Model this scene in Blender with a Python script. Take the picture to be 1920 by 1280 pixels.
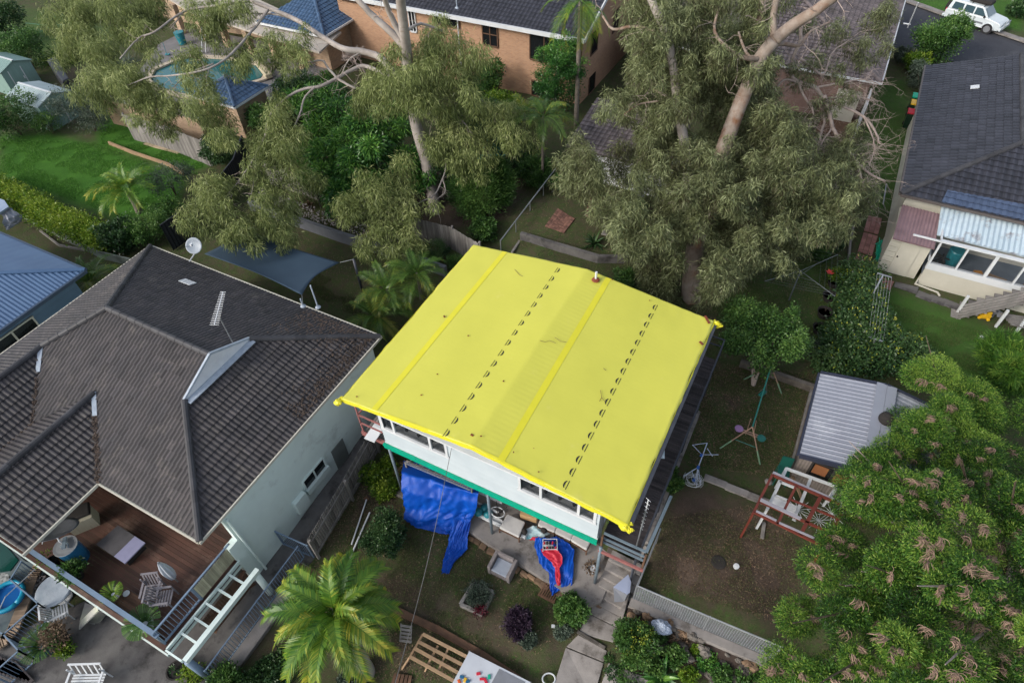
import bpy, math, random
import numpy as np
from mathutils import Vector, Matrix, noise
rnd = random.Random(7)
S = bpy.context.scene
COL = S.collection
for o in list(bpy.data.objects): bpy.data.objects.remove(o)

# ---------------------------------------------------------------- camera
F = 1200.0; H = 23.0
PT, RL, HD = math.radians(47.7), math.radians(2.35), math.radians(29.2)
cp, sp = math.cos(PT), math.sin(PT)
_R = np.array([[1, 0, 0], [0, -sp, -cp], [0, cp, -sp]])
_r = np.array([[math.cos(RL), math.sin(RL), 0], [-math.sin(RL), math.cos(RL), 0], [0, 0, 1]])
_z = np.array([[math.cos(HD), -math.sin(HD), 0], [math.sin(HD), math.cos(HD), 0], [0, 0, 1]])
CM = _r @ _R @ _z.T                      # rows: right, down, forward
cam = bpy.data.objects.new("camera", bpy.data.cameras.new("camera")); COL.objects.link(cam)
rm = Matrix(((CM[0][0], -CM[1][0], -CM[2][0]), (CM[0][1], -CM[1][1], -CM[2][1]), (CM[0][2], -CM[1][2], -CM[2][2])))
cam.matrix_world = Matrix.Translation((0, 0, H)) @ rm.to_4x4()
cam.data.sensor_width = 36; cam.data.lens = F / 1920 * 36
cam.data.clip_end = 3000; cam.data.clip_start = 0.1
S.camera = cam
# ---------------------------------------------------------------- light
SUN_EL, SUN_AZ = math.radians(32), math.radians(212)      # azimuth measured clockwise from +Y
w = bpy.data.worlds.new("World"); S.world = w; w.use_nodes = True
nt = w.node_tree; bg = nt.nodes["Background"]
sky = nt.nodes.new("ShaderNodeTexSky"); sky.sky_type = 'NISHITA'; sky.sun_disc = False
sky.sun_elevation = SUN_EL; sky.sun_rotation = SUN_AZ
sky.air_density = 1.0; sky.dust_density = 2.5; sky.ozone_density = 1.0
hs = nt.nodes.new("ShaderNodeHueSaturation"); hs.inputs['Saturation'].default_value = 0.55
nt.links.new(sky.outputs[0], hs.inputs['Color']); nt.links.new(hs.outputs[0], bg.inputs[0]); bg.inputs[1].default_value = 0.15
sl = bpy.data.lights.new("sun", 'SUN'); sl.energy = 1.1; sl.angle = math.radians(14); sl.color = (1, .93, .84)
so = bpy.data.objects.new("sun", sl); COL.objects.link(so)
sd = Vector((math.sin(SUN_AZ) * math.cos(SUN_EL), math.cos(SUN_AZ) * math.cos(SUN_EL), math.sin(SUN_EL)))
so.rotation_euler = sd.to_track_quat('Z', 'Y').to_euler(); so.location = (0, 0, 60)
S.view_settings.view_transform = 'Standard'; S.view_settings.look = 'None'
S.view_settings.exposure = 0.72; S.view_settings.gamma = 1
S.cycles.max_bounces = 6; S.cycles.transparent_max_bounces = 16

# ---------------------------------------------------------------- geometry helpers
def P(x, y, z):
    """world point at height z on the line of sight of photo pixel x, y"""
    r = CM.T @ np.array([(x - 960) / F, (y - 640) / F, 1.0]); t = (z - H) / r[2]
    return Vector((r[0] * t, r[1] * t, z))
def onY(x, y, Y):
    r = CM.T @ np.array([(x - 960) / F, (y - 640) / F, 1.0]); t = Y / r[1]
    return Vector((r[0] * t, Y, H + r[2] * t))
def onplane(x, y, p0, n):
    r = Vector(CM.T @ np.array([(x - 960) / F, (y - 640) / F, 1.0])); o = Vector((0, 0, H))
    t = (p0 - o).dot(n) / r.dot(n); return o + r * t
CTRL = [(600,1010,-.1),(900,1090,0),(760,1000,0),(700,1150,-.2),(1000,1180,-.05),(700,1275,-.6),(960,1270,-.5),(820,1200,-.4),(520,1200,-.5),
 (200,1200,-.6),(400,1180,-.6),(30,1250,-.6),(555,1035,-.35),(655,880,-.1),(690,815,.1),(0,1100,-.9),(0,1000,-.8),(1350,1050,1.0),(1450,800,1.0),(1300,950,1.0),(1400,1130,1.0),(1500,1000,1.0),
 (1230,1200,.1),(1400,1270,0),(1330,1235,0),(1190,1180,.1),(1130,1180,0),(1080,1270,-.5),(1080,1090,.1),(1200,960,.8),(1330,700,1.0),(1100,480,1.4),(1450,520,1.2),(1300,590,1.1),(700,500,.8),(600,440,.8),
 (640,590,.5),(850,520,.9),(1050,400,1.6),(1000,330,1.0),(150,300,.3),(300,330,.4),(100,50,.2),(350,150,.9),(20,420,.2),(1800,50,.9),(1700,250,1.0),(1750,600,1.0),(1620,450,1.0),
 (960,0,.5),(600,120,.8),(1300,100,.8),(1800,900,1.0),(1900,1200,.6),(1650,1150,.8),(1500,1270,0),(400,0,.5),(130,480,.2)]
_c = np.array([list(P(a, b, c)) for a, b, c in CTRL] + [[60, 120, .8], [-60, 120, .3], [-60, 30, 0], [60, 20, .8], [0, -15, -.6], [-30, -10, -.8], [30, -10, 0]])
def gz(X, Y):
    X = np.asarray(X, float); Y = np.asarray(Y, float)
    d2 = (X[..., None] - _c[:, 0]) ** 2 + (Y[..., None] - _c[:, 1]) ** 2
    ww = 1 / (d2 + .25) ** 1.7
    return (ww * _c[:, 2]).sum(-1) / ww.sum(-1)
def g(X, Y): return float(gz(X, Y))
def G(x, y, off=0.0):
    z = .5
    for _ in range(14):
        p = P(x, y, z); z = .5 * z + .5 * (g(p.x, p.y) + off)
    return P(x, y, z)
def nz(p, s=1.0): return noise.noise(Vector(p) * s)

class MB:
    def __init__(s): s.v = []; s.f = []; s.t = []; s.m = []
    def add(s, vs, fs, tint=.5, mi=0):
        k = len(s.v); s.v += [tuple(v) for v in vs]
        for f in fs: s.f.append(tuple(k + i for i in f)); s.t.append(tint); s.m.append(mi)
        return s
    def box(s, x0, x1, y0, y1, z0, z1, tint=.5, mi=0):
        return s.add([(x0,y0,z0),(x1,y0,z0),(x1,y1,z0),(x0,y1,z0),(x0,y0,z1),(x1,y0,z1),(x1,y1,z1),(x0,y1,z1)],
                     [(3,2,1,0),(4,5,6,7),(0,1,5,4),(1,2,6,5),(2,3,7,6),(3,0,4,7)], tint, mi)
    def cbox(s, c, sx, sy, sz, rz=0, rx=0, ry=0, tint=.5, mi=0):
        m = Matrix.Translation(c) @ Matrix.Rotation(rz, 4, 'Z') @ Matrix.Rotation(ry, 4, 'Y') @ Matrix.Rotation(rx, 4, 'X')
        vs = [m @ Vector((a*sx/2, b*sy/2, e*sz/2)) for a, b, e in ((-1,-1,-1),(1,-1,-1),(1,1,-1),(-1,1,-1),(-1,-1,1),(1,-1,1),(1,1,1),(-1,1,1))]
        return s.add(vs, [(3,2,1,0),(4,5,6,7),(0,1,5,4),(1,2,6,5),(2,3,7,6),(3,0,4,7)], tint, mi)
    def beam(s, p, q, w=.05, h=None, tint=.5, mi=0, up=(0,0,1)):
        h = h or w; p = Vector(p); q = Vector(q); d = (q - p).normalized(); u = Vector(up)
        if abs(d.dot(u)) > .98: u = Vector((0, 1, 0))
        a = d.cross(u).normalized() * w / 2; b = a.cross(d).normalized() * h / 2
        vs = [p-a-b, p+a-b, p+a+b, p-a+b, q-a-b, q+a-b, q+a+b, q-a+b]
        return s.add(vs, [(0,1,2,3),(7,6,5,4),(1,0,4,5),(2,1,5,6),(3,2,6,7),(0,3,7,4)], tint, mi)
    def tube(s, pts, r, n=8, tint=.5, mi=0, cap=True):
        pts = [Vector(p) for p in pts]; rs = r if isinstance(r, (list, tuple)) else [r] * len(pts)
        k = len(s.v); ref = None
        for i, p in enumerate(pts):
            d = (pts[min(i+1, len(pts)-1)] - pts[max(i-1, 0)])
            d = d.normalized() if d.length > 1e-9 else Vector((0,0,1))
            if ref is None: ref = Vector((0,0,1)) if abs(d.z) < .9 else Vector((1,0,0))
            a = d.cross(ref).normalized(); b = a.cross(d).normalized(); ref = b
            for j in range(n):
                t = 2*math.pi*j/n; s.v.append(tuple(p + (a*math.cos(t) + b*math.sin(t)) * rs[i]))
        for i in range(len(pts)-1):
            for j in range(n):
                s.f.append((k+i*n+j, k+i*n+(j+1)%n, k+(i+1)*n+(j+1)%n, k+(i+1)*n+j)); s.t.append(tint); s.m.append(mi)
        if cap:
            s.f.append(tuple(k+j for j in range(n))[::-1]); s.t.append(tint); s.m.append(mi)
            s.f.append(tuple(k+(len(pts)-1)*n+j for j in range(n))); s.t.append(tint); s.m.append(mi)
        return s
    def prism(s, pts, h, tint=.5, mi=0):
        """polygon pts extruded by vector (or height) h"""
        h = Vector((0,0,h)) if not hasattr(h, '__len__') else Vector(h)
        n = len(pts); vs = [Vector(p) for p in pts] + [Vector(p) + h for p in pts]
        return s.add(vs, [tuple(range(n))[::-1], tuple(range(n, 2*n))] + [(i, (i+1)%n, n+(i+1)%n, n+i) for i in range(n)], tint, mi)
    def lathe(s, c, prof, n=20, tint=.5, mi=0, sx=1, sy=1):
        k = len(s.v); c = Vector(c)
        for r, z in prof:
            for j in range(n):
                t = 2*math.pi*j/n; s.v.append((c.x + r*sx*math.cos(t), c.y + r*sy*math.sin(t), c.z + z))
        for i in range(len(prof)-1):
            for j in range(n): s.f.append((k+i*n+j, k+i*n+(j+1)%n, k+(i+1)*n+(j+1)%n, k+(i+1)*n+j)); s.t.append(tint); s.m.append(mi)
        for i in (0, len(prof)-1):
            s.f.append(tuple(k+i*n+j for j in range(n))); s.t.append(tint); s.m.append(mi)
        return s
    def grid(s, rows, tint=.5, mi=0):
        k = len(s.v); n = len(rows[0])
        for r in rows: s.v += [tuple(p) for p in r]
        for i in range(len(rows)-1):
            for j in range(n-1): s.f.append((k+i*n+j, k+i*n+j+1, k+(i+1)*n+j+1, k+(i+1)*n+j)); s.t.append(tint); s.m.append(mi)
        return s
    def build(s, name, mat, parent=None, smooth=False, loc=None, thick=0, bevel=0):
        me = bpy.data.meshes.new(name); o = bpy.data.objects.new(name, me)
        V = np.array(s.v, dtype=float).reshape(-1, 3)
        if parent is not None:
            off = Vector(parent.get('_w', (0,0,0)))
        else:
            if loc is None:
                mn = V.min(0); mx = V.max(0); loc = ((mn[0]+mx[0])/2, (mn[1]+mx[1])/2, mn[2])
            off = Vector(loc); o.location = off
        V = V - np.array(off)
        me.from_pydata(V.tolist(), [], s.f)
        mats = mat if isinstance(mat, (list, tuple)) else [mat]
        for m in mats: me.materials.append(m)
        if len(mats) > 1: me.polygons.foreach_set('material_index', s.m)
        at_ = me.attributes.new('tint', 'FLOAT', 'FACE'); at_.data.foreach_set('value', np.array(s.t, dtype=np.float32))
        if smooth: me.polygons.foreach_set('use_smooth', [True]*len(s.f))
        COL.objects.link(o)
        if parent is not None: o.parent = parent; o['_w'] = tuple(off)
        else: o['_w'] = tuple(off)
        if thick:
            md = o.modifiers.new('solid', 'SOLIDIFY'); md.thickness = thick; md.offset = 0
        if bevel:
            md = o.modifiers.new('bev', 'BEVEL'); md.width = bevel; md.segments = 2
        return o
def tag(o, label, cat, group=None, kind=None):
    if label: o['label'] = label
    if cat: o['category'] = cat
    if group: o['group'] = group
    if kind: o['kind'] = kind
    return o
def root(name, loc, label, cat, group=None):
    o = bpy.data.objects.new(name, None); COL.objects.link(o); o.location = Vector(loc); o['_w'] = tuple(Vector(loc))
    o.empty_display_size = .3
    return tag(o, label, cat, group)
def kids(o): return [c for c in bpy.data.objects if c.parent == o]
def dup(src, loc, rz=None, label=None):
    """copy of a thing with its parts and sub-parts"""
    r = src.copy(); COL.objects.link(r); r.location = Vector(loc); r['_w'] = tuple(Vector(loc))
    if rz is not None: r.rotation_euler.z = rz
    if label: r['label'] = label
    for ch in kids(src):
        c = ch.copy(); COL.objects.link(c); c.parent = r
        for gch in kids(ch):
            d = gch.copy(); COL.objects.link(d); d.parent = c
    return r

# ---------------------------------------------------------------- materials
def L2(c):  # sRGB 0-255 -> linear
    return tuple(((v/255)/12.92 if v/255 <= .04045 else ((v/255+.055)/1.055)**2.4) for v in c)
_mc = {}
def mat(name, c1, c2=None, scale=3., rough=.7, bump=0., bscale=None, metal=0., tint=0., spec=.4, c3=None, c3amt=.5, c3scale=.6, detail=6, stretch=None, trans=0., alpha=1.):
    if name in _mc: return _mc[name]
    m = bpy.data.materials.new(name); m.use_nodes = True; n = m.node_tree.nodes; l = m.node_tree.links
    b = n["Principled BSDF"]; b.inputs['Roughness'].default_value = rough; b.inputs['Metallic'].default_value = metal
    b.inputs['Specular IOR Level'].default_value = spec
    tc = n.new("ShaderNodeTexCoord"); src = tc.outputs['Object']
    if stretch:
        mp = n.new("ShaderNodeMapping"); mp.inputs['Scale'].default_value = stretch; l.new(src, mp.inputs[0]); src = mp.outputs[0]
    def nzn(sc, det=detail, r=.6):
        t = n.new("ShaderNodeTexNoise"); t.inputs['Scale'].default_value = sc; t.inputs['Detail'].default_value = det; t.inputs['Roughness'].default_value = r
        l.new(src, t.inputs['Vector']); return t.outputs['Fac']
    def ramp(v, a, bb):
        r = n.new("ShaderNodeMapRange"); r.inputs[1].default_value = a; r.inputs[2].default_value = bb; l.new(v, r.inputs[0]); return r.outputs[0]
    def mix(f, a, bb, mode='MIX'):
        x = n.new("ShaderNodeMix"); x.data_type = 'RGBA'; x.blend_type = mode
        if isinstance(f, float): x.inputs[0].default_value = f
        else: l.new(f, x.inputs[0])
        for i, q in ((6, a), (7, bb)):
            if isinstance(q, tuple): x.inputs[i].default_value = (*q, 1)
            else: l.new(q, x.inputs[i])
        return x.outputs[2]
    c2 = c2 or tuple(v*.8 for v in c1)
    col = mix(ramp(nzn(scale), .35, .65), tuple(c1), tuple(c2))
    if c3: col = mix(ramp(nzn(c3scale, 8, .7), .62 - c3amt*.25, .75 - c3amt*.2), col, tuple(c3))
    if tint:
        a = n.new("ShaderNodeAttribute"); a.attribute_name = 'tint'
        mr = n.new("ShaderNodeMapRange"); mr.inputs[3].default_value = 1 - tint; mr.inputs[4].default_value = 1 + tint; l.new(a.outputs['Fac'], mr.inputs[0])
        vm = n.new("ShaderNodeVectorMath"); vm.operation = 'SCALE'; l.new(col, vm.inputs[0]); l.new(mr.outputs[0], vm.inputs['Scale']); col = vm.outputs[0]
    l.new(col, b.inputs['Base Color'])
    if bump:
        bp = n.new("ShaderNodeBump"); bp.inputs['Strength'].default_value = bump; bp.inputs['Distance'].default_value = .02
        l.new(nzn(bscale or scale*6, 4), bp.inputs['Height']); l.new(bp.outputs[0], b.inputs['Normal'])
    if trans or alpha < 1:
        b.inputs['Transmission Weight'].default_value = trans; b.inputs['Alpha'].default_value = alpha
    _mc[name] = m; return m
def leafmat(name, cols, rough=.5, trans=.35):
    if name in _mc: return _mc[name]
    m = bpy.data.materials.new(name); m.use_nodes = True; n = m.node_tree.nodes; l = m.node_tree.links
    b = n["Principled BSDF"]; b.inputs['Roughness'].default_value = rough; b.inputs['Specular IOR Level'].default_value = .35
    a = n.new("ShaderNodeAttribute"); a.attribute_name = 'tint'
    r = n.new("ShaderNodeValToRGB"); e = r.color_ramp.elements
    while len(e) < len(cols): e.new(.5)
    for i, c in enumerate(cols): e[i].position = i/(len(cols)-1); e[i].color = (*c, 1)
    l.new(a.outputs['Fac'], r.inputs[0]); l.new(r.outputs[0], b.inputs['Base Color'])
    t = n.new("ShaderNodeBsdfTranslucent"); l.new(r.outputs[0], t.inputs[0])
    mx = n.new("ShaderNodeMixShader"); mx.inputs[0].default_value = trans
    l.new(b.outputs[0], mx.inputs[1]); l.new(t.outputs[0], mx.inputs[2]); l.new(mx.outputs[0], n["Material Output"].inputs[0])
    _mc[name] = m; return m
def glassmat(name, col=(.02,.025,.03), fac=.35):
    if name in _mc: return _mc[name]
    m = bpy.data.materials.new(name); m.use_nodes = True; n = m.node_tree.nodes; l = m.node_tree.links
    b = n["Principled BSDF"]; b.inputs['Base Color'].default_value = (*col, 1); b.inputs['Roughness'].default_value = .05
    t = n.new("ShaderNodeBsdfTransparent"); mx = n.new("ShaderNodeMixShader"); mx.inputs[0].default_value = fac
    l.new(t.outputs[0], mx.inputs[1]); l.new(b.outputs[0], mx.inputs[2]); l.new(mx.outputs[0], n["Material Output"].inputs[0])
    _mc[name] = m; return m
def brickmat(name, c1, c2, mortar, ax=0, sc=1.0):
    """brick pattern in metres; horizontal coordinate = x + y, vertical = z"""
    if name in _mc: return _mc[name]
    m = bpy.data.materials.new(name); m.use_nodes = True; n = m.node_tree.nodes; l = m.node_tree.links
    b = n["Principled BSDF"]; b.inputs['Roughness'].default_value = .85
    ge = n.new("ShaderNodeNewGeometry"); sx = n.new("ShaderNodeSeparateXYZ"); l.new(ge.outputs['Position'], sx.inputs[0])
    ad = n.new("ShaderNodeMath"); ad.operation = 'ADD'; l.new(sx.outputs[0], ad.inputs[0]); l.new(sx.outputs[1], ad.inputs[1])
    cb = n.new("ShaderNodeCombineXYZ"); l.new(ad.outputs[0], cb.inputs[0]); l.new(sx.outputs[2 if ax == 0 else 1], cb.inputs[1])
    if ax: l.new(sx.outputs[0], cb.inputs[0])
    br = n.new("ShaderNodeTexBrick"); br.inputs['Scale'].default_value = sc; br.inputs['Mortar Size'].default_value = .008
    br.inputs['Brick Width'].default_value = .24; br.inputs['Row Height'].default_value = .086 if ax == 0 else .115
    br.inputs['Color1'].default_value = (*c1, 1); br.inputs['Color2'].default_value = (*c2, 1); br.inputs['Mortar'].default_value = (*mortar, 1); br.inputs['Bias'].default_value = -.2
    l.new(cb.outputs[0], br.inputs['Vector'])
    no = n.new("ShaderNodeTexNoise"); no.inputs['Scale'].default_value = 1.3; no.inputs['Detail'].default_value = 6
    mr = n.new("ShaderNodeMapRange"); mr.inputs[1].default_value = .3; mr.inputs[2].default_value = .7; mr.inputs[3].default_value = .78; mr.inputs[4].default_value = 1.1; l.new(no.outputs['Fac'], mr.inputs[0])
    vm = n.new("ShaderNodeVectorMath"); vm.operation = 'SCALE'; l.new(br.outputs['Color'], vm.inputs[0]); l.new(mr.outputs[0], vm.inputs['Scale']); l.new(vm.outputs[0], b.inputs['Base Color'])
    bp = n.new("ShaderNodeBump"); bp.inputs['Strength'].default_value = .5; bp.inputs['Distance'].default_value = .01; bp.invert = True; l.new(br.outputs['Fac'], bp.inputs['Height']); l.new(bp.outputs[0], b.inputs['Normal'])
    _mc[name] = m; return m

# ---------------------------------------------------------------- roofs
def _clip(poly, ax, lim, sgn):
    out = []; n = len(poly)
    for i in range(n):
        a = poly[i]; b = poly[(i+1) % n]; da = (a[ax]-lim)*sgn; db = (b[ax]-lim)*sgn
        if da >= 0: out.append(a)
        if (da >= 0) != (db >= 0):
            t = da/(da-db); out.append((a[0]+(b[0]-a[0])*t, a[1]+(b[1]-a[1])*t))
    return out
def facet(mb, pts, course=.33, colw=.042, prof=(0,.024,.024,0), wedge=.032, seed=1, under=.02, tvar=1., mi=0):
    """covers the planar polygon pts with real tile courses / corrugations"""
    rr = random.Random(seed); pts = [Vector(p) for p in pts]
    c = sum(pts, Vector())/len(pts); nrm = Vector()
    for i in range(len(pts)): nrm += (pts[i]-c).cross(pts[(i+1) % len(pts)]-c)
    nrm.normalize()
    if nrm.z < 0: nrm = -nrm
    u = Vector((0,0,1)).cross(nrm)
    u = u.normalized() if u.length > 1e-4 else Vector((1,0,0)); v = nrm.cross(u)
    if v.z < 0: v = -v
    q = [((p-c).dot(u), (p-c).dot(v)) for p in pts]
    us = [a[0] for a in q]; vs = [a[1] for a in q]; u0, u1, v0, v1 = min(us), max(us), min(vs), max(vs)
    if not course: course = v1-v0+.01; wedge = 0
    k = len(prof); tile = {}
    j = 0; vv = v0
    while vv < v1:
        row = _clip(_clip(q, 1, vv, 1), 1, vv+course, -1)
        if len(row) >= 3:
            ru = [a[0] for a in row]; i = int((min(ru)-u0)/colw)
            while u0+i*colw < max(ru):
                ua = u0+i*colw; cell = _clip(_clip(row, 0, ua, 1), 0, ua+colw, -1)
                if len(cell) >= 3:
                    ha, hb = prof[i % k], prof[(i+1) % k]
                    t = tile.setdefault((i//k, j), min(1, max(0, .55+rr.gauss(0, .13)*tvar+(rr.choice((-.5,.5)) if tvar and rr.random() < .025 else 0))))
                    if wedge and max(ha, hb) > 0: t = min(1, max(0, t+(.14 if min(ha, hb) > 0 else -.2)))  # rib shading put into the tint: crests lighter, flanks and troughs darker
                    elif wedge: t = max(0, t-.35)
                    vv3 = [c+u*a+v*b+nrm*(ha+(hb-ha)*min(1, max(0, (a-ua)/colw))+wedge*(1-(b-vv)/course)) for a, b in cell]
                    fc = tuple(range(len(cell)))
                    mb.add(vv3, [fc], t, mi)
                i += 1
        vv += course; j += 1
    mb.prism([p-nrm*(.03+under) for p in pts], nrm*.03, .2, mi)
    return c, nrm
def caps(mb, p, q, r=.12, seg=.42, up=.03):
    p = Vector(p); q = Vector(q); L = (q-p).length; n = max(1, round(L/seg)); d = (q-p)/n
    for i in range(n):
        a = p+d*i+Vector((0,0,up)); b = p+d*(i+1.06)+Vector((0,0,up))
        mb.tube([a, b], [r*1.04, r*.93], 10, .5+rnd.gauss(0,.2))
def plane_of(p0, p1, pitch):
    """plane through horizontal line p0->p1 rising to its left"""
    d = (p1-p0); d.z = 0; d.normalize(); up = Vector((-d.y, d.x, 0))*math.cos(pitch) + Vector((0,0,math.sin(pitch)))
    return p0, d.cross(up).normalized()

# ---------------------------------------------------------------- foliage
def foliage(name, parent, m, cl, n, L=.25, W=.06, droop=.6, outw=.4, rndm=.5, tufts=14, seed=1, sig=.28, loc=None, fill=.0, tmean=.5, tsig=.2):
    """leaf faces in tufts spread through ellipsoidal clumps cl = [(centre, rx, ry, rz)]"""
    R = np.random.default_rng(seed)
    C = np.array([[*c[0], c[1], c[2], c[3]] for c in cl], float)
    wt = (C[:, 3]*C[:, 4]+C[:, 3]*C[:, 5])**1.0; wt /= wt.sum()
    ci_t = np.repeat(np.arange(len(C)), np.maximum(4, (tufts*len(C)*wt).astype(int)))
    nt_ = len(ci_t); d = R.normal(size=(nt_, 3)); d /= np.linalg.norm(d, axis=1)[:, None]
    rad = fill + (1-fill)*R.uniform(.35, 1, nt_)**.5
    tp = C[ci_t, :3] + d*C[ci_t, 3:6]*rad[:, None]
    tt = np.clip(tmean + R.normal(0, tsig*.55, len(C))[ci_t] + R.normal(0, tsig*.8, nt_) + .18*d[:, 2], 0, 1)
    ti = R.integers(0, nt_, n); ci = ci_t[ti]
    rmean = C[ci, 3:6]
    p = tp[ti] + R.normal(0, 1, (n, 3))*rmean*sig*np.array([1, 1, .8])
    out = p-C[ci, :3]; out /= np.linalg.norm(out, axis=1)[:, None]+1e-6
    dr = out*outw + np.array([0, 0, -droop]) + R.normal(0, rndm, (n, 3)); dr /= np.linalg.norm(dr, axis=1)[:, None]+1e-6
    sd_ = np.cross(dr, R.normal(size=(n, 3))); sd_ /= np.linalg.norm(sd_, axis=1)[:, None]+1e-6
    ll = L*R.uniform(.6, 1.3, n)[:, None]; ww_ = W*R.uniform(.7, 1.2, n)[:, None]/2
    nn = np.cross(dr, sd_)
    V = np.empty((n, 4, 3)); V[:, 0] = p; V[:, 1] = p+dr*ll*.45+sd_*ww_+nn*ll*.05; V[:, 2] = p+dr*ll; V[:, 3] = p+dr*ll*.45-sd_*ww_+nn*ll*.05
    t = np.clip(tt[ti]+R.normal(0, .12, n), 0, 1)
    off = np.array(parent.get('_w', (0,0,0))) if parent is not None else np.array(loc if loc is not None else [*C[:, :2].mean(0), (C[:, 2]-C[:, 5]).min()])
    V = V.reshape(-1, 3)-off
    me = bpy.data.meshes.new(name); me.vertices.add(4*n); me.vertices.foreach_set('co', V.ravel().astype(np.float32))
    me.loops.add(4*n); me.loops.foreach_set('vertex_index', np.arange(4*n, dtype=np.int32))
    me.polygons.add(n); me.polygons.foreach_set('loop_start', np.arange(0, 4*n, 4, dtype=np.int32)); me.polygons.foreach_set('loop_total', np.full(n, 4, dtype=np.int32))
    me.update(calc_edges=True)
    a = me.attributes.new('tint', 'FLOAT', 'FACE'); a.data.foreach_set('value', t.astype(np.float32))
    me.materials.append(m)
    o = bpy.data.objects.new(name, me); COL.objects.link(o); o['_w'] = tuple(off)
    if parent is not None: o.parent = parent
    else: o.location = Vector(off)
    return o
def bush(name, px, py, rpx, label, m, cat='bush', n=2500, L=.12, W=.06, hz=1.0, squash=1.0, group=None, droop=.0, stem=True, seed=0, z=None, outw=.7, blobs=7, tmean=.5, stemm=None):
    """shrub whose crown is centred on pixel px,py with pixel radius rpx"""
    b = G(px, py+rpx*.5) if z is None else P(px, py, z)
    d = (b-Vector((0,0,H))).dot(Vector(CM[2])); r = rpx*d/F
    c = Vector((b.x, b.y, b.z+r*.75*hz))
    rr = random.Random(seed or int(px*7+py)); cl = [(c, r*.72, r*.72, r*.62*hz)]
    for i in range(blobs):
        a = rr.uniform(0, 6.28); e = rr.uniform(-.3, 1); k = rr.uniform(.28, .48)
        cl.append((c+Vector((math.cos(a)*r*.62, math.sin(a)*r*.62, e*r*.5*hz)), r*k, r*k, r*k*.9))
    base = (b.x, b.y, b.z)
    o = root(name, base, label, cat, group)
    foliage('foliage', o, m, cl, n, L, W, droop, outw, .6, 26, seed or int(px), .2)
    if stem:
        mb = MB()
        for i in range(5):
            a = rr.uniform(0, 6.28); e = Vector((math.cos(a), math.sin(a), 0))*r*.45
            mb.tube([b-Vector((0,0,.1)), b+e*.3+Vector((0,0,r*.4*hz)), b+e+Vector((0,0,r*1.0*hz))], [.03, .022, .008], 5)
        mb.build('stem', stemm or M_bark2, o)
    return o
def palm(name, base, h, nf, L, label, m, tr=.16, seed=1, lw=.03, nl=40, el=(70, -15), sag=1.0, lean=(0,0), trunkm=None, crown_r=None, flare=1.3, group=None, llen=.28):
    rr = random.Random(seed); base = Vector(base); o = root(name, base, label, 'palm', group)
    top = base+Vector((lean[0], lean[1], h)); mb = MB(); pts = []; rs = []
    for i in range(13):
        t = i/12; pts.append(base.lerp(top, t)+Vector((0,0,0))); rs.append(tr*(flare-(flare-1)*min(1, t*3))*(1+.05*(i % 2)))
    pts[0] = pts[0]-Vector((0,0,.2)); mb.tube(pts, rs, 12); mb.build('trunk', trunkm or M_palmtrunk, o, smooth=True)
    for k in range(nf):
        q = k/max(1, nf-1); az = k*2.399+rr.uniform(-.2, .2); e0 = math.radians(el[0]+(el[1]-el[0])*q**.8+rr.uniform(-6, 6)); fl = L*rr.uniform(.85, 1.1)*(.75+.25*min(1, q*2))
        mb = MB(); d = Vector((math.cos(az), math.sin(az), 0)); pos = top+d*.08; pts = [pos.copy()]; ns = 12; tw = rr.uniform(-.5, .5)
        for i in range(ns):
            e = e0-(i/ns)**1.3*sag*math.radians(75); pos = pos+(d*math.cos(e)+Vector((0,0,math.sin(e))))*fl/ns; pts.append(pos.copy())
        mb.tube(pts, [.028*(1-i/(ns+2)) for i in range(ns+1)], 5, .45)
        tb = .5+rr.gauss(0, .13)+ (.18 if q > .75 else 0)
        for i in range(nl):
            t = .12+.88*i/nl; fi = t*ns; a = min(ns-1, int(fi)); p = pts[a].lerp(pts[a+1], fi-a); dd = (pts[a+1]-pts[a]).normalized(); sd_ = dd.cross(Vector((0,0,1))).normalized()
            upv = sd_.cross(dd).normalized(); ll = (fl*llen*math.sin(min(1, t*1.15+.12)*math.pi*.88)**.6+.05)*rr.uniform(.72,1.12)
            for sg in (-1, 1):
                s2 = (sd_*sg*math.cos(tw*.6)+upv*(.28+sg*math.sin(tw*.6))).normalized()
                dr = (s2*.8+dd*(.45+.5*t)).normalized(); m1 = p+dr*ll*.5; m2 = p+dr*ll+Vector((0,0,-ll*rr.uniform(.15,.45)))
                wv = dd*lw*.5; tt = min(1, max(0, tb+rr.gauss(0, .14)+(.2 if t > .85 else 0)))
                mb.add([p-wv*.6, p+wv*.6, m1+wv, m1-wv, m2], [(0,1,2,3),(3,2,4)], tt)
        mb.build('frond', m, o)
    return o
def branch(mb, px, r, n=8, jit=.0):
    """px: list of (pixel x, pixel y, z)"""
    pts = [P(*a) for a in px]
    # smooth
    out = []; rs = []
    for i in range(len(pts)-1):
        p0 = pts[max(i-1,0)]; p1 = pts[i]; p2 = pts[i+1]; p3 = pts[min(i+2, len(pts)-1)]
        for k in range(4):
            t = k/4; t2 = t*t; t3 = t2*t
            out.append(.5*((2*p1)+(p2-p0)*t+(2*p0-5*p1+4*p2-p3)*t2+(3*p1-p0-3*p2+p3)*t3)+Vector((nz(p1+p2*t, 2), nz(p2+p1*t, 3), 0))*jit); rs.append(r[0]+(r[1]-r[0])*(i+t)/(len(pts)-1))
    out.append(pts[-1]); rs.append(r[1]); mb.tube(out, rs, n); return out
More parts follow.
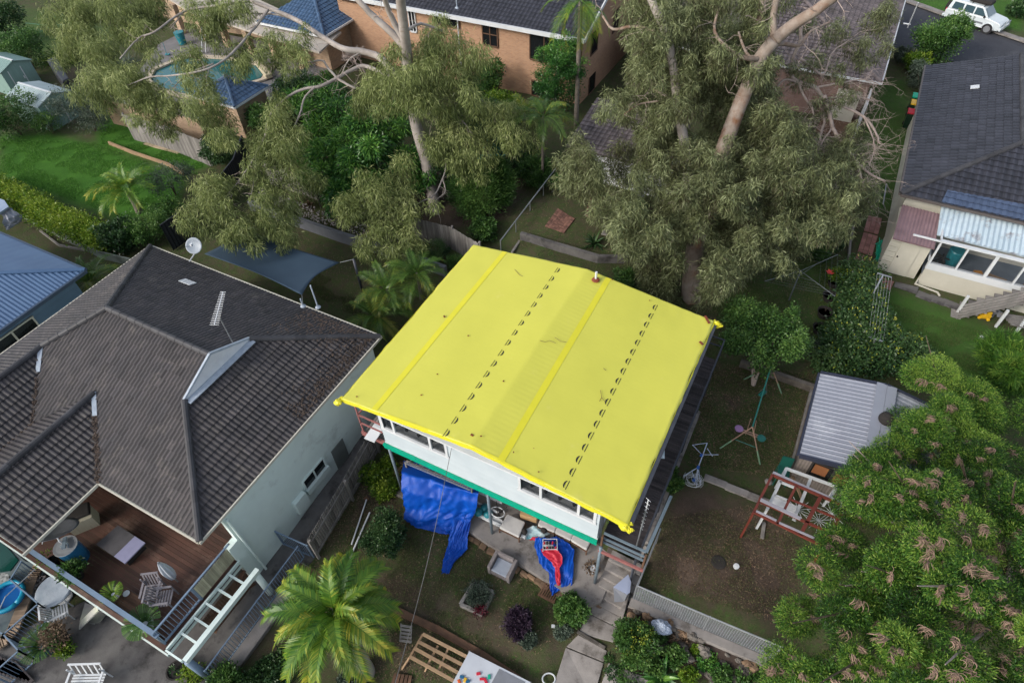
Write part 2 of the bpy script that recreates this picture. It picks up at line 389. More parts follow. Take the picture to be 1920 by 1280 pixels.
def twigs(mb, pts, n, L, r, rr, down=.3, depth=2, spread=1.):
    for _ in range(n):
        i = rr.randrange(len(pts)//3, len(pts)); p = Vector(pts[i]); d = Vector((rr.gauss(0,spread), rr.gauss(0,spread), rr.gauss(-down,.5))).normalized(); l = L*rr.uniform(.4, 1)
        q = [p]
        for k in range(4): q.append(q[-1]+d*l/4); d = (d+Vector((rr.gauss(0,.3), rr.gauss(0,.3), rr.gauss(0,.25)))).normalized()
        mb.tube(q, [r*(1-.8*k/4) for k in range(5)], 4, .5, 0, False)
        if depth > 1: twigs(mb, q, 3, L*.5, r*.5, rr, down, depth-1, spread)

# ================================================================ palette
M_bark2 = mat('shrub_bark', (.12,.09,.06), (.07,.05,.035), 9, .9)
M_palmtrunk = mat('palm_trunk', (.22,.19,.16), (.13,.11,.09), 4, .9, .4, 30)
M_board = mat('pale_weatherboard', (.46,.52,.55), (.41,.47,.505), 1.2, .55, tint=.10)
M_white = mat('white_paint', (.62,.64,.655), (.54,.57,.59), 1.5, .5, tint=.08)
M_tarp = mat('yellow_tarpaulin', (.585,.57,.082), (.53,.52,.072), .30, .42, .35, 2.2, spec=.45, c3=(.60,.57,.13), c3amt=.0, c3scale=.8)
M_tape = mat('yellow_tape', (.66,.61,.035), (.62,.58,.03), 2, .35)
M_black = mat('black_print', (.015,.015,.015), (.02,.02,.02), 2, .6)
M_green = mat('teal_green_trim', (.0,.36,.22), (.0,.31,.19), 2, .45, tint=.1)
M_steel = mat('grey_blue_steel', (.16,.21,.25), (.12,.16,.19), 3, .45, c3=(.12,.08,.06), c3amt=.0)
M_grey = mat('weathered_grey_timber', (.25,.235,.22), (.15,.14,.13), 2.5, .85, .4, 30, tint=.35, stretch=(1,1,.3))
M_darkdeck = mat('dark_deck_board', (.055,.045,.045), (.035,.03,.032), 2.5, .7, .3, 20, tint=.5, c3=(.10,.085,.075), c3amt=.2)
M_darksteel = mat('dark_steel', (.05,.055,.07), (.035,.04,.05), 3, .4)
M_conc = mat('concrete', (.27,.25,.235), (.18,.165,.155), 1.6, .9, .4, 30, tint=.15, c3=(.085,.075,.065), c3amt=.35, c3scale=1.6)
M_conc2 = mat('dark_concrete', (.14,.135,.13), (.085,.08,.08), 1.4, .9, .4, 25, c3=(.04,.038,.036), c3amt=.4, c3scale=1.2)
M_sand = mat('sandstone', (.21,.135,.08), (.13,.085,.055), 2.5, .9, .6, 14, tint=.4)
M_stone = mat('grey_rock', (.15,.135,.12), (.08,.07,.06), 2.5, .95, .7, 12, tint=.45)
M_blue = mat('blue_tarpaulin', (.0,.075,.44), (.0,.05,.34), 1.2, .5, .5, 5, spec=.35)
M_red = mat('red_sheet', (.52,.02,.045), (.42,.015,.035), 2, .5, .4, 7)
M_cream = mat('cream_wall', (.55,.53,.45), (.47,.45,.38), .8, .8, tint=.1)
M_alu = mat('aluminium', (.42,.44,.46), (.33,.35,.37), 4, .35, metal=.6)
M_glass = glassmat('window_glass')
M_glassd = glassmat('dark_window_glass', (.012,.015,.018), .75)
M_dark = mat('dark_interior', (.02,.018,.017), (.03,.026,.024), 2, .9)
M_pink = mat('pink_steel_paint', (.30,.12,.11), (.25,.10,.095), 3, .6)
M_brown = mat('brown_timber', (.14,.075,.045), (.09,.05,.03), 3, .8, .3, 20, tint=.3)
M_tan = mat('raw_timber', (.36,.24,.14), (.27,.18,.11), 3, .8, .3, 20, tint=.25)
M_rust = mat('rust_brown_steel', (.16,.035,.022), (.12,.028,.02), 3, .55)
M_plasticw = mat('white_plastic', (.66,.68,.7), (.58,.6,.63), 3, .4)
M_greyplastic = mat('grey_plastic', (.2,.21,.24), (.17,.18,.2), 3, .4)
M_blueplastic = mat('blue_plastic', (.02,.12,.24), (.015,.09,.19), 3, .3)
M_tealp = mat('teal_plastic', (.02,.22,.26), (.02,.18,.22), 3, .35)
M_yellow = mat('yellow_plastic', (.7,.42,.02), (.6,.36,.02), 3, .4)
M_orange = mat('orange_flower', (.55,.10,.02), (.45,.07,.015), 3, .6)
M_terra = mat('terracotta', (.30,.12,.06), (.24,.10,.05), 3, .8)
M_soil = mat('soil', (.035,.025,.02), (.05,.035,.028), 6, .95, .6, 20)
# foliage
LM = dict(
 gum=leafmat('gum_leaf', [(.075,.095,.034),(.16,.205,.066),(.26,.315,.11),(.43,.47,.20)], .45, .38),
 gum2=leafmat('gum_leaf_olive', [(.075,.065,.036),(.13,.148,.066),(.20,.235,.105),(.35,.39,.20)], .45, .38),
 mango=leafmat('glossy_green_leaf', [(.015,.055,.014),(.035,.12,.026),(.065,.19,.036),(.17,.34,.06)], .3, .2),
 dark=leafmat('dark_green_leaf', [(.012,.032,.014),(.024,.065,.022),(.045,.10,.032),(.085,.15,.05)], .35, .2),
 mid=leafmat('mid_green_leaf', [(.022,.055,.015),(.045,.11,.026),(.075,.17,.038),(.15,.26,.06)], .4, .3),
 light=leafmat('lime_green_leaf', [(.02,.055,.008),(.065,.14,.015),(.13,.24,.02),(.30,.38,.05)], .4, .35),
 feather=leafmat('feathery_green_leaf', [(.010,.038,.008),(.042,.125,.020),(.115,.26,.035),(.30,.43,.07)], .45, .4),
 grey=leafmat('grey_green_leaf', [(.03,.045,.035),(.06,.085,.06),(.10,.14,.10),(.17,.21,.16)], .5, .25),
 purple=leafmat('purple_leaf', [(.012,.008,.016),(.025,.015,.03),(.045,.028,.05),(.08,.05,.08)], .4, .2),
 palm=leafmat('palm_leaf', [(.02,.055,.012),(.05,.12,.02),(.10,.19,.03),(.30,.30,.04)], .35, .3),
 palmy=leafmat('yellowing_palm_leaf', [(.025,.08,.012),(.065,.17,.02),(.17,.28,.03),(.45,.40,.05)], .35, .3),
 red=leafmat('red_leaf', [(.04,.004,.01),(.10,.008,.02),(.2,.015,.04),(.3,.03,.06)], .4, .2),
 dry=leafmat('dry_brown_leaf', [(.05,.03,.02),(.10,.065,.04),(.16,.11,.07),(.24,.17,.11)], .7, .1),
 flame=leafmat('orange_petal', [(.35,.05,.01),(.5,.10,.02),(.6,.16,.03),(.7,.25,.06)], .5, .2),
 yfl=leafmat('yellow_green_tip', [(.16,.22,.02),(.26,.32,.03),(.38,.42,.05),(.5,.5,.1)], .5, .3),
)
M_gumbark = mat('pale_gum_bark', (.40,.36,.33), (.27,.235,.21), 1.6, .8, .35, 14, c3=(.17,.11,.075), c3amt=.2, c3scale=1.1)
M_gumbark2 = mat('brown_grey_gum_bark', (.33,.28,.24), (.20,.145,.11), 1.8, .85, .4, 14, c3=(.19,.085,.04), c3amt=.4, c3scale=.8)
M_dead = mat('dead_branch', (.40,.33,.29), (.29,.23,.20), 5, .9)

# ================================================================ ground
def inpoly(X, Y, poly):
    r = np.zeros(X.shape, bool); n = len(poly)
    for i in range(n):
        x0, y0 = poly[i][:2]; x1, y1 = poly[(i+1) % n][:2]
        if y0 == y1: continue
        c = ((Y < y0) != (Y < y1)) & (X < (x1-x0)*(Y-y0)/(y1-y0)+x0); r ^= c
    return r
def soft(X, Y, pix_poly, blur):
    poly = [G(*p) for p in pix_poly]; a = np.zeros(X.shape)
    for k in range(12):
        t = k*2.4; rr = blur*math.sqrt((k+.5)/12); a += inpoly(X+math.cos(t)*rr, Y+math.sin(t)*rr, poly)
    return a/12
def ground():
    xs = np.concatenate([[-900,-300,-110,-80,-65], np.arange(-55, 55, .28), [65,80,110,300,900]])
    ys = np.concatenate([[-300,-60,-25,-12], np.arange(-6, 85, .28), [92,110,150,300,1200]])
    X, Y = np.meshgrid(xs, ys); Zt = np.empty(X.shape)
    for i in range(len(ys)): Zt[i] = gz(X[i], Y[i])
    V = np.stack([X, Y, Zt], -1).reshape(-1, 3); ny, nx = X.shape
    i = np.arange(ny-1)[:, None]*nx+np.arange(nx-1)[None]; i = i.ravel(); Fq = np.stack([i, i+1, i+nx+1, i+nx], 1)
    me = bpy.data.meshes.new('ground'); me.vertices.add(len(V)); me.vertices.foreach_set('co', V.ravel().astype(np.float32))
    me.loops.add(Fq.size); me.loops.foreach_set('vertex_index', Fq.ravel().astype(np.int32)); me.polygons.add(len(Fq))
    me.polygons.foreach_set('loop_start', np.arange(0, Fq.size, 4, dtype=np.int32)); me.polygons.foreach_set('loop_total', np.full(len(Fq), 4, dtype=np.int32))
    me.polygons.foreach_set('use_smooth', np.ones(len(Fq), bool)); me.update(calc_edges=True)
    dirt = np.zeros(X.shape); lush = np.zeros(X.shape)
    for poly, amt in DIRT: dirt = np.maximum(dirt, amt*soft(X, Y, poly, .9))
    for poly, amt in LUSH: lush = np.maximum(lush, amt*soft(X, Y, poly, .5))
    for nme, arr in (('dirt', dirt), ('lush', lush)):
        a = me.attributes.new(nme, 'FLOAT', 'POINT'); a.data.foreach_set('value', arr.ravel().astype(np.float32))
    m = bpy.data.materials.new('grass_and_dirt'); m.use_nodes = True; n = m.node_tree.nodes; l = m.node_tree.links; b = n["Principled BSDF"]
    b.inputs['Roughness'].default_value = .95; b.inputs['Specular IOR Level'].default_value = .15
    tc = n.new("ShaderNodeTexCoord")
    def N(sc, d=8, r=.65, off=0):
        t = n.new("ShaderNodeTexNoise"); t.inputs['Scale'].default_value = sc; t.inputs['Detail'].default_value = d; t.inputs['Roughness'].default_value = r
        mp = n.new("ShaderNodeMapping"); mp.inputs['Location'].default_value = (off, off*1.7, 0); l.new(tc.outputs['Object'], mp.inputs[0]); l.new(mp.outputs[0], t.inputs['Vector']); return t.outputs['Fac']
    def MR(v, a, c, d=0, e=1):
        r = n.new("ShaderNodeMapRange"); r.inputs[1].default_value = a; r.inputs[2].default_value = c; r.inputs[3].default_value = d; r.inputs[4].default_value = e; l.new(v, r.inputs[0]); return r.outputs[0]
    def MX(f, a, c):
        x = n.new("ShaderNodeMix"); x.data_type = 'RGBA'; l.new(f, x.inputs[0])
        for k, q in ((6, a), (7, c)):
            if isinstance(q, tuple): x.inputs[k].default_value = (*q, 1)
            else: l.new(q, x.inputs[k])
        return x.outputs[2]
    def MA(op, a, c):
        x = n.new("ShaderNodeMath"); x.operation = op
        for k, q in ((0, a), (1, c)):
            if isinstance(q, float): x.inputs[k].default_value = q
            else: l.new(q, x.inputs[k])
        return x.outputs[0]
    gr = MX(MR(N(.45), .35, .65), (.038,.058,.020), (.058,.082,.026)); gr = MX(MR(N(14, 4, .8, 3), .45, .7), gr, (.095,.105,.048))
    lu = MX(MR(N(.6, 8, .6, 5), .35, .65), (.045,.135,.016), (.075,.20,.024)); lu = MX(MR(N(16, 4, .8, 7), .4, .75), lu, (.02,.07,.012))
    di = MX(MR(N(1.1, 10, .7, 9), .35, .65), (.062,.045,.036), (.105,.078,.060)); di = MX(MR(N(40, 3, .7, 2), .58, .72), di, (.22,.17,.13))
    al = n.new("ShaderNodeAttribute"); al.attribute_name = 'lush'; ad = n.new("ShaderNodeAttribute"); ad.attribute_name = 'dirt'
    gr = MX(MR(N(2.2, 12, .85, 21), .45, .56, 0, .75), gr, (.088,.068,.048)); gr = MX(MR(N(4, 9, .85, 31), .53, .63, 0, .85), gr, (.055,.125,.024)); c = MX(al.outputs['Fac'], gr, lu)
    f = MR(MA('ADD', MA('MULTIPLY', ad.outputs['Fac'], 1.0), MA('MULTIPLY', N(.8, 12, .75, 11), .9)), .82, 1.05)
    c = MX(f, c, di); l.new(c, b.inputs['Base Color'])
    bp = n.new("ShaderNodeBump"); bp.inputs['Strength'].default_value = .9; bp.inputs['Distance'].default_value = .05; l.new(N(30, 6, .85, 1), bp.inputs['Height']); l.new(bp.outputs[0], b.inputs['Normal'])
    me.materials.append(m); o = bpy.data.objects.new('ground', me); COL.objects.link(o); o['kind'] = 'structure'; o['_w'] = (0,0,0)
DIRT = [([(1290,880),(1480,960),(1530,1050),(1480,1230),(1190,1090),(1230,950)], .60), ([(1290,1010),(1440,1060),(1500,1110),(1480,1200),(1300,1130),(1240,1060)], .85), ([(1330,720),(1420,650),(1520,700),(1480,880),(1290,870)], .25), ([(1330,720),(1400,690),(1430,760),(1340,800)], .5),
 ([(690,860),(760,900),(800,990),(700,1000),(600,1010)], .5), ([(870,990),(1110,1100),(1090,1150),(870,1080)], .5), ([(640,1000),(1100,1180),(1050,1280),(500,1280)], .50),
 ([(720,1180),(1000,1280),(600,1280)], .45), ([(560,1080),(700,1180),(480,1280),(420,1230)], .5), ([(1180,1120),(1480,1240),(1500,1280),(1120,1280)], .6),
 ([(560,480),(700,560),(680,600),(520,520)], .45), ([(0,60),(350,60),(350,270),(0,270)], .25), ([(980,350),(1060,300),(1200,440),(1000,470)], .35), ([(1030,340),(1600,300),(1500,480),(1200,520)], .3),
 ([(0,370),(240,470),(140,520),(0,440)], .35), ([(420,300),(1050,250),(960,420),(850,440),(560,370)], .6), ([(60,120),(260,120),(300,230),(100,240)], .5), ([(1540,430),(1620,350),(1590,480)], .25),
 ([(1210,610),(1340,640),(1320,820),(1270,870)], .3)]
LUSH = [([(0,250),(100,250),(180,270),(350,330),(330,400),(230,415),(0,335)], 1.), ([(190,215),(260,235),(400,290),(380,320),(180,275)], 1.3), ([(0,0),(150,0),(150,130),(0,130)], .45),
 ([(1650,530),(1920,640),(1920,760),(1760,700),(1640,640)], .65), ([(1640,150),(1700,150),(1720,380),(1600,420)], .5), ([(1330,560),(1560,470),(1570,640),(1400,650)], .3), ([(1340,740),(1500,720),(1470,880),(1300,870)], .2), ([(1640,0),(1920,0),(1920,60),(1700,20)], .8)]
ground()
def sheet(name, pix_poly, m, off=.004, res=.5, kind='structure', label=None, cat=None, thick=.0):
    """ground-hugging sheet from a pixel polygon"""
    poly = [G(*p) for p in pix_poly]; mb = MB()
    x0 = min(p.x for p in poly); x1 = max(p.x for p in poly); y0 = min(p.y for p in poly); y1 = max(p.y for p in poly)
    q = [(p.x, p.y) for p in poly]; i = x0
    while i < x1:
        cx = _clip(_clip(q, 0, i, 1), 0, i+res, -1); j = y0
        if len(cx) > 2:
            while j < y1:
                c = _clip(_clip(cx, 1, j, 1), 1, j+res, -1)
                if len(c) > 2: mb.add([(a, b, g(a, b)+off) for a, b in c], [tuple(range(len(c)))])
                j += res
        i += res
    o = mb.build(name, m)
    if thick: md = o.modifiers.new('s', 'SOLIDIFY'); md.thickness = thick; md.offset = -1
    return tag(o, label, cat, kind=kind) if kind or label else o
M_road = mat('asphalt', (.052,.055,.066), (.040,.042,.052), .8, .9, .5, 60, c3=(.075,.078,.09), c3amt=.15)
sheet('road', [(1640,-25),(1700,6),(1760,28),(1800,43),(1920,82),(2100,140),(2100,240),(1800,118),(1700,100),(1600,60)], M_road, .012, 1.0)
sheet('kerb', [(1640,-29),(1700,2),(1760,24),(1920,78),(2100,134),(2100,140),(1920,84),(1760,30),(1700,8),(1640,-23)], M_conc, .10, 1.0, thick=.12)
sheet('patio_paving', [(0,1200),(150,1130),(300,1080),(470,1040),(560,1075),(480,1200),(390,1280),(300,1340),(0,1340)], M_conc2, .02, .5)
sheet('side_path', [(470,1075),(500,1150),(592,1045),(660,935),(715,835),(690,790),(620,890)], M_conc2, .028, .5)
M_soot = mat('pool_water', (.02,.10,.10), (.015,.08,.085), .8, .05, .12, 2, spec=.6)
# ================================================================ tarp covered house
def yroof(x): return 5.82 + .6*(1-abs(x+6.5)/5.1)
def yellow_house():
    R = root('tarp_covered_house', (-6.4, 13.3, g(-6.4, 13.3)), 'white weatherboard house on posts with a bright yellow tarp over its roof', 'house')
    # tarp surface
    tp = MB(); rows = []; ny = 190; nx = 110
    def dz(x, y):
        e = min(1, abs(x+6.5)/5.1); w = math.sin(y*2*math.pi/.19)*(.0004+.0022*max(0, 1-abs(x+5.9)/.6))
        return w + nz((x*.5, y*.35, 1))*.03 + nz((x*1.6, y*1.1, 4))*.006 + (.5-abs(nz((x*2.2+y*.4, y*.9, 8))))*.022*max(0, 1-min(y-8.7, 17.9-y, x+11.7, -1.3-x)/1.1)
    for i in range(ny+1):
        y = 8.78+(17.82-8.78)*i/ny; r = []
        for j in range(nx+1):
            x = -11.62+(10.24)*j/nx
            if j in (0, nx): x += nz((x, y*2, 9))*.05
            yy = y+(nz((x*2, 7, y))*.02 if i in (0, ny) else 0)
            r.append((x, yy, yroof(x)+dz(x, y)))
        rows.append(r)
    tp.grid(rows)
    tp.build('tarp', M_tarp, R, smooth=True, thick=.004)
    # folded front and side drapes
    fd = MB(); r0 = []; r1 = []; r2 = []
    for j in range(nx+1):
        x = -11.62+10.24*j/nx; z = yroof(x)+.012; k = nz((x*1.7, 3, 0))*.03+nz((x*5, 1, 0))*.012
        r0.append((x, 8.84+k*.8, z)); r1.append((x, 8.765+k*.2, z-.01)); r2.append((x, 8.75+k*.6, z-.15+k*1.1))
    fd.grid([r2, r1, r0])
    for sx, x0 in ((-1, -11.62), (1, -1.38)):
        a = []; b = []
        for i in range(0, ny+1, 2):
            y = 8.78+9.04*i/ny; k = nz((y*2, x0, 0))*.035; a.append((x0, y, yroof(x0)+.01)); b.append((x0+sx*(.04+k*.5), y, yroof(x0)-(.12 if sx < 0 else .05)+k))
        fd.grid([a, b])
    fd.build('tarp_edge', M_tape, R, thick=.006)
    for (x, y) in ((-11.65, 8.75), (-1.36, 8.82), (-1.30, 17.85)):
        bc = MB()
        for k in range(9):
            c = Vector((x+rnd.uniform(-.14,.14), y+rnd.uniform(-.10,.10), yroof(x)-.06+rnd.uniform(-.13,.03))); q = []; s0, s1, s2 = rnd.uniform(.05,.15), rnd.uniform(.04,.11), rnd.uniform(.04,.12)
            for i in range(7):
                q.append([(c.x+math.sin(i*.52)*s0*math.cos(t*.63)+rnd.uniform(-.03,.03), c.y+math.sin(i*.52)*s1*math.sin(t*.63)+rnd.uniform(-.02,.02), c.z+math.cos(i*.52)*s2+rnd.uniform(-.02,.02)) for t in range(11)])
            bc.grid(q)
        bc.build('bunched_tarp_corner', M_tape, R)
    # taped seams
    for pa, pb in (((947,472),(705,765)), ((1142,520),(948,848))):
        s = MB(); a = P(*pa, yroof(P(*pa,6).x)); b = P(*pb, yroof(P(*pb,6).x)); A = []; B = []
        for i in range(60):
            y = 8.8+9.0*i/59; t = (y-b.y)/(a.y-b.y); x = b.x+(a.x-b.x)*t; A.append((x-.11, y, yroof(x-.11)+dz(x-.11,y)+.012)); B.append((x+.11, y, yroof(x+.11)+dz(x+.11,y)+.012))
        s.grid([A, B]); s.build('taped_seam', M_tape, R, smooth=True)
    # printed marks: crescent and dash, repeated along two lines
    pm = MB()
    for pa, pb, n, sg in (((1053,492),(835,812),17,1), ((1238,562),(1064,910),18,-1)):
        a = P(*pa, yroof(P(*pa,6).x)); b = P(*pb, yroof(P(*pb,6).x))
        for i in range(n+1):
            t = i/n; x = b.x+(a.x-b.x)*t; y = b.y+(a.y-b.y)*t
            if y > 17.75: continue
            def q(u, v): X = x+u*sg; return (X, y+v, yroof(X)+dz(X, y+v)+.012)
            pm.add([q(-.008,-.16), q(.012,-.16), q(.012,.16), q(-.008,.16)], [(0,1,2,3)])
            for k in range(8):
                t0 = -1.35+2.7*k/8; t1 = -1.35+2.7*(k+1)/8; w0 = .042*math.cos(t0*.95)+.010; w1 = .042*math.cos(t1*.95)+.010
                f = lambda tt, ww: q(.045+math.cos(tt)*(.085-ww), math.sin(tt)*(.135-ww))
                pm.add([f(t0,0), f(t1,0), f(t1,w1), f(t0,w0)], [(0,1,2,3)])
    pm.build('printed_marks', M_black, R)
    # bits of debris on the tarp
    Mdb = mat('rust_debris', (.20,.05,.02), (.12,.04,.02), 9, .9)
    for px, py, s in ((885,815,.07),(902,817,.04),(963,847,.035),(1010,884,.035),(820,701,.035),(790,740,.04),(669,743,.04),(944,714,.04),(878,629,.04),(833,593,.07),(1148,524,.035),(1218,563,.03),(1001,840,.02)):
        db = MB(); p = P(px, py, yroof(P(px,py,6).x)+.05); db.cbox(p, s*1.4, s*.9, .02, rnd.uniform(0,3)); db.build('debris', Mdb, R)
    for px, py, qx, qy in ((1322,592,1330,606),(1312,640,1318,646)):
        db = MB(); p = P(px,py,5.9); q = P(qx,qy,5.9); db.beam(p, q, .09, .02); db.build('rusty_strip', Mdb, R)
    for pts in ([(1012,638),(1022,641),(1030,638),(1042,643)], [(1126,731),(1128,745),(1134,752)], [(1128,745),(1124,752)], [(1131,690),(1136,694)], [(1040,632),(1052,640),(1062,641)], [(965,505),(974,515),(980,518)]):
        ln = MB(); ln.tube([P(a, b, yroof(P(a,b,6).x)+.04) for a, b in pts], .008, 4); ln.build('fallen_twig', M_brown, R)
    vp = MB(); p = P(1117, 524, 6.42); vp.tube([p, p+Vector((0,0,.38))], .045, 10); vp.build('vent_pipe', M_white, R)
    vf = MB(); vf.lathe(p+Vector((0,0,-.02)), [(.16,0),(.13,.05),(.06,.08)], 12); vf.build('rusty_flashing', mat('rusty_flashing', (.22,.05,.02), (.14,.04,.02), 8, .8), R)
    # right hand gutter
    gt = MB(); gt.beam((-1.30, 8.95, 5.78), (-1.30, 17.7, 5.72), .12, .10); gt.build('gutter', M_darksteel, R)
    fb = MB(); fb.box(-11.5, -1.45, 8.85, 17.7, 5.66, 5.74); fb.build('eave_lining', M_white, R)
    # front wall of weatherboards with two window openings
    wl = MB(); X0, X1, YF = -10.52, -2.28, 9.14
    wins = [(-10.36, -7.82, 4.50, 5.62), (-4.98, -2.48, 4.50, 5.62)]
    z = 3.5
    while z < 6.3:
        z1 = z+.15; lo, hi = X0, X1
        if z1 > 5.75:
            d = (z1-5.7)/.6*5.1; lo = max(lo, -11.6+d); hi = min(hi, -1.4-d)
        if hi-lo > .3:
            segs = [(lo, hi)]
            for wx0, wx1, wz0, wz1 in wins:
                if z1 > wz0 and z < wz1:
                    ns = []
                    for a, b in segs:
                        if wx1 <= a or wx0 >= b: ns.append((a, b)); continue
                        if a < wx0: ns.append((a, wx0))
                        if b > wx1: ns.append((wx1, b))
                    segs = ns
            for a, b in segs:
                wl.add([(a,YF-.032,z),(b,YF-.032,z),(b,YF,z1),(a,YF,z1),(a,YF+.1,z),(b,YF+.1,z),(b,YF+.1,z1),(a,YF+.1,z1)], [(0,1,2,3),(7,6,5,4),(4,5,1,0),(0,3,7,4),(1,5,6,2)], .5+rnd.gauss(0,.08))
        z = z1
    wl.build('weatherboard_wall', M_board, R)
    sw = MB()
    for x in (X0, X1-.1): sw.box(x, x+.1, YF+.12, 17.3, 3.4, 5.68)
    sw.box(X0, X1, 17.2, 17.3, 3.4, 5.68); sw.build('side_wall', M_white, R)
    fl = MB(); fl.box(X0, X1, YF+.02, 17.3, 3.2, 3.36); fl.build('floor', mat('interior_floor', (.30,.29,.28), (.24,.23,.22), 2, .6), R)
    cb = MB(); cb.box(X0-.03, X1+.03, YF-.03, YF+.1, 3.36, 3.50); cb.build('bottom_board', M_white, R)
    for wx0, wx1, wz0, wz1, cuts, blind in ((*wins[0], (-9.92, -8.42), 1), (*wins[1], (-4.28, -2.98), 0)):
        fr = MB(); t = .09
        fr.box(wx0-.12, wx1+.12, YF-.06, YF+.06, wz0-.12, wz0); fr.box(wx0-.10, wx0, YF-.05, YF+.07, wz0, wz1+.05); fr.box(wx1, wx1+.10, YF-.05, YF+.07, wz0, wz1+.05)
        for c in cuts: fr.box(c-.045, c+.045, YF-.045, YF+.05, wz0+.003, wz1+.05)
        wf = fr.build('window_frame', M_white, R)
        pn = MB()
        pn.box(wx0+.003, wx1-.003, YF+.015, YF+.022, wz0, wz1+.04); pn.build('pane', M_glass, wf)
        it = MB(); it.box(wx0-.1, wx1+.1, YF+.12, YF+.55, wz0-.12, wz0-.07); it.build('inner_sill', M_white, wf)
        if blind:
            bl = MB(); bl.box(wx0, cuts[1]-.05, YF+.30, YF+.32, wz0+.15, wz1+.1); bl.build('blind', mat('pale_blind', (.42,.47,.46), (.38,.43,.42), 2, .8), wf)
        for k in range(4):
            it = MB(); x = wx0+.25+k*.5; it.lathe((x, YF+.25, wz0-.07), [(.05,0),(.06,.08),(.03,.14),(.035,.2)], 10); it.build('ornament', M_dark, wf)
    gb = MB()
    for k in range(4): gb.box(X0-.06, X1+.04, YF-.10-.012*k, YF-.045, 3.16+k*.075, 3.16+k*.075+.066)
    gb.build('green_trim_board', M_green, R)
    # steel posts
    for x in (-10.35, -6.25, -2.08):
        pt = MB(); z0 = g(x, 9.0)+.1; z0 = min(z0, .3); pt.tube([(x,9.04,z0),(x,9.04,3.2)], .055, 14); pt.build('post', M_steel, R, smooth=True)
        bp = MB(); bp.box(x-.22, x+.22, 8.82, 9.25, z0-.25, z0+.06+.02*(x < -7)); bp.build('post_footing', M_conc, R, bevel=.02)
    # under-house back wall, joists
    lw = MB()
    for k in range(14): lw.box(-8.2, -2.4, 11.4-.012*(k % 2), 11.55, .3+k*.2, .3+k*.2+.192, .5+rnd.gauss(0,.1))
    lw.build('lower_wall', M_white, R)
    jo = MB()
    for k in range(14): jo.box(-10.4+k*.62, -10.35+k*.62, 9.25, 17.2, 3.02, 3.19)
    jo.build('floor_joists', M_brown, R)
    lp = MB()
    for k in range(3): lp.box(-7.75, -6.35+k*.0, 9.75+k*.28, 9.80+k*.28, .45+k*.35, .6+k*.35)
    lp.box(-7.75, -5.0, 9.42, 9.62, .34, .46); lp.box(-7.75, -5.0, 9.32, 9.40, .42, .55)
    lp.build('low_white_rail', M_white, R)
    # verandah on the right
    vd = MB(); y = 9.35
    while y < 18.6:
        vd.box(-2.2, -.92, y, y+.088, 2.93, 2.98, min(1, max(0, .5+rnd.gauss(0,.3)))); y += .096
    vd.build('verandah_boards', M_darkdeck, R)
    vb = MB(); vb.box(-2.2,-2.12,9.35,18.6,2.75,2.925); vb.box(-1.0,-.93,9.35,18.6,2.75,2.925)
    for y in (9.5, 12.3, 15.2, 18.3): vb.tube([(-.97,y,.6),(-.97,y,2.8)], .05, 8)
    vb.build('verandah_frame', M_darksteel, R)
    rl = MB()
    for z in (3.86, 3.45): rl.beam((-.88,9.4,z), (-.88,19.0,z), .05, .04)
    rl.beam((-.88,19.0,3.86), (-2.3,19.0,3.86), .05, .04); rl.beam((-.88,19.0,3.45), (-2.3,19.0,3.45), .04, .04)
    for y in (9.4, 11, 12.6, 14.2, 15.8, 17.4, 19.0): rl.beam((-.88,y,2.9), (-.88,y,3.86), .05)
    rl.build('verandah_railing', M_darksteel, R)
    # front corner landing of the verandah
    lf = MB()
    for z, w in ((3.86,.07),(3.5,.06),(3.22,.06)): lf.beam((-2.1,9.22,z), (-.7,9.22,z), w, .05)
    lf.beam((-.7,9.22,3.86), (-.62,11.4,3.86), .1, .08)
    lf.build('landing_rail', M_steel, R)
    lg = MB(); lg.box(-2.15,-.62,9.0,9.06,2.86,2.99); lg.build('pink_edge_beam', M_pink, R)
    for x in (-2.1, -.68): lg = MB(); lg.box(x-.03, x+.03, 9.07, 9.16, 2.9, 3.85); lg.build('landing_post', M_brown, R)
    # left hand scaffold platform under the eave
    sc = MB()
    for x0_, x1_, y_, z_ in ((-11.6,-10.62,9.2,4.4),(-11.6,-10.62,9.2,3.9)): sc.beam((x0_,y_,z_), (x1_,y_,z_), .05)
    for x, y in ((-11.6,9.2),(-11.6,10.6)): sc.beam((x,y,3.2), (x,y,5.5), .05)
    sc.beam((-11.6,9.2,5.3),(-10.62,9.2,5.3),.06); sc.beam((-11.6,9.2,4.4),(-11.6,10.6,4.4),.05); sc.box(-11.65,-10.6,9.12,9.18,3.18,3.4)
    sc.build('balcony_frame', M_pink, R)
    sc = MB()
    for k in range(9): sc.box(-11.58+k*.11, -11.49+k*.11, 9.2, 11.5, 3.3, 3.34, rnd.random())
    sc.build('balcony_boards', M_grey, R)
    sf = MB(); sf.box(-2.24,-2.18,9.2,9.26,3.0,5.6); sf.build('downpipe', M_darksteel, R)
    fo = MB(); a = [P(1246,808,3.9), P(1246,860,3.3), P(1226,858,3.3)]; fo.prism(a, .02); fo.build('foil_sheet', mat('silver_foil', (.45,.52,.55), (.3,.38,.42), 9, .25, .5, 20, metal=.5), R)
yellow_house()
b = MB(); b.prism([P(843,702+97,4.0) if 0 else P(704,792,3.65), P(722,799,3.65), P(702,830,3.5), P(683,822,3.5)], .03)
tag(b.build('white_board', M_white), 'pale sheet of board lying over the pink balcony frame beside the tarp house', 'board')
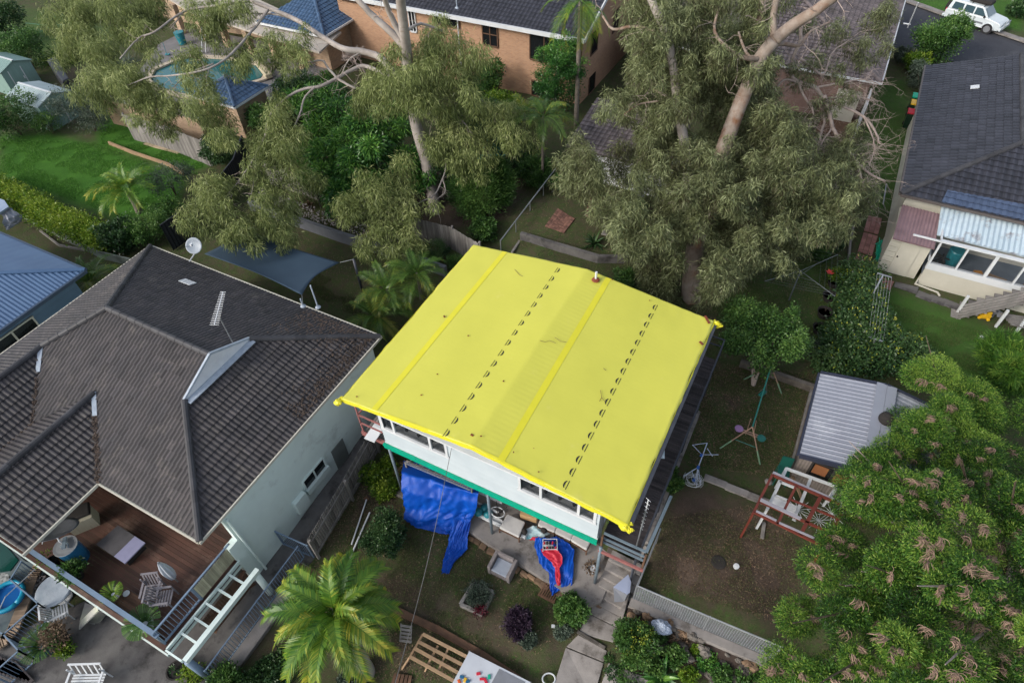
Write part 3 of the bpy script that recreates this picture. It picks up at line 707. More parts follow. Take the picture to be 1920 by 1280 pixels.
# slab under the house + sandstone edge
def slab():
    R = root('patio_slab', (-5.2, 9.6, 0), 'concrete patio under the tarp covered house with a rough sandstone edge', 'patio')
    b = MB(); b.prism([(-10.6,9.2,-.15),(-7.4,8.75,-.15),(-2.0,8.15,-.15),(-1.62,8.5,-.15),(-1.62,17.2,-.15),(-10.6,17.2,-.15)], .45); b.build('slab', M_conc, R)
    s = MB(); pts = [Vector((-10.5,9.1,0)), Vector((-7.4,8.62,0)), Vector((-2.0,8.02,0)), Vector((-1.5,8.5,0)), Vector((-1.5,10.2,0))]
    for i in range(len(pts)-1):
        L = (pts[i+1]-pts[i]).length; n = int(L/.3)
        for k in range(n):
            c = pts[i].lerp(pts[i+1], (k+.5)/n)
            for zz in (-.12, .03):
                m_ = MB(); s.cbox(c+Vector((rnd.uniform(-.05,.05), rnd.uniform(-.05,.05), zz+rnd.uniform(-.03,.03))), rnd.uniform(.16,.36), rnd.uniform(.12,.26), rnd.uniform(.10,.22), rnd.uniform(-.3,.3)-.11, rnd.uniform(-.2,.2), rnd.uniform(-.2,.2), rnd.random())
    s.build('stone_edge', M_sand, R, bevel=.03)
slab()

# ================================================================ left neighbour
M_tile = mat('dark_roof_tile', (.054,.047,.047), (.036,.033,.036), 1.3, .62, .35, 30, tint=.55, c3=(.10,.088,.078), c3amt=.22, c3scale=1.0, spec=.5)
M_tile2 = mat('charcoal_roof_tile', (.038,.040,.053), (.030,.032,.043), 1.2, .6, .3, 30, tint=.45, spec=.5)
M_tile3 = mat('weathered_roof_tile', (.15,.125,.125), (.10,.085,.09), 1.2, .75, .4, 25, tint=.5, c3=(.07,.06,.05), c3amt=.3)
M_cap = mat('ridge_cap_tile', (.055,.055,.06), (.042,.042,.047), 2, .6, .3, 25, tint=.3)
M_wallg = mat('pale_green_render', (.66,.77,.74), (.58,.68,.655), .5, .85, .12, 20, c3=(.46,.53,.51), c3amt=.15)
M_bluetrim = mat('blue_grey_paint', (.17,.24,.33), (.14,.20,.28), 2, .45)
M_reddeck = mat('red_brown_deck', (.080,.037,.026), (.056,.027,.020), 1.2, .55, .2, 20, tint=.4, c3=(.13,.085,.065), c3amt=.38, c3scale=.7)
M_silver = mat('silver_flashing', (.40,.46,.52), (.30,.35,.42), 5, .45, .3, 12)
def left_house():
    R = root('tiled_roof_house', (-19, 8, 0), 'pale green rendered house with a big dark tiled hip roof left of the tarp house', 'house')
    ze = 4.0; pt = math.radians(24.5); tn = math.tan(pt)
    xr = -13.4; yf = 3.15; yb = 12.95; xl = -26.7; xi = -18.15; yw = .35
    pr = (Vector((xr,0,ze)), Vector((math.sin(pt),0,math.cos(pt)))); pf = (Vector((0,yf,ze)), Vector((0,-math.sin(pt),math.cos(pt))))
    pb = (Vector((0,yb,ze)), Vector((0,math.sin(pt),math.cos(pt)))); pl = (Vector((xl,0,ze)), Vector((-math.sin(pt),0,math.cos(pt))))
    pw = (Vector((xi,0,ze)), pr[1])
    yr = (yf+yb)/2; zr = ze+(yb-yf)/2*tn; zg = 5.5; xg = xr-(zg-ze)/tn; xa = -16.65
    yg0 = yf+(zg-ze)/tn; yg1 = yb-(zg-ze)/tn; ap = Vector((xg,yr,zr)); g0 = Vector((xg,yg0,zg)); g1 = Vector((xg,yg1,zg))
    c0 = Vector((xr,yf,ze)); c1 = Vector((xr,yb,ze))
    xr2 = -20.4; zr2 = ze+(xi-xr2)*tn; r2 = Vector((xr2, yf+(zr2-ze)/tn, zr2)); v0 = Vector((xi,yf,ze))
    xr3 = -23.9; zr3 = ze+(xr3-xl)*tn; r3 = Vector((xr3, yf+(zr3-ze)/tn, zr3)); r3e = Vector((xr3,yw-3,zr3)); r2e = Vector((xr2,yw,zr2))
    xh = -22.0; rl_ = Vector((-22.1, yr, zr)); cl = Vector((xl,yb,ze))
    vz = ze+(( -21.95)-(-21.95))*0  # valley between wings 2 and 3
    xv = (xr2+xr3)/2; zv = zr2-(xr2-xv)*tn; vv = Vector((xv, yf+(zv-ze)/tn, zv))
    rf = MB()
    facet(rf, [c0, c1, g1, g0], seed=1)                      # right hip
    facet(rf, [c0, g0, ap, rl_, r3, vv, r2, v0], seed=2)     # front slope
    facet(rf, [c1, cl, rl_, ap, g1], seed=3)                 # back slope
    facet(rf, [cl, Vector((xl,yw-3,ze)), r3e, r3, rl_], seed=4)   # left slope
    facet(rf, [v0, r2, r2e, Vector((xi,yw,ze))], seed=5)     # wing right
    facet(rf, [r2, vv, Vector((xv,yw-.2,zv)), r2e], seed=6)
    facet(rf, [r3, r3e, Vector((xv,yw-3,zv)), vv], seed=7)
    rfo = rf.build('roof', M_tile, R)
    for a, b in ((g0,c0),(g1,c1),(ap,rl_),(rl_,cl),(rl_,r3),(r2,r2e),(r3,r3e)): cp_ = MB(); caps(cp_, a, b); cp_.build('ridge_cap', M_cap, rfo)
    gb = MB(); gb.add([g0+Vector((.02,0,.03)), g1+Vector((.02,0,.03)), ap+Vector((.02,0,.06))], [(0,1,2)]); gb.build('gablet', M_plasticw, rfo, thick=.03)
    fl = MB(); fl.beam(g0+Vector((.12,0,0)), g1+Vector((.12,0,0)), .32, .04); fl.build('flashing', M_silver, rfo); fl = MB(); fl.beam(g0+Vector((0,0,.08)), ap+Vector((0,0,.12)), .08, .08); fl.beam(g1+Vector((0,0,.08)), ap+Vector((0,0,.12)), .08, .08)
    fl.build('flashing', M_silver, rfo); d = (v0-r2); fl = MB(); fl.beam(r2+Vector((.0,0,.06)), r2+d*.28+Vector((0,0,.06)), .16, .03); fl.build('flashing', M_silver, rfo); d = vv-r3; fl = MB(); fl.beam(r3+Vector((0,0,.06)), r3+d*.35+Vector((0,0,.06)), .16, .03)
    fl.build('flashing', M_silver, rfo)
    lt = MB()
    for a, b, n in ((r2+(v0-r2)*.25, v0, 420), (r3+(vv-r3)*.4, vv, 160), (vv, Vector((xv,yw,zv)), 300)):
        for k in range(n):
            p = a.lerp(b, rnd.random())+Vector((rnd.gauss(0,.07), rnd.gauss(0,.07), .05)); lt.cbox(p, .07, .03, .012, rnd.uniform(0,3), 0, 0, rnd.random())
    for k in range(600):
        p = P(rnd.uniform(520,690), 0, 0) if 0 else Vector((xr-.1-abs(rnd.gauss(0,.35)), rnd.uniform(8.2,yb-.3), 0)); p.z = ze+(xr-p.x)*tn+.05; lt.cbox(p, .07, .03, .012, rnd.uniform(0,3), 0, 0, rnd.random())
    for k in range(500):
        y = yb-abs(rnd.gauss(0,1.0))-.1; p = Vector((rnd.uniform(-17,-13.8), y, ze+(yb-y)*tn+.05)); lt.cbox(p, .07, .03, .012, rnd.uniform(0,3), 0, 0, rnd.random())
    lt.build('dry_litter', mat('dry_litter', (.11,.08,.062), (.065,.048,.038), 5, .9, tint=.5), rfo)
    sk = MB()
    for k in range(3): p = P(346+k*6.5, 529+k*2.2, zr-.9); sk.cbox(onplane(346+k*6.5, 528+k*2.4, *pb)+Vector((0,0,.06)), .24, .36, .03, 0, -pt)
    sk.build('skylight_tile', M_white, rfo)
    # gutters / fascias
    gt = MB()
    for a, b in ((Vector((xr+.06,yf-.06,ze-.02)), Vector((xr+.06,yb+.06,ze-.02))), (Vector((xr,yf-.06,ze-.02)), Vector((xi+.06,yf-.06,ze-.02))), (Vector((xi+.06,yf-.06,ze-.02)), Vector((xi+.06,yw-.1,ze-.02))), (Vector((xl,yb+.06,ze-.02)), Vector((xr,yb+.06,ze-.02))), (Vector((xl-.06,yb,ze-.02)), Vector((xl-.06,yw-3,ze-.02)))):
        gt.beam(a, b, .05, .11)
    gt.build('gutter', M_cream, R)
    so_ = MB(); so_.box(xi,xr,yf+.0,yb,ze-.14,ze-.06); so_.box(xl,xi-.003,yw,yb,ze-.14,ze-.06); so_.build('soffit', M_wallg, R)
    wl = MB(); z0 = -.8; xw = xr-.04
    wl.box(xw-.2, xw, yf+.9, yb-.5, z0, ze-.15); wl.box(xi-.2, xw-.203, yf+1.6, yf+1.8, z0, ze-.15); wl.box(xl+.5, xw-.203, yb-.7, yb-.5, z0, ze-.15); wl.box(xl+.5, xl+.7, yw, yb-.703, z0, ze-.15)
    wl.build('wall', M_wallg, R)
    # blade wall stepping toward the pergola
    bw = MB(); bw.box(xw-.25, xw, yf+.5, yf+.897, z0, 2.3); bw.build('low_side_wall', M_wallg, R)
    # side window and meter box, door
    w_ = MB(); a = 7.15; b_ = 8.3; w_.box(xw+.003, xw+.14, a-.08, b_+.08, .62, .9); w_.box(xw+.003, xw+.06, a-.07, a, .903, 1.45); w_.box(xw+.003, xw+.06, b_, b_+.07, .903, 1.45); w_.box(xw+.003,xw+.06,a,b_,1.45,1.52); w_.box(xw+.003,xw+.05,(a+b_)/2-.03,(a+b_)/2+.03,.903,1.45)
    wf = w_.build('side_window', M_wallg, R)
    p_ = MB(); p_.box(xw+.003, xw+.02, a, b_, .9, 1.45); p_.build('pane', M_glassd, wf)
    m_ = MB(); m_.box(xw+.003, xw+.2, 6.35, 6.95, .3, 1.1); m_.build('meter_box', M_wallg, R)
    m_ = MB(); m_.box(xw+.003, xw+.03, 8.78, 9.52, -.1, 1.25); m_.build('side_door', mat('grey_green_door', (.16,.18,.17), (.13,.15,.14), 2, .7), R)
    dp = MB(); dp.tube([(xw+.1,4.15,ze-.3),(xw+.1,4.2,-.3)], .05, 8); dp.build('downpipe', M_wallg, R)
    # deck
    zd = 1.35; dk = MB(); y = yf+1.75
    x = xi-.2
    while y > .62:
        dk.box(-24.5, -13.72 if y < 3.9 else -14.06, y-.13, y, zd-.03, zd, min(1, max(0, .5+rnd.gauss(0,.3)))); y -= .137
    dk.build('deck_boards', M_reddeck, R)
    fb = MB(); fb.box(-24,-13.5,.32,.44,zd-.35,zd+.02); fb.box(-13.68,-13.52,.443,yf+.7,zd-.35,zd+.02); fb.build('deck_fascia', M_reddeck, R)
    uc = MB(); uc.box(-13.49,-13.45,.3,yf+.5,zd-.42,zd-.3); uc.box(-24,-13.45,.26,.31,zd-.42,zd-.3); uc.build('deck_edge_trim', M_wallg, R)
    # solid low parapet of the deck front
    pp = MB(); pp.box(-19.6,-13.75,.47,.55,zd,zd+.72); pp.build('deck_parapet', M_wallg, R)
    hr = MB(); hr.beam((-19.8,.52,zd+.80),(-13.5,.52,zd+.80),.15,.05); hr.build('handrail', M_bluetrim, R)
    # right rail, two panels
    rb = MB()
    for z in (zd+.95, zd+.1): rb.beam((-13.62,.5,z),(-13.62,yf+.65,z),.06,.05)
    for y in (.5, 2.1, yf+.65): rb.beam((-13.62,y,zd),(-13.62,y,zd+.95),.07)
    rb.build('deck_rail', M_bluetrim, R)
    bl = MB(); y = .62
    while y < yf+.6: bl.beam((-13.62,y,zd+.1),(-13.62,y,zd+.93),.02); y += .13
    bl.build('balusters', M_bluetrim, R)
    pn = MB(); 
    for k in range(24): pn.box(-13.58-.01*(k%2), -13.56, 2.14+k*.068, 2.14+k*.068+.062, zd+.12, zd+.9, rnd.random())
    pn.build('slat_screen', mat('cream_slat', (.42,.40,.28), (.33,.31,.22), 2, .8, tint=.3), R)
    # pergola beams beyond the deck
    pg = MB(); zp = zd-.0
    xo = -12.62; pg.beam((xo,.4,zp),(xo,3.75,zp),.17,.2); pg.beam((-13.42,.4,zp),(-13.42,3.7,zp),.06,.16); pg.beam((-13.42,.36,zp),(xo-.09,.36,zp),.06,.16)
    for y in (.98, 1.53, 2.06, 2.6, 3.15): pg.beam((-13.38,y,zp),(xo-.09,y,zp),.07,.13)
    pg.build('pergola_beams', M_wallg, R)
    for (x, y) in ((xo,.45),(xo,3.6),(-16.5,.7)):
        c = MB(); c.tube([(x,y,g(x,y)-.1),(x,y,zp-.12)], .12, 16); c.build('column', M_bluetrim if x == xo and y < 1 else M_wallg, R, smooth=True)
    ls = MB(); 
    for k in range(20): ls.box(-13.4, -13.38, 1.6+k*.1, 1.6+k*.1+.09, -.35, .85, rnd.random())
    ls.beam((-13.35,1.6,-.3),(-13.35,3.6,.8),.08,.03); ls.beam((-13.31,1.6,.8),(-13.31,3.6,-.3),.08,.03)
    ls.build('under_deck_screen', M_brown, R)
left_house()

# antenna, satellite dishes
def antenna(name, base, h, boom, n, label, m=None, mast2=None, el=.5, vert=False, br=.012):
    o = root(name, base, label, 'antenna'); base = Vector(base); b = MB(); b.tube([base, base+Vector((0,0,h))], .022, 8)
    if mast2: b.tube([base+Vector((0,0,h*.55)), Vector(mast2)], .012, 6)
    b.build('mast', m or M_alu, o); t = base+Vector((0,0,h)); d = Vector(boom)
    b = MB(); b.tube([t-d*.35, t+d*.65], .016, 6); s = Vector((0,0,1)) if vert else d.cross(Vector((0,0,1))).normalized()
    for i in range(n):
        p = t-d*.35+d*(i/(n-1)); l = el*(.6+.4*(1-i/n)); b.tube([p-s*l/2, p+s*l/2], br, 5)
    b.build('boom', m or M_plasticw, o)
antenna('tv_antenna', (-16.7, 9.0, 6.0), 1.5, (-.55,1.15,.35), 20, 'tall spiky television antenna on the ridge of the big tiled roof', el=.32, br=.009)
antenna('tv_antenna', tuple(P(1192,1028,2.95)), 2.6, (.02,.05,-1.9), 9, 'upright antenna with short crossbars on the verandah landing of the tarp house', el=.17, br=.006)
def dish(name, c, r, nrm, label, foot=None):
    o = root(name, c, label, 'satellite dish'); c = Vector(c); n = Vector(nrm).normalized(); a = n.cross(Vector((0,0,1))).normalized(); b_ = n.cross(a)
    b = MB(); rows = []
    for i in range(7):
        rr = r*i/6; rows.append([c+n*(.22*r*(i/6)**2)+(a*math.cos(t*math.pi/12)+b_*math.sin(t*math.pi/12)*1.08)*rr for t in range(25)])
    b.grid(rows); b.build('reflector', M_greyplastic if 'deck' in label else mat('dish_grey', (.38,.42,.46), (.33,.37,.41), 3, .45), o, smooth=True, thick=.015)
    b = MB(); b.tube([c-n*.02, c-n*.2+Vector((0,0,-.2)), Vector(foot or (c.x,c.y,c.z-.6))], .025, 8); tip = c+n*r*1.1
    b.tube([c-b_*r*.9, tip], .012, 6); b.cbox(tip, .1, .1, .1); b.build('bracket', M_plasticw, o)
p = P(352, 488, 5.3); dish('satellite_dish', tuple(P(364, 461, 5.2)), .34, (.5,-.55,.75), 'round grey satellite dish at the back edge of the big tiled roof', tuple(P(355,490,4.75)))
dish('satellite_dish', tuple(P(103, 1000, 2.9)), .72, (-.3,.5,.9), 'large round mesh dish leaning over the blue barrel on the red deck', tuple(P(122,1020,1.9)))
for i, (a, b) in enumerate((((566,552),(568,573)), ((580,528),(596,575)))):
    mb_ = MB(); q = P(b[0], b[1], 4.55); 
    mb_.tube([q, (q.x, q.y, q.z+(.4 if i == 0 else 1.2))], .03, 8); mb_.lathe(q+Vector((0,0,-.02)), [(.12,0),(.06,.06)], 10)
    tag(mb_.build('roof_bracket', M_silver), ['short silver bracket on the tiled roof holding the shade sail corner', 'tall silver pipe on the tiled roof beside the shade sail'][i], 'bracket')
# shade sail
def sail():
    cs = [P(383,476,3.4), P(448,424,3.2), P(637,492,3.1), P(566,553,4.3)]
    ctr = sum(cs, Vector())/4; o = root('shade_sail', (ctr.x, ctr.y, 0), 'slate blue shade sail stretched behind the tiled roof', 'shade sail'); b = MB(); rows = []; n = 24
    for i in range(n+1):
        r = []
        for j in range(n+1):
            u, v = i/n, j/n; p = (cs[0]*(1-u)+cs[3]*u)*(1-v)+(cs[1]*(1-u)+cs[2]*u)*v
            k = .16*(math.sin(math.pi*u)*(1-abs(2*v-1)**0)*0); pull = (ctr-p); e = max(math.sin(math.pi*u)*(abs(2*v-1)**3), math.sin(math.pi*v)*(abs(2*u-1)**3))
            p = p+Vector((pull.x, pull.y, 0))*.10*e+Vector((0,0,-.25*math.sin(math.pi*u)*math.sin(math.pi*v))); r.append(p)
        rows.append(r)
    b.grid(rows); b.build('sail_cloth', mat('sail_blue', (.035,.065,.10), (.03,.056,.088), 1.2, .75, .1, 60), o, smooth=True, thick=.004)
    b = MB(); q = P(663,486,3.25); b.tube([cs[2], q], .008, 5); b.tube([cs[3], P(568,570,4.7)], .012, 5); b.build('tension_cable', M_alu, o)
    b = MB(); f = P(682,556,.8); b.tube([(f.x,f.y,.5), q], .065, 12); tag(b.build('sail_post', M_darksteel, smooth=True), 'dark steel post holding the right corner of the shade sail', 'post')
sail()

# ================================================================ helpers for walls drawn from their foot line
def pslab(mb, pp, z, th, tint=.5): mb.prism([P(a, b, z-th) for a, b in pp], th, tint); return mb
def wallseg(mb, a, b, h, th=.12, tint=.5):
    d = Vector((b.x-a.x, b.y-a.y, 0)).normalized(); n = Vector((-d.y, d.x, 0))*th
    mb.prism([a, b, b+n, a+n], h, tint)
# ---------------------------------------------------------------- right neighbour
def right_house():
    R = root('charcoal_roof_house', (8.5, 38, 1), 'cream house with a charcoal tiled roof and a sunroom at the right edge', 'house')
    ze = 4.2; x0, y0, y1 = 4.25, 31.9, 47.1; d = 4.5; zr = 5.68; xr = x0+d; x2 = xr+d
    A = Vector((x0,y0,ze)); B = Vector((x0,y1,ze)); C_ = Vector((xr,y1,zr)); D = Vector((xr,y0+d,zr)); E_ = Vector((x2,y0,ze)); F_ = Vector((x2,y1,ze))
    rf = MB(); pr = (0,.012,0,.012)
    kw = dict(course=.36, colw=.08, prof=(0,.022,.022,0), wedge=.035)
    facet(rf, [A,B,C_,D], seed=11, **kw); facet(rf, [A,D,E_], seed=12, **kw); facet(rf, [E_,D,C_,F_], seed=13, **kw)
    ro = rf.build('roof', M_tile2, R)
    for a, b in ((D,A),(C_,D),(D,E_)): cm = MB(); caps(cm, a, b, .13); cm.build('ridge_cap', M_cap, ro)
    lt = MB(); c = onplane(1827, 165, A, (B-A).cross(C_-A).normalized()); lt.cbox(c+Vector((0,0,.06)), .42, .42, .03, 0, 0, -.32); lt.build('skylight_tile', M_white, ro)
    bp = MB(); n_ = (D-A).cross(E_-A).normalized(); q = [onplane(a, b, A, n_)+Vector((0,0,.06)) for a, b in ((1775,359),(1930,388),(1930,418),(1764,381))]
    facet(bp, q, .34, .14, (0,.04), .03, 3); bp.build('blue_metal_strip', mat('blue_roof_strip', (.07,.10,.17), (.055,.08,.14), 2, .4, tint=.2), ro)
    gt = MB(); gt.beam(A+Vector((-.05,0,-.03)), B+Vector((-.05,0,-.03)), .1, .12); gt.beam(A+Vector((0,-.06,-.03)), E_+Vector((0,-.06,-.03)), .1, .12); gt.build('gutter', mat('brown_gutter', (.10,.085,.08), (.08,.07,.065), 2, .5), R)
    w_ = MB(); w_.box(x0+.35, x2-.35, y0+.45, y1-.4, .6, ze-.12); w_.build('wall', M_cream, R)
    # lean-to with pinkish roof
    bl = P(1643, 503, 1.0); br = P(1716, 524, 1.0); yl = (bl.y+br.y)/2; xl_ = bl.x; zt = 3.25
    w_ = MB(); w_.box(xl_, P(1735,470,2.8).x+.2, yl, y0+.448, .6, zt); w_.build('lean_to_wall', M_cream, R)
    dr = MB(); dx = onY(1683, 470, yl).x; dr.box(dx, dx+.85, yl-.05, yl-.003, 1.02, 3.0); dr.build('lean_to_door', M_cream, R)
    kb = MB(); kb.lathe((dx+.1, yl-.08, 2.05), [(.04,0),(.04,.05)], 8); kb.build('door_knob', M_dark, R)
    for k in range(1):
        s = MB()
        for j in range(7): s.box(xl_-.004, dx-.05, yl-.03-.004*(j%2), yl-.003, 1.05+j*.3, 1.33+j*.3)
        s.build('cladding', M_cream, R)
    rp = MB(); facet(rp, [P(1674,447,3.3), P(1752,467,3.3), P(1764,402,3.65), P(1692,384,3.65)], None, .075, (0,.03), 0, 5); rp.build('pink_metal_roof', mat('pink_corrugated', (.25,.165,.175), (.20,.13,.14), 1.5, .5, c3=(.13,.085,.085), c3amt=.2), R)
    # white corrugated awning
    rp = MB(); facet(rp, [P(1757,440,3.55), P(1925,482,3.55), P(1930,420,3.95), P(1766,381,3.95)], None, .11, (0,.06), 0, 6); rp.build('white_awning', mat('white_corrugated', (.50,.60,.66), (.40,.50,.56), 1.3, .45, c3=(.22,.20,.21), c3amt=.25, c3scale=1.4), R)
    # sunroom
    s0 = P(1716, 531, 1.0); ys = s0.y; zs = onY(1735, 497, ys).z; zs = 2.35; zt = 3.62; xa = s0.x+.05; xb = xa+5.2
    w_ = MB(); w_.box(xa, xb, ys, ys+.12, .6, zs-.34); w_.build('sunroom_base_wall', M_cream, R)
    w_ = MB(); w_.box(xa-.03, xb, ys-.04, ys+.16, zs-.34, zs); w_.build('sunroom_sill_band', M_white, R)
    fr = MB()
    xs = [xa, onY(1802,500,ys).x, onY(1825,510,ys).x, onY(1862,522,ys).x, onY(1897,530,ys).x]; xs = [xa+.03, xa+1.15, xa+2.35, xa+3.5, xa+4.75]
    for i, x in enumerate(xs): fr.box(x-.04-.03*(i==2), x+.04+.03*(i==2), ys-.02, ys+.1, zs+.003, zt)
    fr.box(xa-.03, xb, ys-.02, ys+.1, zt, zt+.09); fr.beam((xa,ys+.05,zt),(xa,ys+2.2,zt),.08); fr.beam((xa,ys+.2,zs),(xa,ys+2.2,zs),.08); fr.beam((xa-1.2,ys-.06,zt+.05),(xb,ys-.06,zt+.05),.07)
    fo = fr.build('sunroom_window_frame', M_white, R)
    g_ = MB(); g_.box(xa+.06, xb, ys+.03, ys+.036, zs+.003, zt-.003); g_.build('pane', glassmat('clear_glass', (.02,.025,.03), .18), fo)
    fl = MB(); fl.box(xa, xb, ys+.16, y0+.447, 1.5, 1.58); fl.build('sunroom_floor', mat('grey_floor', (.16,.19,.23), (.13,.155,.19), 2, .7), R)
    return ys, xa, xb, zs
SUN = right_house()
def sunroom_items():
    ys, xa, xb, zs = SUN
    b = MB(); b.lathe((xa+1.1, ys+1.2, 1.58), [(.28,0),(.32,.5),(.36,1.0),(.33,1.05)], 14); tag(b.build('teal_bin', M_tealp), 'teal bin standing in the far corner behind the sunroom windows', 'bin')
    b = MB()
    for k in range(6): a = k*1.1; b.tube([(xa+.5+math.cos(a)*.4, ys+.8+math.sin(a)*.4, 1.6), (xa+.6, ys+.8, 2.3), (xa+.5+math.cos(a+2)*.4, ys+.8+math.sin(a+2)*.4, 2.2)], .04, 6)
    tag(b.build('exercise_machine', M_dark), 'black frame of an exercise machine inside the sunroom', 'machine')
    b = MB(); b.cbox((xa+2.2,ys+.55,1.9),.35,.3,.5,.3); tag(b.build('small_orange_box', mat('orange_box', (.45,.20,.04),(.4,.17,.03),3,.6), bevel=.02), 'small orange box beside the thick white post inside the sunroom', 'box')
    b = MB(); b.cbox((xa+3.0,ys+.6,1.85),.8,.35,.4,-.2); tag(b.build('tan_carton', M_tan, bevel=.02), 'tan carton lying on the sunroom floor by the window', 'carton')
    b = MB(); b.beam((xa+4.0,ys+.5,1.6),(xa+4.4,ys+.9,2.9),.09); b.beam((xa+4.5,ys+.45,1.6),(xa+4.6,ys+.9,2.9),.09); b.beam((xa+4.2,ys+.7,2.1),(xa+4.5,ys+.7,2.1),.06); b.beam((xa+4.3,ys+.8,2.6),(xa+4.6,ys+.8,2.6),.06)
    tag(b.build('wooden_easel', M_tan), 'wooden easel frame leaning inside the last sunroom window', 'easel')
    # stairs and balustrade
    R = root('timber_stairs', P(1850, 600, 1.0), 'grey timber stairs with white posts below the sunroom windows', 'stairs')
    b = MB(); a0 = P(1792, 590, 1.0); a1 = P(1925, 560, 2.35)
    for k in range(9):
        t = k/8; c = a0.lerp(a1, t); b.cbox(c+Vector((0,.25,0)), .42, 1.0, .05, 0, tint=rnd.random())
    b.build('treads', M_grey, R)
    b = MB()
    for z in (0,.2,.4,.6,.8): b.beam(a0+Vector((0,-.3,z+.05)), a1+Vector((0,-.3,z+.05)), .05, .1, tint=rnd.random())
    b.build('balustrade', M_grey, R)
    b = MB()
    for (p, q) in (((1795,585),(1815,557)),((1893,575),(1918,538)),((1867,612),(1893,580)),((1905,622),(1935,590))):
        c = P(*p, 1.0); c2 = MB(); c2.beam(c+Vector((0,0,-.1)), c+Vector((0,0,1.05)), .11); c2.build('post', M_white, R)
    b.build('tread_trim', M_white, R) if b.f else None
    b = MB()
    for k in range(6): b.beam(P(1868+k*4, 596+k*4, 1.1)+Vector((0,0,.3)), P(1925, 605+k*4, 1.1)+Vector((0,0,.3)), .09, .03)
    b.build('lower_slats', M_grey, R)
    b = MB(); c = P(1843, 595, 1.0); b.cbox(c+Vector((0,0,.16)), .45,.32,.2,.4); b.cbox(c+Vector((.05,0,.35)), .25,.28,.2,.4)
    for sx in (-.18,.18):
        for sy in (-.16,.16): b.tube([c+Vector((sx,sy-.04,.08)), c+Vector((sx,sy+.04,.08))], .08, 10)
    tag(b.build('toy_truck', M_yellow, bevel=.02), 'yellow toy truck on the lawn under the stairs', 'toy')
    b = MB(); c = P(1863, 592, 1.0)
    for k in range(9): b.cbox(c+Vector((rnd.uniform(-.3,.3), rnd.uniform(-.2,.2), .1+rnd.uniform(0,.15))), .3,.22,.06, rnd.uniform(0,3), rnd.uniform(-.5,.5), rnd.uniform(-.5,.5))
    tag(b.build('crumpled_sheet', M_greyplastic, bevel=.02), 'crumpled grey plastic sheet beside the toy truck', 'sheet')
    b = MB(); c = P(1838, 636, 1.0)+Vector((0,0,.11)); b.lathe(c+Vector((0,0,-.11)), [(.11*math.sin(math.pi*i/10)+.001, .11-.11*math.cos(math.pi*i/10)) for i in range(11)], 14)
    ball = b.build('football', M_plasticw, smooth=True); tag(ball, 'white ball with dark patches on the right lawn', 'ball')
    pch = MB()
    for d in ((0,0,1),(.8,0,.4),(-.6,.6,.4),(0,-.8,.5),(-.5,-.5,.2)):
        v = Vector(d).normalized(); a = v.orthogonal().normalized(); e = v.cross(a); pch.add([c+v*.104+(a*math.cos(k*1.2566)+e*math.sin(k*1.2566))*.042+v*.004 for k in range(5)], [(0,1,2,3,4)])
    pch.build('patches', M_black, ball)
sunroom_items()
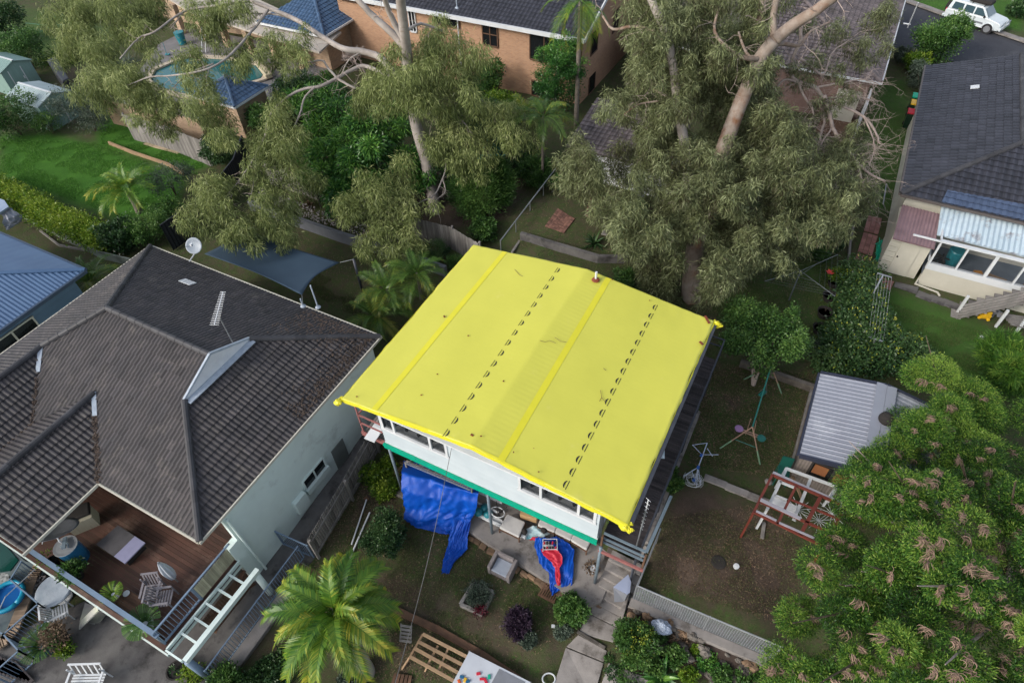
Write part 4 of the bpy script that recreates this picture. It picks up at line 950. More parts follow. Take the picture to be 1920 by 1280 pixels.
# ---------------------------------------------------------------- blue metal roof house
def blue_house():
    R = root('blue_metal_house', (-33, 7, 0), 'blue grey weatherboard house with a blue corrugated metal roof at the left edge', 'house')
    ze = 3.3; xr = -29.15; yb = 10.8; t = math.tan(math.radians(18)); c1 = Vector((xr,yb,ze)); c0 = Vector((xr,-4,ze)); k = 4.5
    rdg = Vector((xr-k, yb-k, ze+k*t)); rd2 = Vector((xr-k, -4, ze+k*t)); cl = Vector((xr-2*k-4, yb, ze)); rd3 = Vector((xr-k-4, yb-k, ze+k*t))
    m = mat('blue_metal_roof', (.075,.145,.265), (.06,.12,.23), .8, .42, c3=(.09,.17,.29), c3amt=.2, spec=.5)
    b = MB(); facet(b, [c1, rdg, rd2, c0], None, .09, (0,.03), 0, 1); facet(b, [c1, cl, rd3, rdg], None, .25, (0,.004), 0, 1); ro = b.build('roof', m, R)
    b = MB(); b.beam(rdg+Vector((0,0,.05)), c1+Vector((0,0,.05)), .22, .04); b.beam(rdg+Vector((0,0,.05)), rd2+Vector((0,0,.05)), .3, .04); b.beam(rdg+Vector((0,0,.05)), rd3+Vector((0,0,.05)), .2, .04); b.build('ridge_flashing', m, ro)
    b = MB(); b.beam(c1+Vector((.05,.0,-.05)), c0+Vector((.05,0,-.05)), .12, .16); b.beam(c1+Vector((0,.05,-.03)), cl+Vector((0,.05,-.03)), .1, .1); b.build('gutter', mat('dark_blue_gutter', (.035,.06,.10), (.03,.05,.085), 2, .4), R)
    xw = xr-.55; b = MB(); z = -.5
    while z < ze-.1: b.add([(xw+.02,-4,z),(xw+.02,yb-.5,z),(xw,yb-.5,z+.16),(xw,-4,z+.16),(xw-.1,-4,z),(xw-.1,yb-.5,z),(xw-.1,yb-.5,z+.16),(xw-.1,-4,z+.16)], [(0,1,2,3),(7,6,5,4),(4,5,1,0),(1,5,6,2)], .5+rnd.gauss(0,.1)); z += .16
    mw = mat('blue_weatherboard', (.10,.17,.25), (.085,.145,.22), 1, .6, tint=.15); b.box(xw-9, xw-.11, yb-.62, yb-.52, -.5, ze-.1); b.build('wall', mw, R)
    y0_, y1_ = 5.75, 7.9; z0_, z1_ = 1.35, 2.55; b = MB()
    q0 = onY(0,0,1) if 0 else None
    for s in ((y0_,y0_+.07,z0_,z1_),(y1_-.07,y1_,z0_,z1_),((y0_+y1_)/2-.04,(y0_+y1_)/2+.04,z0_,z1_)): b.box(xw+.025, xw+.09, *s)
    b.box(xw+.025,xw+.11,y0_-.05,y1_+.05,z0_-.08,z0_-.003); b.box(xw+.025,xw+.10,y0_-.02,y1_+.02,z1_+.003,z1_+.07); f_ = b.build('window_frame', M_cream, R)
    b = MB(); b.box(xw+.03, xw+.045, y0_+.07, y1_-.07, z0_, z1_); b.build('pane', M_glassd, f_)
blue_house()
# ---------------------------------------------------------------- brick house at the top
M_brick = brickmat('orange_brick', (.48,.27,.155), (.37,.19,.11), (.42,.33,.25))
M_brick2 = brickmat('cream_brick', (.48,.33,.21), (.34,.22,.14), (.40,.33,.26))
def brick_house():
    R = root('two_storey_brick_house', (-23, 42, .5), 'two storey orange brick house with a dark tiled roof and white gutter at the top', 'house')
    xr = -15.9; yf = 39.4; ze = 5.55; z0 = .2; yb = 49.6; t = math.tan(math.radians(22)); ym = (yf+yb)/2; zr = ze+(ym-yf+.4)*t
    b = MB(); b.box(-36, xr, yf+.1, yb-.1, z0, ze-.15); b.prism([(xr-.003,yf+.1,ze-.147),(xr-.003,yb-.1,ze-.147),(xr-.003,ym,zr-.1)], (-.25,0,0)); b.build('wall', M_brick, R)
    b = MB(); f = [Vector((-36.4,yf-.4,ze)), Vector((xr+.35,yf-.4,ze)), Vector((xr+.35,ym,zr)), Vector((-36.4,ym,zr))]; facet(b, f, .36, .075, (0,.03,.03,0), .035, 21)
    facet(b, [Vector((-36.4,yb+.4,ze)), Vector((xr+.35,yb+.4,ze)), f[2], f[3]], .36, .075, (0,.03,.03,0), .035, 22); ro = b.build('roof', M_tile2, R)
    c = MB(); caps(c, f[3], f[2], .14); c.build('ridge_caps', M_cap, ro)
    b = MB(); b.beam(f[0]+Vector((0,-.08,-.06)), f[1]+Vector((0,-.08,-.06)), .14, .26); b.beam(f[1]+Vector((.03,-.1,-.03)), f[2]+Vector((.03,0,-.03)), .08, .24); b.build('gutter', M_white, R)
    b = MB(); p = P(862, 12, ze+.25); b.tube([(p.x, yf+.3, ze+.2), (p.x, yf+.3, ze+1.1)], .04, 8); b.lathe((p.x, yf+.3, ze+.22), [(.2,0),(.08,.12)], 10); b.build('vent_pipe', M_silver, ro)
    # openings measured from the photograph on the wall plane
    def win(px0, py0, px1, py1, mull=1, trans=0, frame=M_brown, name='window'):
        a = onY(px0, py0, yf); c_ = onY(px1, py1, yf); x0, x1 = a.x, c_.x; zt, zb = a.z, c_.z
        b = MB(); w = .07
        b.box(x0,x0+w,yf-.0,yf+.09,zb,zt); b.box(x1-w,x1,yf,yf+.09,zb,zt); b.box(x0+w,x1-w,yf,yf+.09,zt-w,zt); b.box(x0+w,x1-w,yf-.03,yf+.09,zb-.04,zb+w)
        for k in range(mull): xm = x0+(x1-x0)*(k+1)/(mull+1); b.box(xm-.03,xm+.03,yf+.01,yf+.08,zb+w,zt-w)
        if trans: zm = (zb+zt)/2; b.box(x0+w,x1-w,yf+.015,yf+.07,zm-.03,zm+.03)
        f_ = b.build(name, frame, R); g_ = MB(); g_.box(x0+w,x1-w,yf+.04,yf+.05,zb,zt); g_.build('pane', M_glassd, f_)
    win(812,26,862,54); win(902,40,934,90,1,1); win(992,57,1047,122,1); win(763,18,782,62,1,0,M_white); win(640,0,700,10,1)
    win(905,125,935,165,1,1); win(996,150,1045,190,1)
    dp = MB()
    for px in (861, 1046): p = onY(px, 75, yf-.02); dp.tube([(p.x,yf-.03,ze-.3),(p.x,yf-.03,z0)], .05, 8)
    dp.build('downpipe', M_white, R)
    for y0_, y1_, a, b_ in ((41.0,42.2,3.7,5.1),(45,46.2,3.7,5.1),(41,42.2,.9,2.1)):
        b = MB(); b.box(xr+.003,xr+.06,y0_,y1_,a-.08,a); b.box(xr+.003,xr+.05,y0_,y0_+.07,a,b_); b.box(xr+.003,xr+.05,y1_-.07,y1_,a,b_); f_ = b.build('side_window', M_brown, R)
        b = MB(); b.box(xr+.003,xr+.02,y0_+.07,y1_-.07,a,b_); b.build('pane', M_glassd, f_)
brick_house()
def brick_wing():
    R = root('brick_wing_house', (-42, 38, .8), 'low brick house with blue tiled and cream roofs behind the swimming pool', 'house')
    mb_ = mat('blue_glazed_tile', (.055,.105,.19), (.04,.08,.15), 2, .35, .2, 20, tint=.35)
    # blue hipped roof seen between the gum limbs
    a = P(608, 68, 3.7); b_ = P(700, 18, 3.7); c = P(515, 36, 3.7); d_ = P(600, 5, 5.2); e = P(640,-20,5.2)
    b = MB(); xr, yf = a.x, a.y
    A = Vector((xr,yf,3.7)); B = Vector((xr,yf+8,3.7)); Cc = Vector((c.x-1,yf,3.7)); rd = Vector((xr-3.6,yf+3.6,5.2)); r2 = Vector((xr-3.6,yf+8,5.2)); r3 = Vector((c.x-1+3,yf+3.6,5.2))
    facet(b, [A,B,r2,rd], .34, .1, (0,.03,.03), .03, 3); facet(b, [A,rd,r3,Cc], .34, .1, (0,.03,.03), .03, 4); ro = b.build('blue_tiled_roof', mb_, R)
    for a_, e_ in ((rd,A),(r3,rd)): cm = MB(); caps(cm, a_, e_, .13); cm.build('ridge_cap', mb_, ro)
    g_ = MB(); g_.beam(A+Vector((0.05,0,-.05)), B+Vector((0.05,0,-.05)), .1,.14); g_.beam(A+Vector((0,-.05,-.05)), Cc+Vector((0,-.05,-.05)), .1,.14); g_.build('gutter', M_white, R)
    w_ = MB(); w_.box(c.x, xr-.5, yf+.5, yf+8, .5, 3.6); w_.build('dark_wall', M_brick2, R)
    # cream flat awning
    b = MB(); pts = [P(300,-12,3.4), P(352,20,3.4), P(480,62,3.4), P(598,98,3.4), P(640,60,3.4), P(530,20,3.4), P(400,-40,3.4)]; b.prism([p-Vector((0,0,.14)) for p in pts], .14); b.build('cream_awning', mat('cream_roof_sheet', (.45,.40,.34), (.38,.34,.29), 1, .7, .1, 20), R)
    b = MB()
    p0 = P(340, 62, 1.0); q0 = P(565, 128, 1.0); 
    dd = (q0-p0)
    for k in range(6):
        p = p0+dd*(k/5.); b.box(p.x-.22, p.x+.22, p.y-.0, p.y+.44, .6, 3.24)
    b.build('brick_column', M_brick2, R)
    b = MB(); b.prism([(p0.x-6,p0.y+2.5,.6),(q0.x,q0.y+3.4,.6),(q0.x,q0.y+3.7,.6),(p0.x-6,p0.y+2.8,.6)], 2.6); b.build('rear_wall', M_brick2, R)
    b = MB()
    for k in range(5):
        x = p0.x+1+k*2.1; y = p0.y+2.42+(x-p0.x+6)*.9/((q0.x-p0.x)+6); b.box(x, x+1.5, y-.05, y+.0, .8, 2.9)
    b.build('dark_opening', M_glassd, R)
brick_wing()
# ---------------------------------------------------------------- pool and its surroundings
def pool():
    R = root('swimming_pool', P(380, 150, .9), 'in ground swimming pool with cream coping behind the brick wall', 'swimming pool')
    wp = [(283,150),(292,133),(350,108),(420,112),(505,128),(490,150),(440,165),(380,185),(345,178),(300,168)]
    zz = 1.05; b = MB(); b.prism([P(a, c, zz-.3) for a, c in wp], .18); b.build('water', mat('pool_water_teal', (.025,.135,.14), (.018,.10,.11), .5, .04, .08, 3, spec=.6), R)
    ctr = Vector((sum(a for a, _ in wp)/len(wp), sum(c for _, c in wp)/len(wp))); b = MB(); n = len(wp)
    for i in range(n):
        a = P(*wp[i], zz-.1); c = P(*wp[(i+1) % n], zz-.1); cc = P(ctr.x, ctr.y, zz-.1); oa = a+(a-cc).normalized()*.45; oc = c+(c-cc).normalized()*.45; b.prism([a, c, oc, oa], .12, .5)
    b.build('coping', mat('cream_coping', (.50,.43,.33), (.42,.36,.28), 3, .8, .2, 20), R)
    b = MB(); b.prism([P(a, c, .6) for a, c in ((250,160),(300,90),(360,60),(640,110),(610,150),(520,230),(350,200),(262,188))], .3); b.build('deck_paving', mat('grey_pavers', (.20,.19,.19), (.14,.135,.135), 1, .85, .2, 25), R)
pool()
def pavilion():
    R = root('pool_pavilion', P(440, 240, .5), 'small square brick pavilion with a blue tiled pyramid roof by the pool', 'pavilion')
    x0, x1, y0, y1 = -38.6, -34.9, 25.9, 29.4; ze = 2.9; mb_ = _mc['blue_glazed_tile']; ap = Vector(((x0+x1)/2,(y0+y1)/2,ze+.85))
    q = P(440, 201, ze); x1 = q.x; y0 = q.y; q = P(500, 161, ze); y1 = q.y; x0 = x1-3.9; ap = Vector(((x0+x1)/2,(y0+y1)/2,ze+.85))
    c = [Vector((x0,y0,ze)), Vector((x1,y0,ze)), Vector((x1,y1,ze)), Vector((x0,y1,ze))]; b = MB()
    for i in range(4): facet(b, [c[i], c[(i+1) % 4], ap], .34, .1, (0,.03,.03), .03, i)
    ro = b.build('roof', mb_, R); 
    for p in c: cm = MB(); caps(cm, ap, p, .1); cm.build('ridge_cap', mb_, ro)
    b = MB()
    for i in range(4): b.beam(c[i]+Vector((0,0,-.06)), c[(i+1) % 4]+Vector((0,0,-.06)), .12, .12)
    b.build('gutter', M_white, R)
    b = MB(); b.box(x0+.2, x1-.2, y0+.2, y1-.2, .1, ze-.13); b.build('wall', M_brick2, R)
pavilion()
# ---------------------------------------------------------------- house under the big gum, top right
def gum_house():
    R = root('weathered_tile_house', (-2, 38, 1), 'house with a weathered grey brown tiled roof under the big gum tree', 'house')
    ze = 4.0; A = P(1652, 155, ze); B = P(1702, -10, ze); t = math.tan(math.radians(20))
    xr = A.x; yf = A.y; yb = yf+16; xl = -14.5; xm = (xr+xl)/2; zr = ze+(xr-xm)*t*.8
    b = MB(); kw = dict(course=.34, colw=.075, prof=(0,.035,.035,0), wedge=.04)
    c0 = Vector((xr,yf,ze)); c1 = Vector((xr,yb,ze)); d = (xr-xm); r0 = Vector((xm,yf+d,zr)); r1 = Vector((xm,yb,zr)); c3 = Vector((xl,yf,ze)); c4 = Vector((xl,yb,ze))
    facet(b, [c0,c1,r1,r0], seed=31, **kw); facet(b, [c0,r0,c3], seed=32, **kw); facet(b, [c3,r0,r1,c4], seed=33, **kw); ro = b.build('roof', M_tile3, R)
    for a_, e_ in ((r0,c0),(r1,r0),(r0,c3)): cm = MB(); caps(cm, a_, e_); cm.build('ridge_cap', M_tile3, ro)
    b = MB(); b.beam(c0+Vector((.05,-.05,-.05)), c1+Vector((.05,0,-.05)), .1,.12); b.beam(c0+Vector((0,-.05,-.05)), c3+Vector((0,-.05,-.05)), .1,.12); b.build('gutter', M_white, R)
    b = MB(); b.box(xl+.5, xr-.5, yf+.5, yb-.5, .6, ze-.12); b.build('wall', mat('dull_pink_brick', (.22,.14,.12), (.17,.11,.095), 2, .9), R)
    # small porch with white rail at the near right corner
    b = MB(); p = P(1640, 155, 3.2); b.box(xr-2.6, xr-.35, yf-1.9, yf+.497, 1.0, 1.2); b.build('porch_floor', M_brown, R)
    b = MB()
    for z in (3.3, 2.1): b.beam((xr-.35,yf-1.9,z),(xr-.35,yf+.4,z),.1,.12)
    for y in (yf-1.9, yf-.7, yf+.4): b.beam((xr-.35,y,1.2),(xr-.35,y,3.3),.1)
    b.build('porch_frame', M_white, R)
    b = MB(); b.box(xr-2.2,xr-.8,yf-.1,yf+.497,1.2,3.0); b.build('porch_door', M_cream, R)
gum_house()
def gum_shed():
    R = root('small_tiled_outbuilding', P(1090, 330, 1.2), 'small outbuilding with a grey tiled roof and white walls half hidden by the gum', 'outbuilding')
    ze = 3.3; A = P(1060, 275, ze); b = MB(); x0 = A.x; y0 = A.y; x1 = x0+6; y1 = y0+4.6; rz = ze+.8
    facet(b, [Vector((x0,y0,ze)), Vector((x1,y0,ze)), Vector((x1,y1,rz)), Vector((x0,y1,rz))], .34, .1, (0,.03,.03), .035, 5)
    b.build('roof', M_tile3, R)
    b = MB(); b.box(x0+.3, x1-.3, y0+.4, y1-.1, .8, ze-.1); b.build('wall', M_plasticw, R)
    b = MB(); b.box(x0+1.2,x0+2.2,y0+.36,y0+.397,1.6,2.6); b.build('window', M_glassd, R)
gum_shed()
# ---------------------------------------------------------------- corrugated shed in the right yard
def shed():
    R = root('corrugated_shed', (5, 17.5, 1), 'garden shed with a pale corrugated gable roof beside the red pergola frame', 'shed')
    x0, x1 = 2.93, 8.2; y0, y1 = 15.55, 19.75; ze = 3.0; xm = (x0+x1)/2; xm = P(1662, 760, 3.45).x-.1; zr = 3.45; x1 = 2*xm-x0
    m = mat('pale_corrugated_roof', (.27,.29,.345), (.235,.25,.30), .8, .4, spec=.5, c3=(.40,.42,.47), c3amt=.3); b = MB()
    facet(b, [Vector((x0,y0,ze)), Vector((x0,y1,ze)), Vector((xm,y1,zr)), Vector((xm,y0,zr))], None, .05, (0,.028,.0,0), 0, 1, tvar=0); facet(b, [Vector((x1,y0,ze)), Vector((x1,y1,ze)), Vector((xm,y1,zr)), Vector((xm,y0,zr))], None, .05, (0,.028,0,0), 0, 1, tvar=0)
    ro = b.build('roof', m, R)
    b = MB(); b.beam((xm-.17,y0-.02,zr+.045),(xm-.17,y1+.02,zr+.045),.36,.02); b.beam((xm+.19,y0-.02,zr+.035),(xm+.19,y1+.02,zr+.035),.34,.02); b.build('ridge_cap', m, ro)
    b = MB(); dk = mat('navy_trim', (.03,.035,.06), (.025,.03,.05), 2, .4)
    for y in (y0-.04, y1+.04): b.beam((x0,y,ze-.02),(xm,y,zr-.02),.08,.18); b.beam((xm,y,zr-.02),(x1,y,ze-.02),.08,.18)
    b.beam((x0-.05,y0,ze-.04),(x0-.05,y1,ze-.04),.08,.12); b.build('roof_trim', dk, R)
    b = MB(); z0 = .9; n = 40
    for k in range(n): x = x0+.12+(x1-x0-.24)*k/n; b.box(x, x+(x1-x0-.24)/n-.012, y0+.15, y0+.2, z0, ze-.09, .5+rnd.gauss(0,.15))
    b.box(x0+.12,x1-.12,y0+.203,y1-.15,z0,ze-.1); b.build('wall', mat('taupe_cladding', (.21,.18,.165), (.18,.155,.14), 2, .7, tint=.1), R)
    a = onY(1523, 880, y0+.1); c = onY(1575, 905, y0+.1); xa, xb = a.x-.12, a.x+1.45; zt = onY(1529, 866, y0+.1).z; zb = onY(1519, 892, y0+.1).z
    b = MB()
    for s in ((xa,xa+.06,zb,zt),(xb-.06,xb,zb,zt),((xa+xb)/2-.04,(xa+xb)/2+.04,zb,zt)): b.box(s[0],s[1],y0+.06,y0+.147,s[2],s[3])
    b.box(xa,xb,y0+.06,y0+.147,zb-.06,zb-.002); b.box(xa,xb,y0+.06,y0+.147,zt+.002,zt+.06); f_ = b.build('window_frame', M_dark, R)
    b = MB(); b.box(xa+.06,xb-.06,y0+.12,y0+.145,zb,zt); b.build('pane', glassmat('tinted_glass', (.015,.018,.02), .55), f_)
    b = MB(); b.box(xa+.12,xa+.6,y0+.10,y0+.118,zb+.25,zt-.12); b.box(xa+.85,xb-.3,y0+.10,y0+.118,zb+.1,zt-.2); b.build('orange_blind', mat('orange_blind', (.24,.095,.04), (.20,.08,.03), 3, .7), f_)
    b = MB(); c = tuple(P(1658, 792, zr-.08)); b.lathe(c, [(.22,0),(.2,.12),(.26,.14),(.28,.22),(.26,.32),(.16,.42),(.02,.46)], 16); b.build('roof_ventilator', M_dark, ro, smooth=False)
shed()
def pergola():
    R = root('pergola_frame', (3.4, 14, 1), 'red and white steel pergola frame standing in front of the corrugated shed', 'pergola')
    z = 2.75; b = MB(); w_ = MB()
    def q(a, zz=z): return P(*a, zz)
    rails = [((1448,890),(1575,945)),((1425,940),(1560,1000)),((1414,960),(1545,1025))]
    for a, c in rails: b.beam(q(a), q(c), .07, .09)
    for a, c in (((1448,890),(1412,962)),((1492,912),(1457,983)),((1538,932),(1500,1003)),((1578,962),(1545,1027))): b.beam(q(a), q(c), .08 if a[0] != 1538 else .12, .09)
    b.beam(q((1480,935)), q((1572,972)), .06); 
    b.build('red_steel_frame', M_rust, R)
    w_.beam(q((1449,886)), q((1580,945)), .13, .05); w_.beam(q((1425,938))+Vector((0,0,.07)), q((1500,974))+Vector((0,0,.07)), .12, .04)
    w_.beam(q((1417,959))+Vector((0,0,.06)), q((1455,977))+Vector((0,0,.06)), .07, .03); w_.beam(q((1460,981))+Vector((0,0,.06)), q((1526,1010))+Vector((0,0,.06)), .07, .03)
    w_.build('grey_top_rail', mat('silver_rail', (.34,.33,.37), (.28,.27,.31), 3, .4), R)
    b = MB(); zz = 2.35
    for a, c in (((1474,878),(1568,912)),((1474,880),(1438,955)),((1568,914),(1552,940)),((1520,897),(1488,975))): b.beam(P(*a, zz), P(*c, zz if a[1] < 900 else zz), .10, .07)
    for a in ((1474,878),(1568,912),(1438,955)): p = P(*a, zz); b.beam(p, (p.x,p.y,g(p.x,p.y)-.1), .08)
    b.beam(P(1462,903,zz), P(1490,914,zz), .07); b.beam(P(1452,928,zz), P(1475,937,zz), .07); b.build('white_door_frame', M_white, R)
    b = MB(); pp = [(1450,930),(1495,950),(1487,968),(1440,950)]; b.prism([P(*a, 1.5) for a in pp], .05); b.build('white_panel', M_plasticw, R)
    b = MB(); c = P(1498, 955, 2.2)
    for cx, cy in ((1497,955),(1560,962),(1535,975)):
        c = P(cx, cy, 2.3)
        for k in range(6): a = k*math.pi/6; d = Vector((math.cos(a), math.sin(a), 0))*.5; b.tube([c-d, c+d], .008, 5)
    b.build('white_spokes', M_white, R)
    b = MB(); b.beam(P(1483,885,1.3), P(1508,945,2.2), .1, .04); b.build('timber_brace', M_tan, R)
    b = MB()
    for a in ((1448,890),(1412,962),(1545,1027),(1578,962)): p = q(a); b.beam(p, (p.x,p.y,g(p.x,p.y)-.1), .07)
    b.build('red_leg', M_rust, R)
pergola()

# ================================================================ trees
def clumps_px(lst, f=1.0, frag=0):
    if frag:
        rf = random.Random(len(lst)); l2 = []
        for px, py, rx, ry, z in lst:
            l2.append((px, py, rx*.72, ry*.72, z))
            for k in range(frag):
                a = rf.uniform(0, 6.28); s_ = rf.uniform(.28, .5); q = rf.uniform(.6, 1.3); l2.append((px+math.cos(a)*rx*q, py+math.sin(a)*ry*q, rx*s_, ry*s_*1.15, z-math.sin(a)*.3+rf.uniform(-.5,.5)))
        lst = l2
    out = []
    for px, py, rx, ry, z in lst:
        c = P(px, py, z); d = (c-Vector((0,0,H))).dot(Vector(CM[2])); a = rx*d/F*f; e = ry*d/F*f
        out.append((c, a, a, e*.95))
    return out
def left_gum():
    base = G(815, 398); R = root('gum_tree', base, 'tall pale trunked gum tree between the brick house and the tiled roof house', 'tree')
    rr = random.Random(3); bx, by = base.x, base.y
    tr = MB(); t = branch(tr, [(818,405,.6),(812,370,1.4),(798,300,3.3),(780,235,5.2),(770,170,7.2),(764,110,9.0),(758,60,10.6),(752,10,12.0),(748,-40,13.3)], (.36,.20), 14)
    tr.build('trunk', M_gumbark, R, smooth=True)
    B = [([(752,165,7.3),(735,135,7.6),(712,108,7.8),(680,97,8.0),(645,92,8.2),(608,72,8.4),(560,40,8.8),(505,16,9.2),(470,2,9.5)], (.22,.10)),
     ([(760,90,9.6),(735,62,10.2),(705,35,10.8),(680,10,11.4),(655,-20,12)], (.2,.12)), ([(757,75,10),(735,35,11),(722,0,12),(712,-30,13)], (.16,.10)),
     ([(752,160,7.2),(720,140,7.2),(683,124,7.2),(655,134,7.1),(632,147,7.0),(600,162,6.9),(570,167,6.8),(540,182,6.6),(508,213,6.3),(497,255,5.8)], (.13,.05)),
     ([(632,147,7),(615,128,7.1),(604,114,7.2),(575,118,7.2),(560,120,7.1)], (.07,.04)), ([(632,147,7),(650,158,6.8),(668,166,6.6)], (.08,.05)), ([(592,163,6.9),(572,182,6.6),(562,215,6.2),(550,240,5.8)], (.06,.035)),
     ([(680,97,8),(655,112,7.8),(640,140,7.2)], (.04,.03)), ([(755,150,7.6),(755,120,8.2),(742,90,8.6)], (.05,.03)),
     ([(480,50,8.6),(440,95,8.4),(410,120,8.3),(370,135,8.2),(320,142,8.0),(280,145,7.8),(240,160,7.4)], (.07,.03)), ([(505,16,9.2),(480,50,8.6)], (.08,.07)), ([(400,120,8.3),(350,140,7.9),(325,165,7.4)], (.04,.02)),
     ([(470,2,9.5),(400,12,9.3),(345,22,9.1),(290,60,8.8),(260,72,8.6),(225,110,8.2)], (.08,.03)), ([(345,22,9.1),(320,55,8.6)], (.04,.02)), ([(560,40,8.8),(520,28,8.9),(470,25,8.9),(440,20,9)], (.06,.03)),
     ([(778,222,5.4),(800,213,5.8),(830,222,5.9),(850,212,6.1),(855,190,6.5)], (.10,.06)), ([(850,212,6.1),(870,230,5.8),(885,250,5.4)], (.05,.03)), ([(840,165,6.9),(880,170,6.8),(905,190,6.4),(925,210,6.0),(945,220,5.8)], (.05,.025)), ([(880,170,6.8),(885,200,6.2),(890,225,5.8)], (.04,.02)),
     ([(838,300,4.0),(832,330,3.6),(815,365,3.0),(790,378,2.7),(765,395,2.5)], (.05,.02)), ([(830,335,3.6),(835,360,3.2),(818,375,2.8),(816,400,2.2)], (.03,.015)), ([(497,255,5.8),(480,290,5.4),(455,330,5.0),(440,350,4.8)], (.05,.025)), ([(480,290,5.4),(478,330,5),(470,370,4.6)], (.035,.02)), ([(760,60,10.4),(790,45,10.4),(830,60,9.8)], (.09,.04)), ([(460,330,5),(430,360,4.7),(415,390,4.5)], (.03,.02))]
    tw = MB()
    for k, (p, r) in enumerate(B):
        b = MB(); pts = branch(b, p, r, 9, .03); b.build('limb', M_gumbark, R, smooth=True); twigs(tw, pts, 5, 1.4, .02, rr, .3, 2)
    tag(tw.build('twigs', M_dead, R), None, None, kind='stuff')
    cl = [(112,35,38,46,8.6),(140,75,35,45,8),(160,20,38,30,8.8),(230,30,48,52,9),(280,15,40,32,9),(262,70,36,40,8.4),(190,110,38,46,8),(180,160,34,44,7.6),(225,150,34,40,7.6),(245,185,30,30,7),(300,200,38,38,6.5),(285,170,30,40,7.0),
     (275,200,26,36,6.4),(300,235,30,26,6.0),(370,150,34,52,7.6),(385,190,36,48,7.1),(400,225,30,30,6.5),(420,260,26,20,6.2),(355,110,26,40,8.2),(380,45,34,38,9),(400,60,26,40,8.6),(440,100,26,34,8),(455,125,22,24,7.8),(430,15,40,26,9.4),(520,80,26,34,8.2),(545,118,24,28,7.8),(565,75,22,28,8.4),(500,110,18,30,8),
     (830,80,52,38,9.4),(800,105,50,38,9),(860,105,48,42,8.8),(800,150,62,46,8.2),(860,150,46,46,8),(730,140,42,36,8),(700,175,40,36,7.2),(740,180,46,42,7.4),(790,190,46,34,7),(880,200,46,40,6.4),(930,220,36,32,6),(960,255,36,28,5.6),(860,255,50,36,5.4),(900,290,46,34,4.8),(830,275,36,36,5),(880,320,30,24,4.2),
     (520,240,38,40,6.2),(500,290,36,44,5.6),(540,285,36,38,5.6),(510,330,40,40,5),(560,330,36,34,4.6),(530,370,40,34,4.4),
     (400,380,42,42,5.0),(385,420,34,36,4.6),(430,410,34,36,4.6),(400,350,34,28,5.2),(455,440,28,26,4.2),(510,420,38,34,4.1),(540,445,26,20,3.8),(480,400,28,24,4.4),
     (690,370,44,40,4.0),(730,350,46,40,4.2),(760,385,42,42,3.6),(720,410,44,38,3.4),(745,440,36,34,3.1),(770,470,24,28,2.9),(660,395,30,28,3.6),(705,450,28,26,3.0),(735,480,22,22,2.6)]
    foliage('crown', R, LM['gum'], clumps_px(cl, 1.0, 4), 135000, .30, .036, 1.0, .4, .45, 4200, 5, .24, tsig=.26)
left_gum()
